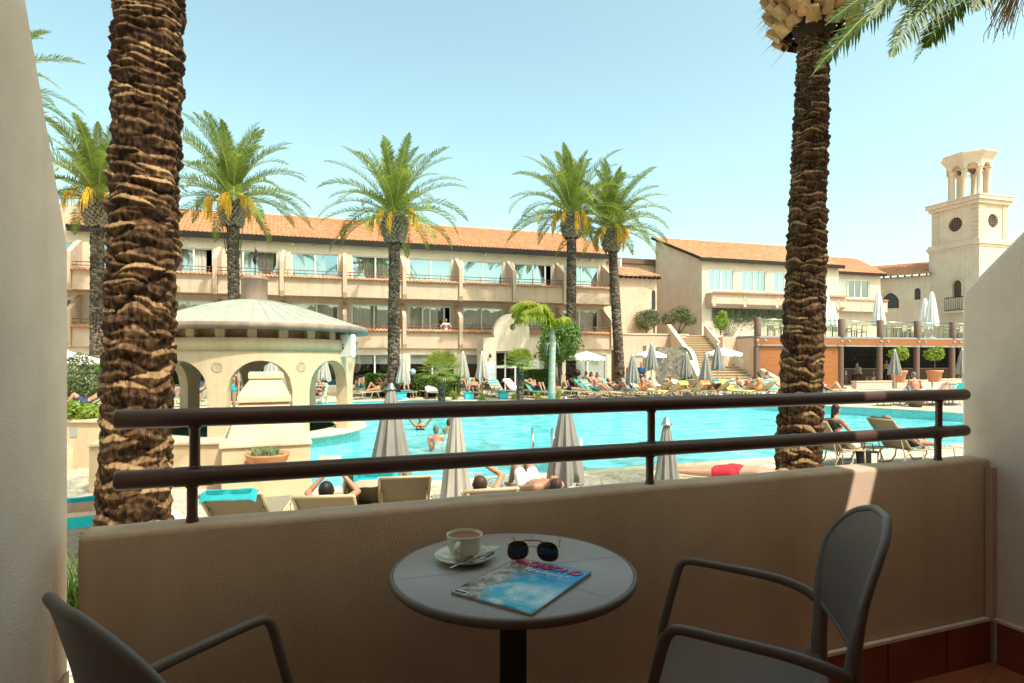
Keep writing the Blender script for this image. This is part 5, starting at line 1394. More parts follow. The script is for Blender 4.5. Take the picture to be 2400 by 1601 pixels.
# the two big trunks before the balcony
x, d = -3.22, 5.1
t = thing('palm_tree', 'massive rough palm trunk rising past the railing end beside the kiosk', 'palm tree', (x, d, 0))
def rbig(z): return .268 + .03 * max(0, 1 - z / 1.5) - .012 * z / 5
mb = palm_trunk(-.1, 7.4, rbig, lambda z: max(.045, .098 - .0085 * z), 5, 230, 900, .045, 3, cx=lambda z: .030 * max(0, z - .6) - .01, cy=lambda z: 0)
obj('trunk', mb, M['bark'], t)
up_ = mesh_of('crown', crown_up(26, 3.6, 3), FROND); o = obj('crown', up_, None, t, (.24, 0, 7.4), .4)
x, d = 4.46, 9.3
t = thing('palm_tree', 'thick palm trunk with a ball of cut stubs before the terrace', 'palm tree', (x, d, 0))
def rb2(z): return .338 - .016 * z + .05 * max(0, 1 - z / .6)
cxb = lambda z: .036 * z - .02
mb = palm_trunk(-.1, 7.55, rb2, lambda z: max(.05, .112 - .009 * z), 5, 200, 840, .047, 17, cx=cxb)
obj('trunk', mb, M['bark'], t)
bt_ = boots(.72, 1.9, 230, 6, .25, 1.25); DK = simple('dark_fibre', (.045, .026, .014), .9, .4, 20)
fib = MB(); rr = random.Random(4)
for k in range(380):
    q = rr.uniform(0, 2 * PI); u = rr.random(); r_ = .70 * (.5 + .5 * sin(PI * (.12 + u * .6))); z = 7.3 + u * 1.1
    p = V((r_ * cos(q), r_ * sin(q), z - 7.3)); dv = V((cos(q + rr.uniform(-.6, .6)), sin(q + rr.uniform(-.6, .6)), rr.uniform(-.9, .3))) * rr.uniform(.06, .2)
    fib.tube([p, p + dv * .6, p + dv + V((0, 0, -.03))], [.004, .003, .001], 3, cap=False)
bt_.merge(fib, 0); obj('leaf_stubs', bt_, [M['boot'], DK], t, (cxb(7.3), 0, 7.24))
o = obj('crown', up_, None, t, (cxb(7.3), 0, 8.75), 1.4)
# palm out of frame whose fronds hang into the top corner
c = at(2492, -105, 8.2)
t = thing('palm_tree', 'palm whose dark green fronds hang into the upper corner of the sky', 'palm tree', (c.x, c.y, 0))
rr = random.Random(12); mb = MB(); hz = c.z
def tofr(px, py, d, L=None, nl=90, dro=.9, el=None):
    p = at(px, py, d); v = p - V((c.x, c.y, hz)); az = math.atan2(v.y, v.x); hl = math.hypot(v.x, v.y)
    e = math.atan2(v.z, hl) + dro * .42; frond(mb, V((c.x, c.y, hz)), az, e, v.length * (1.04 + dro * .05), dro, nl, .46, rr=rr, wid=.015, curl=.8, vee=.15, twist=rr.choice((.75, 1.0, 1.25)))
for a in ((1945, 175, 8.0), (2000, 120, 7.6), (2105, 150, 7.4), (1965, 60, 8.6), (2010, -30, 8.9), (2060, 70, 7.0), (2120, 10, 9.6), (2180, 120, 8.4), (2150, 60, 7.8), (2100, -60, 8.3), (2280, 40, 7.6)): tofr(*a)
for k in range(18):
    az = rad(-60 + 300 * k / 18 + 190 * 0) + rr.uniform(-.1, .1)
    if 2.3 < az < 4.2: continue
    frond(mb, V((c.x, c.y, hz + .1)), az, rad(rr.uniform(0, 70)), 3.0, rad(rr.uniform(40, 75)), 50, .42, rr=rr, wid=.014)
obj('crown', mb, [M['frond_near'], M['rachis']], t)
mb = palm_trunk(0, hz, lambda z: .27, lambda z: .12, 7, 40, 160, .035, 5); obj('trunk', mb, M['bark'], t)
mb = MB()
for k in range(240):
    q = rr.uniform(2.2, 4.6); L = rr.uniform(.6, 1.0); p = V((c.x + .35 * cos(q), c.y + .2 * sin(q), hz - .05)); e = V((c.x + L * cos(q), c.y + L * .6 * sin(q), hz - rr.uniform(.15, .95)))
    m_ = p.lerp(e, .5) + V((0, 0, rr.uniform(.02, .25))); mb.tube([p, m_, e, e + V((rr.uniform(-.05, .05), 0, -.12))], [.006, .005, .0045, .003], 4, cap=False)
obj('date_stalks', mb, simple('dry_date_stalks', (.34, .20, .05), .7, .3, 6), t)
for o_ in t.children: o_.location = -t.location if o_.name.startswith(('crown', 'date')) else (0, 0, 0)

# ------------------------------------------------------------------ smaller plants
def fan_palm(label, loc, h, R_, seed):
    rr = random.Random(seed); t = thing('fan_palm', label, 'palm tree', loc, 0, 'low fan palms on the far deck')
    mb = palm_trunk(-.05, h, lambda z: .16, lambda z: .08, 7, 30, int(h * 40), .035, seed); obj('trunk', mb, M['bark_far'], t)
    mb = MB()
    for k in range(46):
        u = k / 46; az = k * 2.39996; el = rad(80 - 100 * u); p0 = V((.05 * cos(az), .05 * sin(az), h)); d = V((cos(az) * cos(el), sin(az) * cos(el), sin(el))); ps = p0 + d * R_ * .5
        mb.tube([p0, ps], [.012, .008], 4, 1, cap=False)
        sd = V((-sin(az), cos(az), 0)); up = sd.cross(d).normalized() * -1
        for s in range(15):
            a = rad(-75 + 150 * s / 14); dr = d * cos(a) + sd * sin(a); L = R_ * .58 * (.75 + .25 * cos(a)) * rr.uniform(.9, 1.1)
            pr = (dr.cross(d.cross(sd))).normalized() * .022; e = ps + dr * L + V((0, 0, -.12 * L)); m_ = ps + dr * L * .55 + up * .02
            b = len(mb.v); mb.v += [ps, m_ + pr, m_ - pr, e]; mb.f += [(b, b + 1, b + 2), (b + 1, b + 3, b + 2)]; mb.m += [0, 0]; mb.s += [False, False]
    obj('crown', mb, [M['fan_leaf'], M['rachis']], t); return t
g0 = on_ground(1035, 938, .30); fan_palm('squat fan palm with a wide round crown before the hedge', (at(1035, 0, 27).x, 27, .3), 1.35, 1.15, 3)
fan_palm('slim fan palm growing in front of the portal door', (at(1219, 0, 26.5).x, 26.5, .3), 1.75, .78, 7)
def leafy(mb, c, r, n, size, rr, flat=1.0, shell=.55, mi=0):
    for k in range(n):
        v = V((rr.gauss(0, 1), rr.gauss(0, 1), rr.gauss(0, 1))).normalized(); q = shell + (1 - shell) * rr.random() ** .6
        lump = 1 + .28 * noise.noise(v * 2.3 + V(c))
        p = V(c) + V((v.x * r[0], v.y * r[1], v.z * r[2])) * q * lump
        a = V((rr.gauss(0, 1), rr.gauss(0, 1), rr.gauss(0, .7))).normalized(); nn = (v + a * .9).normalized(); x = nn.orthogonal().normalized(); x = Matrix.Rotation(rr.uniform(0, 6.28), 3, nn) @ x; y = nn.cross(x)
        s = size * rr.uniform(.6, 1.3); b = len(mb.v)
        mb.v += [p - x * s, p + y * s * .45 * flat, p + x * s, p - y * s * .45 * flat]; mb.f.append((b, b + 1, b + 2, b + 3)); mb.m.append(mi); mb.s.append(False)
def tree(name, label, cat, loc, clumps, n, size, mat, trunk, seed, group=None, flat=1.0):
    rr = random.Random(seed); t = thing(name, label, cat, loc, 0, group); mb = MB()
    tot = sum(r[0] * r[2] for _, r in clumps)
    for c, r in clumps: leafy(mb, c, r, int(n * r[0] * r[2] / tot), size, rr, flat)
    if trunk:
        tb = MB()
        for c, r in clumps:
            p = V(c); b = V((rr.uniform(-.05, .05), rr.uniform(-.05, .05), 0)); md = b.lerp(p, .5) + V((rr.uniform(-.1, .1), rr.uniform(-.1, .1), 0)); tb.tube([b, md, p], [trunk, trunk * .7, trunk * .25], 7)
        obj('trunk', tb, M['twig'], t)
    obj('crown', mb, mat, t); return t
# king palm with silver trunk and wind-blown fronds, round tree behind it
x = at(1293, 0, 27.5).x
t = thing('king_palm', 'palm with pale smooth trunk and bright yellow green windswept fronds', 'palm tree', (x, 27.5, .3))
mb = MB(); mb.tube([(0, 0, -.1), (.0, 0, .6), (.03, 0, 2.0), (.05, 0, 2.75), (.04, 0, 3.4)], [.20, .165, .145, .15, .07], 16); obj('trunk', mb, M['king_trunk'], t)
mb = MB(); rr = random.Random(5)
for k in range(13):
    az = rad(130 + 8 * k); frond(mb, V((.05, 0, 3.25)), az, rad(80 - 5 * (k % 4)), rr.uniform(2.1, 3.0), rad(125 + 8 * (k % 5)), 90, .66, rr=rr, wid=.022, curl=1.5, vee=-.2, twist=rr.uniform(-.8, .8))
for k in range(4): frond(mb, V((.05, 0, 3.25)), rad(-40 + 40 * k), rad(78), 1.2, rad(120), 60, .5, rr=rr, wid=.022, curl=1.5, vee=-.2, twist=rr.uniform(-.8, .8))
obj('crown', mb, [M['king_leaf'], M['rachis']], t)
mb = MB()
for k in range(6): q = rr.uniform(0, 6.28); mb.tube([(.05, 0, 2.75), (.05 + .3 * cos(q), .3 * sin(q), 2.65), (.05 + .42 * cos(q), .42 * sin(q), 2.15)], [.03, .02, .008], 5)
obj('flower_stalk', mb, M['king_trunk'], t)
tree('round_tree', 'round dark green tree behind the pale trunked palm', 'tree', (at(1312, 0, 31.5).x, 31.5, .3), [((0, 0, 2.9), (1.15, 1.0, 1.2)), ((-.35, 0, 2.3), (.8, .8, .8)), ((.3, 0, 3.4), (.8, .7, .7))], 5200, .085, M['tree_leaf'], .07, 4)
for k, (x0, x1, d, h, lb) in enumerate(((860, 935, 31.5, 1.15, 'clipped green hedge below the dark shop windows behind the palm trunk'), (950, 1080, 31.3, 1.1, 'clipped green hedge behind the squat fan palm'), (1220, 1290, 32.3, 1.35, 'low green hedge under the round tree'))):
    a, b = at(x0, 0, d).x, at(x1, 0, d).x; t = thing('hedge', lb, 'hedge', ((a + b) / 2, d, .3)); mb = MB(); rr = random.Random(k)
    w = (b - a) / 2
    for q in range(int(4200 * w)):
        f = rr.random(); p = V((rr.uniform(-w, w), rr.uniform(-.45, .45), h * rr.random() ** .5)); nz = .09 * noise.noise(p * 2.2)
        if f < .45: p.z = h + nz
        elif f < .85: p.y = -.5 + nz
        a_ = V((rr.gauss(0, 1), rr.gauss(0, 1), rr.gauss(0, 1))).normalized(); x_ = a_.orthogonal().normalized(); y_ = a_.cross(x_); s = .055 * rr.uniform(.6, 1.3); i = len(mb.v)
        mb.v += [p - x_ * s, p + y_ * s * .55, p + x_ * s, p - y_ * s * .55]; mb.f.append((i, i + 1, i + 2, i + 3)); mb.m.append(0); mb.s.append(False)
    mb.box(-w + .05, w - .05, -.42, .42, 0, h - .05, 1); obj('foliage', mb, [M['hedge'], simple('hedge_core', (.03, .05, .015), .9)], t)
# shrubs on the upper terrace
def shrub(label, px, py, d, clumps, n, size, mat, seed, trunk=.04, name='olive_bush', cat='shrub', flat=1.0):
    p = at(px, py, d); return tree(name, label, cat, p, clumps, n, size, mat, trunk, seed, None, flat)
shrub('dark round olive bush in front of the connecting block', 1516, 782, 43.5, [((0, 0, 1.0), (.95, .8, .75)), ((.3, 0, 1.3), (.6, .6, .5))], 3600, .075, M['olive'], 1, flat=.7)
shrub('spreading olive tree with forked stems below the blank gable', 1590, 784, 43.5, [((-.7, 0, 1.15), (.62, .5, .5)), ((.1, 0, 1.45), (.8, .6, .6)), ((.8, 0, 1.1), (.6, .5, .5)), ((.3, 0, 1.75), (.45, .4, .35))], 4200, .07, M['olive'], 2, .06, 'olive_tree', 'tree', .7)
shrub('pale leafy shrub beside the terrace entrance', 1690, 785, 42.5, [((0, 0, .9), (.55, .5, .55)), ((.1, 0, 1.4), (.35, .3, .35))], 1500, .07, M['citrus'], 3)
# vine on the wall below the gabled wing
t = thing('wall_vine', 'sprawling green creeper on the pale wall under the balcony front', 'plant', RBO + Matrix.Rotation(HR, 3, 'Z') @ V((3.5, -.08, 4.0)), HR); mb = MB(); rr = random.Random(8)
for k in range(3800):
    xx = rr.uniform(-2.6, 6.5); den = noise.noise(V((xx * .5, 3, 0))) * .5 + .5
    zz = 2.2 - abs(rr.gauss(0, .75)) * (.3 + den); 
    if rr.random() < .25: zz = 2.2 - rr.random() * 2.0 * (1 if abs(xx + 1.6) < .5 else .35)
    if zz < .05: continue
    p = V((xx, -.10 * rr.random(), zz)); a_ = V((rr.gauss(0, .6), -1, rr.gauss(0, .6))).normalized(); x_ = a_.orthogonal().normalized(); x_ = Matrix.Rotation(rr.uniform(0, 6), 3, a_) @ x_; y_ = a_.cross(x_); s = .075 * rr.uniform(.6, 1.3); i = len(mb.v)
    mb.v += [p - x_ * s, p + y_ * s * .6, p + x_ * s, p - y_ * s * .6]; mb.f.append((i, i + 1, i + 2, i + 3)); mb.m.append(0); mb.s.append(False)
obj('leaves', mb, M['olive'], t); mb = MB()
for k in range(9): xx = -2.2 + k; mb.tube([(-1.6 + .1 * k, 0, 0), (-1.6 + .2 * k, 0, 1.2), (xx, 0, 2.1)], .02, 5)
obj('stem', mb, M['twig'], t)
# potted citrus before the bar
for px, py, d, lb in ((2106, 905, 37.4, 'citrus tree in a terracotta pot behind the closed parasol'), (2190, 903, 38.3, 'citrus tree in a big terracotta pot between two brown columns')):
    p = at(px, py, d); p.z = .8; t = thing('potted_citrus', lb, 'potted plant', p, 0, 'citrus trees in terracotta pots before the bar')
    mb = MB(); mb.lathe([(.28, 0), (.34, .1), (.43, .6), (.47, .62), (.49, .74), (.44, .75), (.40, .66), (.001, .64)], 28); obj('pot', mb, M['terracotta'], t)
    mb = MB(); mb.tube([(0, 0, .6), (.03, 0, 1.1), (0, 0, 1.6)], [.035, .03, .02], 7); obj('trunk', mb, M['twig'], t)
    mb = MB(); rr = random.Random(px); leafy(mb, (0, 0, 1.75), (.58, .5, .42), 750, .10, rr, 1.1, .3); leafy(mb, (.2, 0, 2.0), (.35, .3, .28), 260, .10, rr, 1.1, .3); obj('crown', mb, M['citrus'], t)
# bowl planter on the step of the masonry stack
t = thing('bowl_planter', 'wide terracotta bowl of spiky succulents on the masonry step', 'planter', (-3.95, 9.66, .46))
mb = MB(); mb.lathe([(.14, 0), (.20, .02), (.30, .16), (.335, .24), (.345, .27), (.32, .27), (.30, .24), (.001, .225)], 40); obj('bowl', mb, M['terracotta'], t)
mb = MB(); mb.lathe([(.001, .25), (.2, .245), (.30, .235)], 24); obj('soil', mb, M['soil'], t); mb = MB(); rr = random.Random(3)
for k in range(260):
    c_ = rr.choice(((-.16, 0), (-.10, .05), (.06, 0), (.12, -.03), (.02, .05))); p = V((c_[0] + rr.gauss(0, .05), c_[1] + rr.gauss(0, .05), .235)); a = rr.uniform(0, 6.28); L = rr.uniform(.07, .17); o_ = V((cos(a) * .5, sin(a) * .5, 1)).normalized()
    mb.tube([p, p + o_ * L * .5, p + o_ * L + V((cos(a) * .02, sin(a) * .02, 0))], [.008, .007, .001], 4, cap=False)
for k in range(6): mb.tube([(.05 + .02 * k, 0, .24), (.06 + .03 * k, 0, .45), (.04 + .05 * k, 0, .60)], [.003, .002, .002], 3, cap=False)
obj('succulent', mb, simple('succulent_green', (.20, .25, .12), .5, .35, 20), t)
# agave-like clumps on the far pool side and grass by the wall gap
def tuft(name, label, loc, n, L, mat, seed, spread=.8, w=.02):
    rr = random.Random(seed); t = thing(name, label, 'plant', loc); mb = MB()
    for k in range(n):
        a = rr.uniform(0, 6.28); e = rr.uniform(.25, 1.45); ll = L * rr.uniform(.6, 1.1); d_ = V((cos(a) * cos(e) * spread, sin(a) * cos(e) * spread, sin(e))); b_ = V((rr.gauss(0, .06), rr.gauss(0, .06), 0)) * (L * 1.5); sd = V((-sin(a), cos(a), 0)) * w
        m_ = b_ + d_ * ll * .55; en = b_ + d_ * ll + V((cos(a), sin(a), -.5)) * ll * .2; i = len(mb.v)
        mb.v += [b_ - sd, b_ + sd, m_ + sd * .8, m_ - sd * .8, en]; mb.f += [(i, i + 1, i + 2, i + 3), (i + 3, i + 2, i + 4)]; mb.m += [0, 0]; mb.s += [False, False]
    obj('leaves', mb, mat, t); return t
for k, (px, d, L) in enumerate(((1066, 24.9 + 3.6, .75), (1130, 28.4, .55), (1205, 28.5, .5), (1305, 28.5, .85), (1260, 28.6, .6))):
    tuft('spiky_plant', ('spiky yellow green plant by the squat fan palm', 'small spiky plant between two turquoise boxes', 'small spiky plant at the foot of the slim fan palm', 'tall spiky plant at the foot of the silver trunk', 'low spiky plant in front of the sunbather with raised arms')[k], (at(px, 0, d).x, d, .3), 60, L, M['fan_leaf'], k)
for k, (px, d, z, L, lb) in enumerate(((170.5, 5.2, 0.02, .75, 'tall green grass tuft seen through the gap beside the balcony wall'), (172, 4.6, .0, .35, 'dry grass tuft low in the gap beside the balcony wall'))):
    tuft('grass_tuft', lb, (at(px, 0, d).x, d, z), 170 if k == 0 else 60, L, M['hedge'], 40 + k, .7, .008)
# planting at the far end beyond the big trunk
tree('grey_shrub', 'silvery shrub beside the big trunk at the pool garden edge', 'shrub', at(185, 905, 22) * V((1, 1, 0)) + V((0, 0, .3)), [((-.1, 0, 1.3), (.7, .6, .9)), ((.3, 0, .8), (.6, .5, .6))], 2200, .07, M['olive'], .04, 9)
tree('green_shrub', 'bright green shrub behind the silvery shrub', 'shrub', at(212, 900, 25) * V((1, 1, 0)) + V((0, 0, .3)), [((0, 0, .9), (.9, .7, .7)), ((.4, 0, 1.3), (.6, .5, .5))], 2600, .08, M['hedge'], .04, 10)
tree('low_shrub', 'low green shrub on the cream planter wall', 'shrub', at(195, 985, 12.4), [((0, 0, .16), (.36, .3, .2)), ((-.2, 0, .22), (.2, .2, .18))], 1300, .05, M['citrus'], .02, 11)
t = thing('planter_wall', 'cream planter wall with small recessed light and steps', 'wall', at(190, 0, 12.2) * V((1, 1, 0)))
mb = MB(); mb.box(-1.6, .9, 0, .5, -.2, .96); obj('wall', mb, M['kiosk'], t); mb = MB(); mb.box(-1.65, .95, -.05, .55, .962, 1.02); obj('coping', mb, M['stone'], t)
mb = MB(); mb.box(-.22, -.08, -.012, .0, .66, .87); obj('wall_light', mb, simple('wall_light_grey', (.35, .33, .3), .5), t)
mb = MB()
for k in range(3): mb.box(-1.6, -.12 + .2 * k, -.95 + .3 * k * 0 - .22 * (2 - k), -.005 - .0 * k, -.2, .48 - .16 * k) if False else mb.box(-1.6, .05 + .25 * (2 - k) * .6 - .2, -.30 * (3 - k) + .0, -.30 * (2 - k) - .006, -.2, .16 * (k + 1))
obj('steps', mb, M['stone'], t)
# ------------------------------------------------------------------ people
def remesh(name, mb, vox, it=4):
    me = mesh_of(name, mb, []); o = bpy.data.objects.new(name, me); COL.objects.link(o)
    r = o.modifiers.new('r', 'REMESH'); r.mode = 'VOXEL'; r.voxel_size = vox; r.use_smooth_shade = True
    s = o.modifiers.new('s', 'SMOOTH'); s.iterations = it; s.factor = .5
    dg = bpy.context.evaluated_depsgraph_get(); out = bpy.data.meshes.new_from_object(o.evaluated_get(dg)); bpy.data.objects.remove(o); bpy.data.meshes.remove(me)
    out.name = name; out.materials.clear(); out.materials.append(None); return out
def mid(a, c, l1, l2, d):                     # elbow or knee between two joints, bent towards d
    a, c, d = V(a), V(c), V(d); v = c - a; D = min(v.length, (l1 + l2) * .999); u = v.normalized(); x = (l1 * l1 - l2 * l2 + D * D) / (2 * D)
    h = math.sqrt(max(0, l1 * l1 - x * x)); p = d - u * d.dot(u)
    return a + u * x + (p.normalized() * h if p.length > 1e-6 else V((0, 0, 0)))
def hand(mb, w, dr, pn, curl=.35, s=1):
    """palm, four unequal fingers and a thumb; w wrist, dr direction, pn palm normal"""
    dr = V(dr).normalized(); pn = V(pn); pn = (pn - dr * pn.dot(dr)).normalized(); sd = dr.cross(pn) * s
    mb.caps(w, .024, w + dr * .035, .03, 8, .62, pn); mb.caps(w + dr * .035, .032, w + dr * .075, .034, 8, .5, pn)
    for k, L in enumerate((.062, .072, .068, .052)):
        b = w + dr * .085 + sd * (.027 - .018 * k); d1 = (dr * cos(curl) + pn * sin(curl)).normalized(); d2 = (dr * cos(curl * 2.3) + pn * sin(curl * 2.3)).normalized()
        m_ = b + d1 * L * .5; mb.caps(b - dr * .01, .0095, m_, .009, 6); mb.caps(m_, .009, m_ + d2 * L * .5, .0075, 6)
    b = w + dr * .03 + sd * .026; d1 = (dr * .75 + sd * .6 + pn * .25).normalized(); mb.caps(b, .0125, b + d1 * .035, .011, 6); mb.caps(b + d1 * .035, .0105, b + d1 * .035 + (dr + pn * .3).normalized() * .026, .009, 6)
def figure(J, fem=False, vox=.012):
    """meshes of one posed figure: body, hair, trunks, top, shirt"""
    j = {k: V(v) for k, v in J.items()}
    f = j['front'].normalized()              # chest direction
    k = .9 if fem else 1
    up = (j['nek'] - j['pel']).normalized(); wai = j.get('wai', j['pel'].lerp(j['che'], .5))
    mb = MB()
    mb.caps(j['pel'], .165, wai, .140 * k, 14, .70, f); mb.caps(wai, .142 * k, j['che'], .168 * k, 14, .66, f); mb.caps(j['che'], .168 * k, j['che'].lerp(j['nek'], .55), .13 * k, 14, .62, f)
    mb.caps(j['shL'], .062 * k, j['shR'], .062 * k, 10); mb.caps(j['che'].lerp(j['nek'], .5), .07, j['nek'], .056, 10); mb.caps(j['nek'], .053 * k, j['head'] - (j['head'] - j['nek']).normalized() * .06, .052, 10)
    if fem:
        sd = f.cross(up).normalized()
        for s in (-1, 1): mb.ell(j['che'] + f * .095 + sd * s * .075 + up * .02, (.066, .066, .066))
    hf = j['face'].normalized(); hu = (j.get('hup', j['head'] - j['nek'])); hu = (hu - hf * hu.dot(hf)).normalized(); hx = hf.cross(hu).normalized()
    R3 = Matrix((hx, hf, hu)).transposed(); H = j['head']
    mb.ell(H, (.074, .094, .112), R3, 16, 12); mb.ell(H + hf * .035 - hu * .055, (.052, .056, .055), R3); mb.caps(H + hf * .088 + hu * .012, .010, H + hf * .106 - hu * .026, .015, 6)
    mb.caps(H + hf * .086 - hu * .062 - hx * .02, .009, H + hf * .086 - hu * .062 + hx * .02, .009, 6); mb.caps(H + hf * .083 + hu * .026 - hx * .04, .012, H + hf * .083 + hu * .026 + hx * .04, .012, 6)
    for s in (-1, 1): mb.ell(H + hx * s * .076 - hf * .008, (.012, .022, .032), R3, 8, 6)
    for s in 'LR':
        sg = -1 if s == 'L' else 1
        mb.caps(j['sh' + s], .052 * k, j['el' + s], .040 * k, 10); mb.caps(j['el' + s], .042 * k, j['ha' + s], .027 * k, 10)
        hand(mb, j['ha' + s], j.get('hd' + s, j['ha' + s] - j['el' + s]), j.get('pn' + s, f), .35, sg)
        mb.caps(j['hip' + s], .098 * (1.02 if fem else 1), j['kn' + s], .058, 12); mb.caps(j['kn' + s], .060, j['kn' + s].lerp(j['an' + s], .3), .056, 12); mb.caps(j['kn' + s].lerp(j['an' + s], .3), .056, j['an' + s], .036, 12)
        td = (j['to' + s] - j['an' + s]).normalized(); mb.caps(j['an' + s] - td * .03, .036, j['to' + s], .024, 8); mb.caps(j['to' + s].lerp(j['an' + s], .35), .032, j['to' + s] + td * .02, .02, 8)
    out = {'body': remesh('body', mb, vox)}
    mb = MB(); mb.ell(H - hf * .020 + hu * .018, (.082, .092, .112), R3, 18, 12); mb.ell(H - hf * .045 - hu * .03, (.074, .06, .09), R3)
    if fem: mb.caps(H - hf * .075 + hu * .0, .045, H - hf * .10 - hu * .15, .035, 10)
    out['hair'] = remesh('hair', mb, .012, 2)
    mb = MB(); mb.caps(j['pel'], .172, wai.lerp(j['pel'], .55), .156, 14, .74, f)
    for s in 'LR': mb.caps(j['hip' + s], .108, j['hip' + s].lerp(j['kn' + s], .10 if fem else .55), .100 if fem else .088, 12)
    out['trunks'] = remesh('trunks', mb, .014, 3)
    if fem:
        mb = MB(); sd = f.cross(up).normalized()
        for s in (-1, 1): mb.ell(j['che'] + f * .105 + sd * s * .075 + up * .02, (.062, .062, .056))
        mb.caps(j['che'] - up * .012, .165 * k, j['che'] + up * .012, .167 * k, 16, .70, f); out['bikini_top'] = remesh('bikini_top', mb, .012, 2)
    mb = MB(); mb.caps(j['pel'] + up * .02, .175, wai, .155 * k, 14, .74, f); mb.caps(wai, .157 * k, j['che'], .182 * k, 14, .70, f); mb.caps(j['che'], .182 * k, j['che'].lerp(j['nek'], .5), .142 * k, 14, .67, f); mb.caps(j['shL'], .075 * k, j['shR'], .075 * k, 10)
    for s in 'LR': mb.caps(j['sh' + s], .068 * k, j['sh' + s].lerp(j['el' + s], .7), .062 * k, 10)
    out['shirt'] = remesh('shirt', mb, .014, 3)
    mb = MB(); mb.caps(j['pel'], .172, wai.lerp(j['pel'], .4), .158, 14, .76, f)
    for s in 'LR': mb.caps(j['hip' + s], .110, j['kn' + s], .076, 12); mb.caps(j['kn' + s], .076, j['an' + s], .058, 12)
    out['trousers'] = remesh('trousers', mb, .014, 3)
    out['hands'] = (j['haL'] + j['haR']) / 2
    out['eyes'] = [H + hf * .088 + hx * s * .032 + hu * .008 for s in (-1, 1)]
    return out
SZ = .36                                       # top of a lounger's sling
def lying(tilt, legs='straight', arms='side', fem=False, vox=.012, reach=None):
    t = rad(tilt); bd = V((0, -cos(t), sin(t))); bn = V((0, sin(t), cos(t))); Hn = V((0, -.25, SZ))
    J = {'pel': (0, -.13, SZ + .125), 'che': Hn + bd * .31 + bn * .115, 'nek': Hn + bd * .53 + bn * .12, 'head': Hn + bd * .67 + bn * .135, 'front': bn + V((0, .2, 0)), 'face': (bn * 1.0 - bd * .25), 'hup': bd}
    for s, x in (('L', -1), ('R', 1)):
        J['sh' + s] = Hn + bd * .46 + bn * .11 + V((x * .175, 0, 0)); J['hip' + s] = V((x * .095, -.10, SZ + .10))
        if legs == 'straight': J['an' + s] = V((x * .12, .74, SZ + .05)); J['kn' + s] = V((x * .11, .32, SZ + .10)); J['to' + s] = V((x * .17, .80, SZ + .17))
        elif legs == 'bent' or (legs == 'one' and s == 'R'): J['an' + s] = V((x * .10, .42, SZ + .05)); J['kn' + s] = mid(J['hip' + s], J['an' + s], .43, .42, (0, .3, 1)); J['to' + s] = V((x * .11, .57, SZ + .035))
        else: J['an' + s] = V((x * .15, .74, SZ + .05)); J['kn' + s] = V((x * .14, .32, SZ + .10)); J['to' + s] = V((x * .21, .80, SZ + .16))
        if arms == 'side': h_ = V((x * .27, .06, SZ + .07)); e_ = (x * .6, -.5, -.2)
        elif arms == 'behind': h_ = Hn + bd * .72 + bn * .03 + V((x * .06, 0, 0)); e_ = (x, -.2, .3); 
        elif arms == 'belly': h_ = V((x * .05, -.10, SZ + .27)); e_ = (x, 0, .0)
        elif arms == 'hold': h_ = Hn + bd * .42 + bn * .42 + V((x * .10, .10, 0)); e_ = (x * .8, .6, -.5)
        elif arms == 'up': h_ = Hn + bd * .50 + bn * .47 + V((x * .08, .02, 0)); e_ = (x, .4, 0)
        J['ha' + s] = h_; J['el' + s] = mid(J['sh' + s], h_, .29, .26, e_)
        if arms == 'behind': J['hd' + s] = V((-x, -.1, .1)); J['pn' + s] = bn
        if arms in ('hold', 'up'): J['hd' + s] = V((-x * .45, .0, .6)); J['pn' + s] = V((-x, -.2, 0)); 
    return figure(J, fem, vox)
def prone(fem=False, vox=.012):
    z = SZ + .115; J = {'pel': (0, -.05, z), 'che': (0, -.42, z + .01), 'nek': (0, -.64, z + .02), 'head': (.02, -.79, z + .03), 'front': (0, 0, -1), 'face': (1, 0, -.25), 'hup': (0, -1, 0)}
    for s, x in (('L', -1), ('R', 1)):
        J['sh' + s] = V((x * .175, -.58, z + .0)); J['hip' + s] = V((x * .09, -.02, z - .01)); J['kn' + s] = V((x * .12, .42, SZ + .07)); J['an' + s] = V((x * .13, .84, SZ + .06)); J['to' + s] = V((x * .13, .98, SZ + .03))
        J['ha' + s] = V((x * .16, -.93, SZ + .06)); J['el' + s] = mid(J['sh' + s], J['ha' + s], .29, .26, (x, 0, 0)); J['hd' + s] = V((-x, -.3, 0)); J['pn' + s] = V((0, 0, -1))
    return figure(J, fem, vox)
def sitting(fem=False, lean=.05, seat=.45, face=(0, 1, -.1), arms='lap', vox=.012):
    z = seat + .11; J = {'pel': (0, 0, z), 'che': (0, .02 + lean, z + .36), 'nek': (0, .02 + lean * 1.6, z + .57), 'head': (0, .05 + lean * 2, z + .73), 'front': (0, 1, -lean), 'face': face}
    for s, x in (('L', -1), ('R', 1)):
        J['sh' + s] = V((x * .18, lean * 1.5, z + .50)); J['hip' + s] = V((x * .095, .02, z - .01)); J['kn' + s] = V((x * .13, .42, z + .02)); J['an' + s] = V((x * .13, .46, max(.07, z - .42))); J['to' + s] = V((x * .14, .62, max(.03, z - .47)))
        h_ = V((x * .10, .36, z + .13)) if arms == 'lap' else V((x * .05, .36, z + .42)); J['ha' + s] = h_; J['el' + s] = mid(J['sh' + s], h_, .29, .26, (x * .7, -.6, -.3))
    return figure(J, fem, vox)
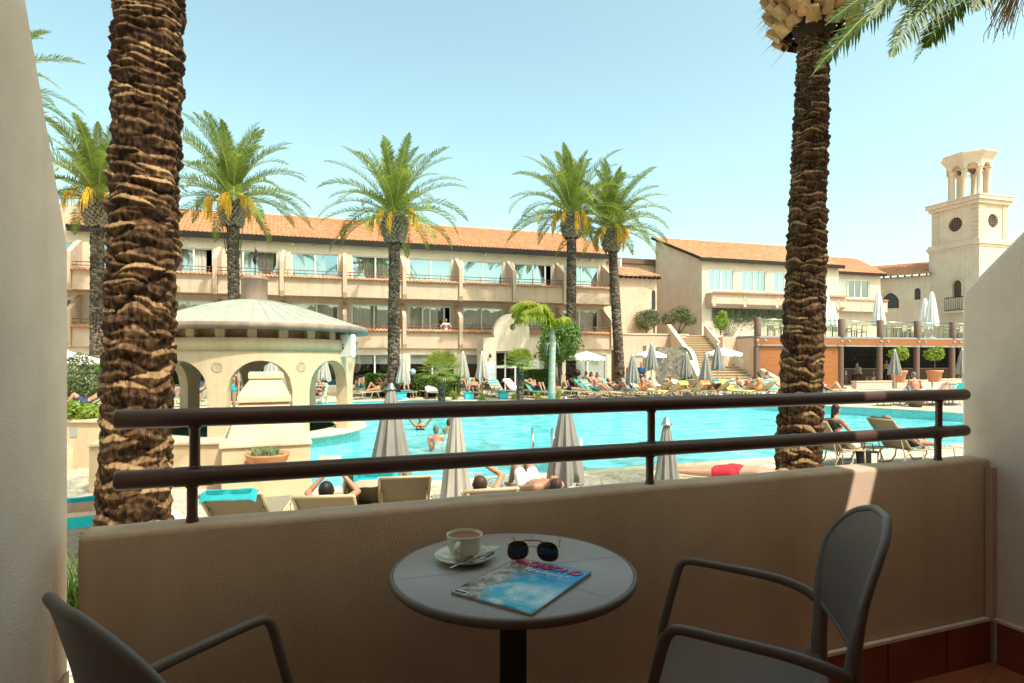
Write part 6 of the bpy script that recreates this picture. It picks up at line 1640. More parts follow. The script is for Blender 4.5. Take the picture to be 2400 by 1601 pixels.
def longsit(fem=False, vox=.012):              # sitting up on a lounger with the legs along it, leaning forward
    z = SZ + .12; J = {'pel': (0, -.1, z), 'che': (0, -.14, z + .34), 'nek': (0, -.09, z + .54), 'head': (0, -.03, z + .70), 'front': (0, 1, -.1), 'face': (0, 1, -.15)}
    for s, x in (('L', -1), ('R', 1)):
        J['sh' + s] = V((x * .17, -.11, z + .47)); J['hip' + s] = V((x * .09, -.06, z - .02)); J['an' + s] = V((x * .12, .66, SZ + .05)); J['kn' + s] = mid(J['hip' + s], J['an' + s], .43, .42, (0, 0, 1)); J['to' + s] = V((x * .15, .76, SZ + .14))
        h_ = V((x * .12, .30, z + .20)); J['ha' + s] = h_; J['el' + s] = mid(J['sh' + s], h_, .29, .26, (x * .8, -.2, -.6))
    return figure(J, fem, vox)
def standing(fem=False, arms='down', vox=.012, stride=.06, lean=0):
    J = {'pel': (0, 0, .95), 'che': (0, .01 + lean * .5, 1.28), 'nek': (0, lean, 1.50), 'head': (0, .03 + lean * 1.3, 1.65), 'front': (0, 1, 0), 'face': (0, 1, -.12)}
    for s, x in (('L', -1), ('R', 1)):
        J['sh' + s] = V((x * .185, lean * .9, 1.42)); J['hip' + s] = V((x * .095, 0, .92)); J['an' + s] = V((x * .11, x * stride, .08)); J['kn' + s] = mid(J['hip' + s], J['an' + s], .435, .42, (0, 1, 0)); J['to' + s] = V((x * .13, x * stride + .17, .03))
        if arms == 'down': h_ = V((x * .26, .06, .90)); e_ = (x * .4, -1, 0)
        elif arms == 'front': h_ = V((x * .10, .38, 1.10)); e_ = (x, -.3, -.6)
        elif arms == 'head': h_ = V((x * .13, .06, 1.76)); e_ = (x, .2, .0)
        elif arms == 'hips': h_ = V((x * .20, .05, 1.02)); e_ = (x, -.5, 0)
        J['ha' + s] = h_; J['el' + s] = mid(J['sh' + s], h_, .29, .26, e_)
        if arms == 'head': J['hd' + s] = V((-x, .0, .5))
    return figure(J, fem, vox)
FIG = {}
def fig(key, fn, *a, **k):
    if key not in FIG: FIG[key] = fn(*a, **k)
    return FIG[key]
def person(label, fg, loc, rz, skin='skin', hair='hair_brown', trunks=None, top=None, shirt=None, trousers=None, eyes=False, group=None, sc=1):
    o = bpy.data.objects.new('person', fg['body']); COL.objects.link(o); o.location = loc; o.rotation_euler = (0, 0, rz); o.scale = (sc,) * 3
    tag(o, label, 'person', group); o.material_slots[0].link = 'OBJECT'; o.material_slots[0].material = M[skin]
    for nm, mt in (('hair', hair), ('trunks', trunks), ('bikini_top', top), ('shirt', shirt), ('trousers', trousers)):
        if not mt or nm not in fg: continue
        c = bpy.data.objects.new(nm, fg[nm]); COL.objects.link(c); c.parent = o; c.material_slots[0].link = 'OBJECT'; c.material_slots[0].material = M[mt]
    if eyes:
        for p in fg['eyes']: mb = MB(); mb.ell(p, (.013, .01, .009), None, 8, 6); obj('eye', mb, M['hair_black'], o)
    return o

# ------------------------------------------------------------------ loungers, towels, parasols
def lounger_proto(tilt, fr, slg, label):
    t = rad(tilt); bd = V((0, -cos(t), sin(t))); Hn = V((0, -.25, SZ - .02)); T = thing('sun_lounger', label, 'sun lounger')
    mb = MB(); z = SZ - .02
    for x in (-.31, .31): mb.tube([(x, 1.28, z - .02), (x, 1.22, z), (x, -.30, z)], .018, 8); 
    mb.tube([(-.31, 1.27, z - .015), (.31, 1.27, z - .015)], .018, 8); mb.tube([(-.31, -.27, z), (.31, -.27, z)], .016, 8)
    for x in (-.31, .31):
        mb.tube([(x, 1.02, z), (x, 1.06, .12), (x, .96, .018), (x, .62, .018), (x, .50, .14), (x, .42, z)], .016, 8)
        mb.tube([(x, .12, z), (x, .06, .12), (x, -.06, .018), (x, -.44, .018), (x, -.52, .12), (x, -.40, z * .75), (x, -.26, z)], .016, 8)
    obj('frame', mb, M[fr], T)
    mb = MB()
    for x in (-.30, .30): mb.tube([Hn + V((x, 0, 0)), Hn + bd * .84 + V((x, 0, 0))], .018, 8)
    mb.tube([Hn + bd * .84 + V((-.30, 0, 0)), Hn + bd * .84 + V((.30, 0, 0))], .018, 8)
    if tilt > 15: mb.tube([Hn + bd * .5 + V((.27, 0, 0)), V((.27, -.35, .04))], .012, 6); mb.tube([Hn + bd * .5 + V((-.27, 0, 0)), V((-.27, -.35, .04))], .012, 6)
    obj('back_frame', mb, M[fr], T)
    def sheet(P, nu, nv, sag, nrm):
        mb = MB()
        for off in (0, .006):
            for jv in range(nv + 1):
                for i in range(nu + 1):
                    u, v = i / nu, jv / nv; mb.v.append(P(u, v) - nrm * (sag * sin(PI * u) * (.3 + .7 * sin(PI * v)) + off))
        W_ = nu + 1; N_ = W_ * (nv + 1)
        for jv in range(nv):
            for i in range(nu): a = jv * W_ + i; mb.f += [(a, a + 1, a + W_ + 1, a + W_), (N_ + a, N_ + a + W_, N_ + a + W_ + 1, N_ + a + 1)]; mb.m += [0, 0]; mb.s += [True, True]
        return mb
    obj('seat', sheet(lambda u, v: V((-.30 + .6 * u, -.24 + 1.48 * v, SZ)), 6, 10, .025, V((0, 0, 1))), M[slg], T)
    bn = V((0, sin(t), cos(t))); obj('backrest', sheet(lambda u, v: Hn + bd * (.02 + .82 * v) + bn * .02 + V((-.29 + .58 * u, 0, 0)), 6, 8, .03, bn), M[slg], T)
    return T
def towel_mesh(tilt, full=True, drape=.22, seed=0, w=.27):
    t = rad(tilt); bd = V((0, -cos(t), sin(t))); bn = V((0, sin(t), cos(t))); Hn = V((0, -.25, SZ)); rr = random.Random(seed); mb = MB(); path = []
    if drape: path += [Hn + bd * .88 - bn * drape + V((0, -.03, 0)), Hn + bd * .885 - bn * drape * .5, Hn + bd * .885 + bn * .005]
    for k in range(9): path.append(Hn + bd * (.85 - .80 * k / 8) + bn * .022)
    if full:
        for k in range(1, 9): path.append(V((0, -.25 + .17 * k, SZ + .012)))
    nu = 10; n = len(path)
    for off in (0, 1):
        for i, p in enumerate(path):
            for k in range(nu + 1):
                u = -1 + 2 * k / nu; wv = .012 * noise.noise(V((u * 2.2, i * .5, seed))) ; x = u * w + .02 * noise.noise(V((i * .35, seed, 2)))
                nn = bn if i < (12 if drape else 9) else V((0, 0, 1))
                mb.v.append(p + V((x, 0, 0)) + nn * (wv + .01 - .008 * off) + V((0, 0, -.03 * max(0, abs(u) - .8) / .2)))
    W_ = nu + 1; N_ = W_ * n
    for i in range(n - 1):
        for k in range(nu): a = i * W_ + k; mb.f += [(a, a + 1, a + W_ + 1, a + W_), (N_ + a, N_ + a + W_, N_ + a + W_ + 1, N_ + a + 1)]; mb.m += [0, 0]; mb.s += [True, True]
    me = mesh_of('towel', mb, [M['towel']]); return me
LP = {}
def lounger(label, tilt, loc, rz, grey=False, group='sun loungers round the pool'):
    key = (tilt, grey)
    if key not in LP:
        LP[key] = lounger_proto(tilt, 'lframe', 'sling_grey' if grey else 'sling', label); o = LP[key]; o.location = loc; o.rotation_euler = (0, 0, rz); o['group'] = group; return o
    return dup(LP[key], loc, rz, label, group)
TW_ = {}
def towel(label, tilt, loc, rz, mat='towel', full=True, drape=.22, seed=0):
    key = (tilt, full, drape, seed % 2)
    if key not in TW_: TW_[key] = towel_mesh(tilt, full, drape, seed % 2)
    o = bpy.data.objects.new('beach_towel', TW_[key]); COL.objects.link(o); o.location = loc; o.rotation_euler = (0, 0, rz); o.material_slots[0].link = 'OBJECT'; o.material_slots[0].material = M[mat]
    tag(o, label, 'towel', 'beach towels spread on loungers'); return o
def closed_parasol(label, loc, top, fab='taupe', cl=1.30, rb=.25, rz=0, group='closed grey parasols', cap=True, gather=.0):
    t = thing('closed_parasol', label, 'parasol', loc, rz, group)
    mb = MB(); mb.tube([(0, 0, 0), (0, 0, top)], .021, 10); obj('pole', mb, M['pole'], t)
    mb = MB(); mb.lathe([(.24, 0), (.25, .04), (.22, .07), (.04, .09), (.03, .28)], 20); obj('base', mb, M['pole'], t)
    mb = MB(); nb = 96; prof = [(0, .045), (.05, .07), (.15, .10), (.3, .135), (.5, .175), (.7, .215), (.85, .24), (.97, .25), (1, .245)]
    ph = rnd.random() * 6
    for u, r in prof:
        for k in range(nb):
            q = 2 * PI * k / nb; pl = .17 * cos(9 * q + ph + u * .7) + .10 * cos(17 * q + 2 * ph - u) + .05 * cos(5 * q + ph * 3)
            rr_ = r * (rb / .25) * (1 + pl * min(1, .35 + u)) * (1 - gather * math.exp(-((u - .6) / .07) ** 2))
            z = top - .02 - u * cl + (.05 * cos(4 * q + ph) + .025 * cos(9 * q) if u == 1 else 0); mb.v.append(V((rr_ * cos(q), rr_ * sin(q), z)))
    for i in range(len(prof) - 1):
        for k in range(nb): a = i * nb + k; b = i * nb + (k + 1) % nb; mb.f.append((b, a, a + nb, b + nb)); mb.m.append(0); mb.s.append(True)
    obj('canopy', mb, M[fab], t)
    if cap:
        mb = MB(); mb.lathe([(.001, top + .075), (.025, top + .07), (.04, top + .04), (.048, top + .01), (.066, top - .005), (.07, top - .02), (.05, top - .025)], 20); obj('cap', mb, M['steel'], t)
    return t
def open_parasol(label, loc, top, R_, fab='white_fab'):
    t = thing('open_parasol', label, 'parasol', loc, rnd.random(), 'open white parasols')
    mb = MB(); mb.tube([(0, 0, 0), (0, 0, top + .08)], .022, 8); obj('pole', mb, M['pole'], t)
    mb = MB(); n = 8; h = R_ * .30
    for i in range(9):
        u = i / 8
        for k in range(n * 6):
            q = 2 * PI * k / (n * 6); f = abs(((k / 6) % 1) - .5) * 2; r = R_ * u * (cos(PI / n) + (1 - cos(PI / n)) * f ** 2); mb.v.append(V((r * cos(q), r * sin(q), top - h * u ** 1.15 - .03 * u * (1 - f))))
    m_ = n * 6
    for i in range(8):
        for k in range(m_): a = i * m_ + k; b = i * m_ + (k + 1) % m_; mb.f.append((b, a, a + m_, b + m_)); mb.m.append(0); mb.s.append(True)
    b0 = len(mb.v)
    for k in range(m_ ): q = 2 * PI * k / m_; p = mb.v[8 * m_ + k]; mb.v.append(V((p.x * 1.005, p.y * 1.005, p.z - .16 - .03 * cos(n * 3 * q))))
    for k in range(m_): a = 8 * m_ + k; b = 8 * m_ + (k + 1) % m_; mb.f.append((b, a, b0 + k, b0 + (k + 1) % m_)); mb.m.append(0); mb.s.append(True)
    obj('canopy', mb, M[fab], t); mb = MB()
    for k in range(n): q = 2 * PI * k / n; mb.tube([(0, 0, top - .55), (R_ * .55 * cos(q), R_ * .55 * sin(q), top - h * .5 - .03)], .009, 4)
    obj('ribs', mb, M['pole'], t); return t

# ---- near side, seen between the railing and the parapet
def near(px, d, z=0): return V(((px - 1200) / F * d, d, z))
def put(px, d, tilt, rz):                     # lounger origin so that the middle of its back's top shows at px, d
    L = .84 * cos(rad(tilt)) + .25; o = V((0, -L, 0)); o.rotate(Matrix.Rotation(rz, 3, 'Z')); return near(px, d) - V((o.x, o.y, 0))
rz = rad(14)
p = put(540, 6.15, 38, rad(12)); lounger('olive lounger back with turquoise towel beside the big palm trunk', 38, p, rad(12), True); towel('turquoise towel thrown over the lounger back near the big palm trunk', 38, p, rad(12), 'turq', False, .10, 1)
p = put(757, 6.05, 38, rad(8)); lounger('olive lounger under the sunbather who reads a book', 38, p, rad(8), True)
person('person lying on a lounger reading an open book held up, black swimwear', fig('read', lying, 38, 'straight', 'hold', True, .009), p, rad(8), 'skin', 'hair_black', 'black', 'black', group='people round the pool')
bk = thing('book', 'open paperback held up by the lying reader', 'book', p + Matrix.Rotation(rad(8), 3, 'Z') @ (FIG['read']['hands'] + V((-.06, .03, .0))), rad(8)); mb = MB()
for s in (-1, 1): mb.ob((0, 0, 0), (s * .12, .05, .0), (0, -.012, .03), (0, .05, .17))
obj('pages', mb, simple('book_pages', (.62, .56, .40), .8, .08, 5), bk); mb = MB()
for s in (-1, 1): mb.ob((0, .004, -.003), (s * .125, .052, .0), (0, .002, -.001), (0, .052, .178))
obj('cover', mb, simple('book_cover', (.60, .60, .56), .6, .1), bk)
p = put(950, 7.05, 38, rad(12)); lounger('empty olive lounger with raised back behind the closed parasol pole', 38, p, rad(12), True)
p = put(868, 7.3, 38, rad(16)); lounger('olive lounger with striped towel beside the empty raised one', 38, p, rad(16), True); towel('striped turquoise and brown towel on the lounger beside the raised empty one', 38, p, rad(20), 'towel', True, .22, 0)
p = put(1130, 6.35, 38, rad(10)); lounger('olive lounger under the sunbather who holds a phone', 38, p, rad(16), True)
person('person lying with arms raised holding a phone, one knee up', fig('phone', lying, 38, 'one', 'up', True, .009), p, rad(10), 'skin', 'hair_brown', 'black', 'black', group='people round the pool')
ph = thing('phone', 'dark phone in the raised hands of the lying sunbather', 'phone', p + Matrix.Rotation(rad(10), 3, 'Z') @ (FIG['phone']['hands'] + V((0, .01, .05))), rad(10)); mb = MB(); mb.ob((-.075, -.004, 0), (.15, 0, .0), (0, .008, 0), (0, .04, .07)); bevel(obj('body', mb, M['black'], ph), .004)
p = put(1316, 7.5, 14, rad(22)); lounger('olive lounger with striped towel under the man with raised knee', 14, p, rad(22), True); towel('striped towel under the man with raised knee', 14, p, rad(22), 'towel', True, .22, 1)
person('man lying on his back with knees up in pale shorts', fig('mank', lying, 14, 'bent', 'side', False, .009), p, rad(22), 'skin', 'hair_brown', 'white_fab', group='people round the pool')
p = near(1712, 9.5); lounger('beige lounger under the person lying face down', 8, p, rad(62), False)
person('person lying face down in red swimwear beside the palm with cut stubs', fig('prone', prone, False, .009), p, rad(62), 'skin_pale', 'hair_blond', 'red', group='people round the pool')
p = put(1905, 12.3, 50, rad(-62)); lounger('beige lounger with upright back under the woman with ponytail', 50, p, rad(-62), True)
o = person('woman with dark ponytail sitting up on a lounger facing the pool', fig('longf', longsit, True, .010), p, rad(-62), 'skin', 'hair_black', 'black', 'black', eyes=True, group='people round the pool')
p = put(2062, 12.6, 50, rad(-70)); lounger('olive lounger under the man with legs stretched towards the railing post', 50, p, rad(-70), True); towel('striped towel under the man stretched out by the railing post', 50, p, rad(-70), 'towel', True, .0, 0)
person('man stretched out on a lounger in dark swim shorts by the railing post', fig('manl', lying, 50, 'straight', 'side', False, .010), p, rad(-70), 'skin', 'hair_grey', 'black', group='people round the pool')
def side_table(label, loc):
    t = thing('side_table', label, 'side table', loc, rad(-20), 'low side tables'); mb = MB(); mb.box(-.22, .22, -.2, .2, .34, .365); bevel(obj('top', mb, M['lframe'], t), .01)
    for x in (-.2, .2):
        for y in (-.18, .18): mb = MB(); mb.tube([(x, y, .34), (x * 1.05, y * 1.05, 0)], .014, 8); obj('leg', mb, M['lframe'], t)
    return t
pt = near(1997, 12.6); side_table('low beige side table heaped with clothes between two loungers', pt)
def heap(name, label, cat, loc, r, mat, seed):
    mb = MB(); mb.ell((0, 0, r[2] * .8), r, None, 28, 16)
    for v in mb.v:
        k = 1 + .35 * noise.noise(v * 9 + V((seed, 0, 0))) + .18 * noise.noise(v * 22); v.x *= k; v.y *= k; v.z = max(0, v.z * k)
    o = obj(name, mb, mat, None, loc); tag(o, label, cat); return o
heap('clothes_heap', 'crumpled pale towel heaped on the low side table', 'clothes', pt + V((0, 0, .365)), (.17, .15, .08), simple('pale_cloth', (.52, .47, .40), .9, .3, 12), 3)
t = thing('beach_bag', 'black and white beach bag standing beside the side table', 'bag', near(2036, 12.4), rad(-10)); mb = MB(); mb.prism([V((-.17, 0, 0)), V((.17, 0, 0)), V((.21, 0, .34)), V((-.21, 0, .34))], (0, .16, 0)); bevel(obj('body', mb, M['black'], t), .02); mb = MB(); mb.box(.05, .16, -.006, -.001, .03, .30); obj('panel', mb, M['white_fab'], t)
mb = MB(); mb.tube([(-.1, .02, .33), (-.07, .0, .5), (.07, .0, .5), (.1, .02, .33)], .012, 6); obj('handle', mb, M['black'], t)
heap('towel_heap', 'folded dark towel on the ground under the side table', 'towel', near(1985, 12.1), (.3, .2, .04), simple('dark_cloth', (.10, .09, .13), .9, .3, 12), 5)
# parasols on the near deck
closed_parasol('closed grey parasol with silver cap before the pool, third railing gap from the kiosk', near(917, 8.5), 1.84, 'taupe', 1.32, .25, rad(10))
closed_parasol('pale closed parasol between the empty lounger and the phone reader', near(1068, 6.4), 1.70, 'taupe_warm', 1.28, .17, rad(70))
closed_parasol('closed grey parasol above the man with raised knee', near(1325, 8.4), 1.66, 'taupe', 1.12, .215, rad(30))
closed_parasol('short closed parasol beside the middle railing post', near(1562, 7.0), 1.50, 'taupe', 1.2, .175, rad(50))
# far left, between side wall and trunk
p = put(176, 6.2, 30, rad(30)); lounger('lounger with striped towel glimpsed in the gap by the side wall', 30, p, rad(30)); towel('striped towel glimpsed in the gap by the side wall', 30, p, rad(30), 'towel', True, .30, 1)
for k, (px, d, lb) in enumerate(((190, 21.0, 'person sunbathing with bent knees behind the planter wall'), (188, 16.5, 'person lying on a lounger just above the planter shrub'))):
    p = V((at(px, 0, d).x, d, ground_z(d))); lounger('lounger behind the planter wall, ' + ('farther row' if k == 0 else 'row next to the shrub'), 38, p, rad(120 + 40 * k)); towel('striped towel on the lounger behind the planter wall, ' + ('by the grey shrub' if k == 0 else 'by the low shrub'), 38, p, rad(120 + 40 * k)); person(lb, fig('lyb', lying, 38, 'bent', 'behind', False), p, rad(120 + 40 * k), 'skin', 'hair_brown', 'navy', group='people round the pool')

# ---- swimmers
wz = -.045
for px, py, d, key, fn, a, lb, sk, hr, rz_ in (
    (985, 985, 19.5, 'swhead', standing, (True, 'head'), 'woman standing in the pool with both hands at her hair', 'skin', 'hair_blond', 190),
    (1022, 1032, 16.6, 'swback', standing, (False, 'down'), 'balding man standing in the pool with sunburnt shoulders', 'skin_red', 'hair_grey', 20),
    (1052, 1010, 18.4, 'swback', None, (), 'man in the pool half hidden by a closed parasol', 'skin_pale', 'hair_brown', -30),
    (1012, 1060, 14.9, 'swback', None, (), 'swimmer with only the head above the water', 'skin', 'hair_grey', 170)):
    fg = fig(key, fn, *a) if fn else FIG[key]; x = at(px, 0, d).x
    zz = {985: -1.28, 1022: -1.31, 1052: -1.30, 1012: -1.50}[px]
    person(lb, fg, (x, d, wz + zz), rad(rz_), sk, hr, 'navy', 'black' if fn and a[0] else None, group='people in the pool')
# pool ladder and post
t = thing('pool_ladder', 'curved chrome handrail of the pool ladder', 'ladder', near(1268, 12.6))
for x in (-.2, .2): mb = MB(); mb.tube([(x, -.9, .0), (x, -.9, .55)] + [(x, -.9 + .35 * (1 - cos(rad(a))), .55 + .3 * sin(rad(a))) for a in range(15, 181, 15)] + [(x, -.2, -.5)], .022, 8); obj('rail', mb, M['metal'], t)
t = thing('shower_post', 'slim beige post at the pool edge beside a closed parasol', 'post', near(1361, 9.9)); mb = MB(); mb.tube([(0, 0, 0), (0, 0, .95)], .03, 8); mb.lathe([(.1, 0), (.1, .02), (.03, .05)], 12); obj('post', mb, M['pole'], t)

# ---- far side: two rows of loungers
ORD = 'first second third fourth fifth sixth seventh eighth ninth tenth eleventh twelfth thirteenth fourteenth fifteenth sixteenth seventeenth eighteenth nineteenth twentieth'.split()
POSES = {'bask': lambda: fig('bask', lying, 38, 'straight', 'side', False), 'baskf': lambda: fig('baskf', lying, 38, 'straight', 'belly', True), 'knees': lambda: fig('lyb', lying, 38, 'bent', 'behind', False), 'kneesf': lambda: fig('kneesf', lying, 38, 'bent', 'side', True), 'readf': lambda: fig('readff', lying, 38, 'one', 'hold', True), 'prone': lambda: fig('pronef', prone, True), 'sit': lambda: fig('longm', longsit, False), 'sitf': lambda: fig('longff', longsit, True)}
PT_ = {'bask': 'man lying flat', 'baskf': 'woman, hands on belly', 'knees': 'man with raised knees', 'kneesf': 'woman with raised knees', 'readf': 'woman holding hands up', 'prone': 'woman lying face down', 'sit': 'man sitting up', 'sitf': 'woman sitting up'}
CLO = {'black': 'black', 'navy': 'navy', 'red': 'red', 'turq': 'turquoise', 'white_fab': 'white', 'orange': 'orange', 'blue_shirt': 'blue'}
rr = random.Random(31)
def far_row(name, xs, y0, plan):
    for k, px in enumerate(xs):
        pose, tw, tilt, ang = plan[k % len(plan)]
        d = y0 + rr.uniform(-.5, .5); p = V((at(px, 0, d).x, d, ground_z(d))); a = rad(ang + rr.uniform(-10, 10)); od = ORD[k]
        tl = 8 if pose == 'prone' else 38
        st = {'towel': 'striped towel', 'turq': 'turquoise towel', 'lime': 'lime towel', 'white_fab': 'white towel', 'orange': 'peach towel', None: 'bare sling'}[tw]
        lounger('beige lounger with %s, %s from the kiosk in the %s row' % (st, od, name), tl, p, a)
        if tw: towel('%s on the %s lounger from the kiosk in the %s row' % (st, od, name), tl, p, a, tw, rr.random() < .75, .22, k)
        if pose:
            c = rr.choice(list(CLO)); sk = rr.choice(('skin', 'skin', 'skin_pale', 'skin_red')); fem = pose.endswith('f') or pose == 'prone'
            person('%s in %s swimwear, %s %s row lounger from the kiosk' % (PT_[pose], CLO[c], od, name), POSES[pose](), p, a, sk, rr.choice(('hair_brown', 'hair_blond', 'hair_grey', 'hair_black')), c, c if fem else None, group='people round the pool')
far_row('poolside', [880, 948, 1012, 1112, 1172, 1262, 1340, 1402, 1452, 1512, 1566, 1622, 1676, 1726, 1776, 1822, 1950], 30.2, [('readf', 'towel', 0, 150), ('knees', 'towel', 0, 205), (None, 'white_fab', 0, 200), ('bask', 'towel', 0, 190), (None, 'towel', 0, 200), ('knees', 'turq', 0, 215), ('prone', 'towel', 0, 240), ('sitf', 'towel', 0, 235), ('kneesf', 'towel', 0, 215), ('sit', None, 0, 240), (None, 'lime', 0, 35), (None, 'orange', 0, 20), (None, 'towel', 0, 25), (None, 'lime', 0, 215), ('sitf', None, 0, 30), (None, 'towel', 0, 200), ('kneesf', 'towel', 0, 215)])
far_row('hotel side', [842, 1090, 1130, 1300, 1375, 1470, 1540, 1590, 1650, 1700, 1750, 1800], 32.8, [('knees', 'towel', 0, 180), ('readf', 'towel', 0, 200), ('bask', 'white_fab', 0, 205), ('baskf', 'towel', 0, 230), ('sit', 'towel', 0, 225), (None, None, 0, 30), ('bask', 'towel', 0, 200), (None, None, 0, 35), ('sit', 'turq', 0, 30), (None, 'towel', 0, 215), ('kneesf', None, 0, 200), ('sit', 'towel', 0, 250)])
far_row('middle', [905, 975, 1150, 1215, 1320, 1388, 1428, 1490, 1545, 1600, 1640, 1690, 1745, 1798], 31.5, [('bask', 'towel', 0, 190), (None, None, 0, 215), ('baskf', 'towel', 0, 200), (None, 'white_fab', 0, 215), ('kneesf', 'towel', 0, 225), ('sitf', 'turq', 0, 240), (None, 'towel', 0, 210), ('readf', 'towel', 0, 205), (None, 'white_fab', 0, 30), ('knees', 'towel', 0, 210), (None, 'towel', 0, 35), ('baskf', 'orange', 0, 220), (None, 'towel', 0, 25), ('prone', 'towel', 0, 235)])
far_row('terrace side', [2110, 2165, 2205, 2245], 25.6, [(None, 'towel', 0, 120), (None, None, 0, 160), ('bask', 'towel', 0, 120), (None, 'turq', 0, 130)])
person('heavy bald man seen from behind sitting on the pool edge before the bar', fig('sitm', sitting, False, .08, .40), (at(2147, 0, 24.4).x, 24.4, .30), rad(-10), 'skin_red', 'hair_grey', 'navy', group='people round the pool', sc=1.05)
heap('pool_stool', 'low grey block seat under the bald man', 'seat', (at(2147, 0, 24.4).x, 24.4, .30), (.28, .28, .24), M['grey_wood'], 2)
# seen through the kiosk arches
for k, (px, d, ang, ps, lb) in enumerate(((440, 24.5, 120, 'kneesf', 'woman lying with raised knees behind the arch next to the big trunk'), (745, 25.5, 190, 'readf', 'woman with sunglasses on a striped towel seen through the kiosk arch'))):
    p = V((at(px, 0, d).x, d, .3)); lounger(('lounger seen through the arch next to the big trunk', 'lounger with striped towel seen through the arch beside the lightbox')[k], 38, p, rad(ang)); towel(('striped towel seen through the arch next to the big trunk', 'striped towel seen through the arch beside the lightbox')[k], 38, p, rad(ang)); person(lb, POSES[ps](), p, rad(ang), 'skin', ('hair_blond', 'hair_brown')[k], ('orange', 'black')[k], ('orange', 'black')[k], group='people round the pool')
person('woman with turquoise wrap standing in the middle kiosk arch', fig('stf', standing, True, 'down'), (at(541, 0, 21).x, 21, .25), rad(200), 'skin', 'hair_brown', 'turq', 'orange', group='people round the pool')
for px, d, lb in ((448, 27, 'lounger with blue grey towel behind the trunk side kiosk arch'),): p = V((at(px + 8, 0, d).x, d, .3)); lounger(lb, 38, p, rad(185)); towel('blue grey towel behind the trunk side kiosk arch', 38, p, rad(185), 'navy')
# standing people
person('man in blue shirt and dark shorts standing beside the white parasol', fig('stm', standing, False, 'front', .012, .06, .12), (at(1504, 0, 33.6).x, 33.6, .3), rad(160), 'skin', 'hair_brown', 'black', None, 'blue_shirt', group='people round the pool')
person('woman in red top standing behind a closed parasol', FIG['stf'], (at(1478, 0, 34.2).x, 34.2, .3), rad(190), 'skin', 'hair_blond', 'red', None, 'red', group='people round the pool')
person('person in white shirt standing on the first floor hotel balcony', fig('stw', standing, True, 'hips'), HT.matrix_world @ V((0, 0, 0)) + Matrix.Rotation(HR, 3, 'Z') @ V((-4.15, .55, 3.03)), rad(200), 'skin', 'hair_black', 'navy', None, 'white_fab', None, group='people at the hotel')
TM = Matrix.Rotation(TDIR, 3, 'Z')
person('bartender in white shirt and black trousers standing at the bar', FIG['stm'], TA + TM @ V((7.75, 1.6, .42)), rad(-60), 'skin', 'hair_brown', None, None, 'white_fab', 'black', group='people at the bar')
person('guest in pale shirt sitting in the dark bar beside a brown column', fig('sitb', sitting, False, .10, .62), TA + TM @ V((9.5, 1.3, .42)), rad(100), 'skin', 'hair_grey', None, None, 'taupe_warm', 'black', group='people at the bar')
person('waiter behind the potted citrus tree in the bar', FIG['stw'], TA + TM @ V((13.1, 2.4, .42)), rad(150), 'skin', 'hair_black', None, None, 'taupe_warm', 'black', group='people at the bar')
# parasols on the far deck
for k, (px, d, top, lb) in enumerate(((946, 29.0, 2.15, 'closed grey parasol beside the palm trunk by the dark shop windows'), (1085, 31.6, 2.3, 'closed grey parasol beside the squat fan palm'), (1129, 31.0, 2.3, 'closed grey parasol at the poster side of the portal'), (1286, 33.0, 2.35, 'closed grey parasol behind the silver palm trunk'), (1303, 34.4, 2.4, 'closed grey parasol between silver palm trunk and round tree'), (1483, 29.6, 2.15, 'closed grey parasol beside the woman in red'), (1527, 31.6, 2.75, 'tall closed grey parasol at the white pier of the slate wall'), (1609, 33.6, 2.3, 'closed grey parasol in front of the slate cladding'), (1655, 30.5, 2.15, 'closed grey parasol at the curved white edge of the stairs'), (1682, 32.4, 2.75, 'closed grey parasol on the stairs beside the open white parasol'), (2097, 34.5, 2.45, 'closed grey green parasol in front of the bar by a flower pot'), (2255, 33.5, 2.5, 'closed grey parasol where the bar meets the side wall'), (576, 25.5, 2.4, 'closed parasol beside the palm trunk inside the middle arch'), (634, 26, 2.4, 'closed parasol above the capped shoulder inside the middle arch'), (757, 27, 2.35, 'closed parasol inside the lightbox side arch'))):
    closed_parasol(lb, V((at(px, 0, d).x, d, ground_z(d))), top, 'taupe' if k in (3, 4, 5, 6, 7, 8, 9, 10, 11) else 'taupe_warm', 1.35, .30, k * .7, gather=.12)
for px, d, top, R_, lb in ((1374, 33.0, 2.38, 1.06, 'open white parasol before the white blinds by a palm trunk'), (1525, 36.0, 2.52, 1.0, 'open white parasol above the man in blue shirt'), (1695, 35.0, 2.62, 1.06, 'open white parasol in front of the stairs'), (160, 26, 2.3, 1.3, 'open white parasol edge showing past the side wall')):
    open_parasol(lb, V((at(px, 0, d).x, d, .3)), top, R_)
for k, (px, d, lb) in enumerate(((1936, 42.2, 'tall white closed parasol on the terrace beside the palm trunk'), (1952, 43.6, 'white closed parasol half hidden behind its neighbour on the terrace'), (2059, 42.6, 'white closed parasol on the terrace before the gothic window'), (2168, 45.0, 'slim white closed parasol on the terrace behind the taller one'), (2184, 43.2, 'tall white closed parasol on the terrace below the tower'))):
    closed_parasol(lb, V((at(px, 0, d).x, d, FL)), (3.4, 2.6, 3.4, 3.1, 3.4)[k], 'white_fab', (2.5, 2.0, 2.45, 2.3, 2.5)[k], .40, k, 'closed white parasols on the terrace', False, .35)
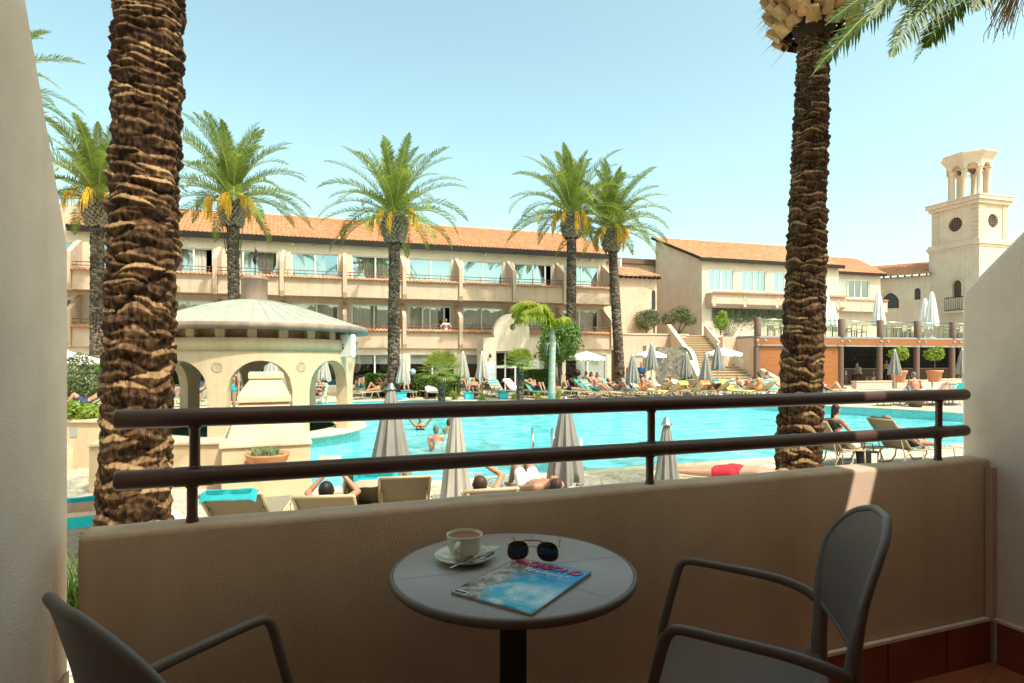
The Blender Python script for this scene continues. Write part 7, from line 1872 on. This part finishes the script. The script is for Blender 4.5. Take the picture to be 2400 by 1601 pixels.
# terrace tables and chairs
def cafe_chair(label, loc, rz):
    t = thing('cafe_chair', label, 'chair', loc, rz, 'chairs set out on the terrace')
    mb = MB(); mb.box(-.21, .21, -.2, .2, .43, .455); obj('seat', mb, M['sling'], t)
    mb = MB(); mb.box(-.2, .2, -.235, -.215, .50, .90); obj('backrest', mb, M['sling'], t)
    mb = MB()
    for x in (-.21, .21): mb.tube([(x, -.24, 0), (x, -.22, .45), (x, -.24, .9)], .014, 6); mb.tube([(x, .2, 0), (x, .2, .64), (x, -.2, .64)], .014, 6)
    mb.tube([(-.21, -.24, .89), (.21, -.24, .89)], .014, 6); obj('frame', mb, M['fascia'], t); return t
pc = None; tp = None; k = 0
for i in range(11):
    x = 1.6 + i * 1.78; yv = 1.1 + (i % 3) * .8
    pt = TA + TM @ V((x, yv, FL))
    lb = 'square terrace table %s along the glass railing from the stairs' % ORD[i]
    if tp is None:
        tp = thing('cafe_table', lb, 'table', pt, TDIR, 'tables set out on the terrace'); mb = MB(); mb.box(-.38, .38, -.38, .38, .72, .75); obj('tabletop', mb, M['white_fab'], tp); mb = MB(); mb.tube([(0, 0, .03), (0, 0, .72)], .035, 8); mb.lathe([(.28, 0), (.28, .02), (.03, .04)], 16); obj('pedestal', mb, M['fascia'], tp)
    else: dup(tp, pt, TDIR, lb)
    for dx, dy, a in ((-.62, 0, -90), (.62, 0, 90), (0, -.62, 0)):
        pq = TA + TM @ V((x + dx, yv + dy, FL)); sd = {-90: 'stair side', 90: 'tower side', 0: 'pool side'}[a]
        l2 = 'beige chair on the %s of the %s terrace table from the stairs' % (sd, ORD[i])
        if pc is None: pc = cafe_chair(l2, pq, TDIR + rad(a))
        else: dup(pc, pq, TDIR + rad(a), l2)
# bar stools and tables under the terrace
sp_ = None
for i in range(9):
    pq = TA + TM @ V((7.6 + i * 1.45, 1.4 + (i % 2) * .9, .42)); lb = 'dark bar chair %s from the timber cladding' % ORD[i]
    if sp_ is None:
        sp_ = thing('bar_chair', lb, 'chair', pq, TDIR + .3, 'dark chairs inside the bar'); mb = MB(); mb.box(-.19, .19, -.19, .19, .60, .64); obj('seat', mb, M['grey_wood'], sp_); mb = MB(); mb.box(-.18, .18, -.2, -.18, .7, 1.0); obj('backrest', mb, M['pole'], sp_); 
        for x in (-.18, .18):
            for y in (-.18, .18): mb = MB(); mb.tube([(x, y, .62), (x * 1.2, y * 1.2, 0)], .016, 6); obj('leg', mb, M['pole'], sp_)
    else: dup(sp_, pq, TDIR + .5 * i, lb)
# odds and ends on the far deck
for k, (px, lb) in enumerate(((942, 'turquoise box on the pool edge near the palm trunk'), (1100, 'turquoise box on the pool edge by the squat fan palm'), (1181, 'turquoise box on the pool edge by the slim fan palm'))):
    t = thing('towel_box', lb, 'box', (at(px, 0, 28.75).x, 28.75, .32), rad(15), 'turquoise boxes on the pool edge'); mb = MB(); mb.prism([V((-.2, 0, 0)), V((.2, 0, 0)), V((.24, 0, .3)), V((-.24, 0, .3))], (0, .3, 0)); bevel(obj('body', mb, simple('box_turquoise', (.05, .50, .62), .5, .06), t), .02); mb = MB(); mb.box(-.26, .26, -.02, .32, .302, .335); obj('lid', mb, M['turq'], t)
t = thing('litter_bin', 'yellow litter bin beside the hedge and the portal', 'bin', (at(1117, 0, 32.4).x, 32.4, .3)); mb = MB(); mb.prism([V((-.26, -.2, 0)), V((.26, -.2, 0)), V((.26, .2, 0)), V((-.26, .2, 0))], (0, 0, .85)); bevel(obj('body', mb, M['yellow'], t), .03); mb = MB(); mb.box(-.29, .29, -.23, .23, .852, .93); bevel(obj('lid', mb, M['yellow'], t), .03); mb = MB(); mb.box(-.16, .16, -.204, -.2, .62, .76); obj('slot', mb, M['fascia'], t)
t = thing('globe_lamp', 'pale blue globe lamp standing in the clipped hedge', 'lamp', (at(967, 0, 30.6).x, 30.6, .3)); mb = MB(); mb.tube([(0, 0, 0), (0, 0, 1.15)], .03, 8); obj('post', mb, M['fascia'], t); mb = MB(); mb.ell((0, 0, 1.3), (.17, .17, .17)); obj('globe', mb, simple('blue_globe', (.30, .42, .52), .25, .05), t)
t = thing('deck_lamp', 'black mushroom lamp at the foot of the tall palm by the white parasol', 'lamp', (at(1352, 0, 31.5).x, 31.5, .3)); mb = MB(); mb.tube([(0, 0, 0), (0, 0, 1.15)], .03, 8); obj('post', mb, M['fascia'], t); mb = MB(); mb.lathe([(.05, 1.05), (.2, 1.12), (.2, 1.3), (.1, 1.42), (.001, 1.45)], 16); obj('head', mb, M['fascia'], t)
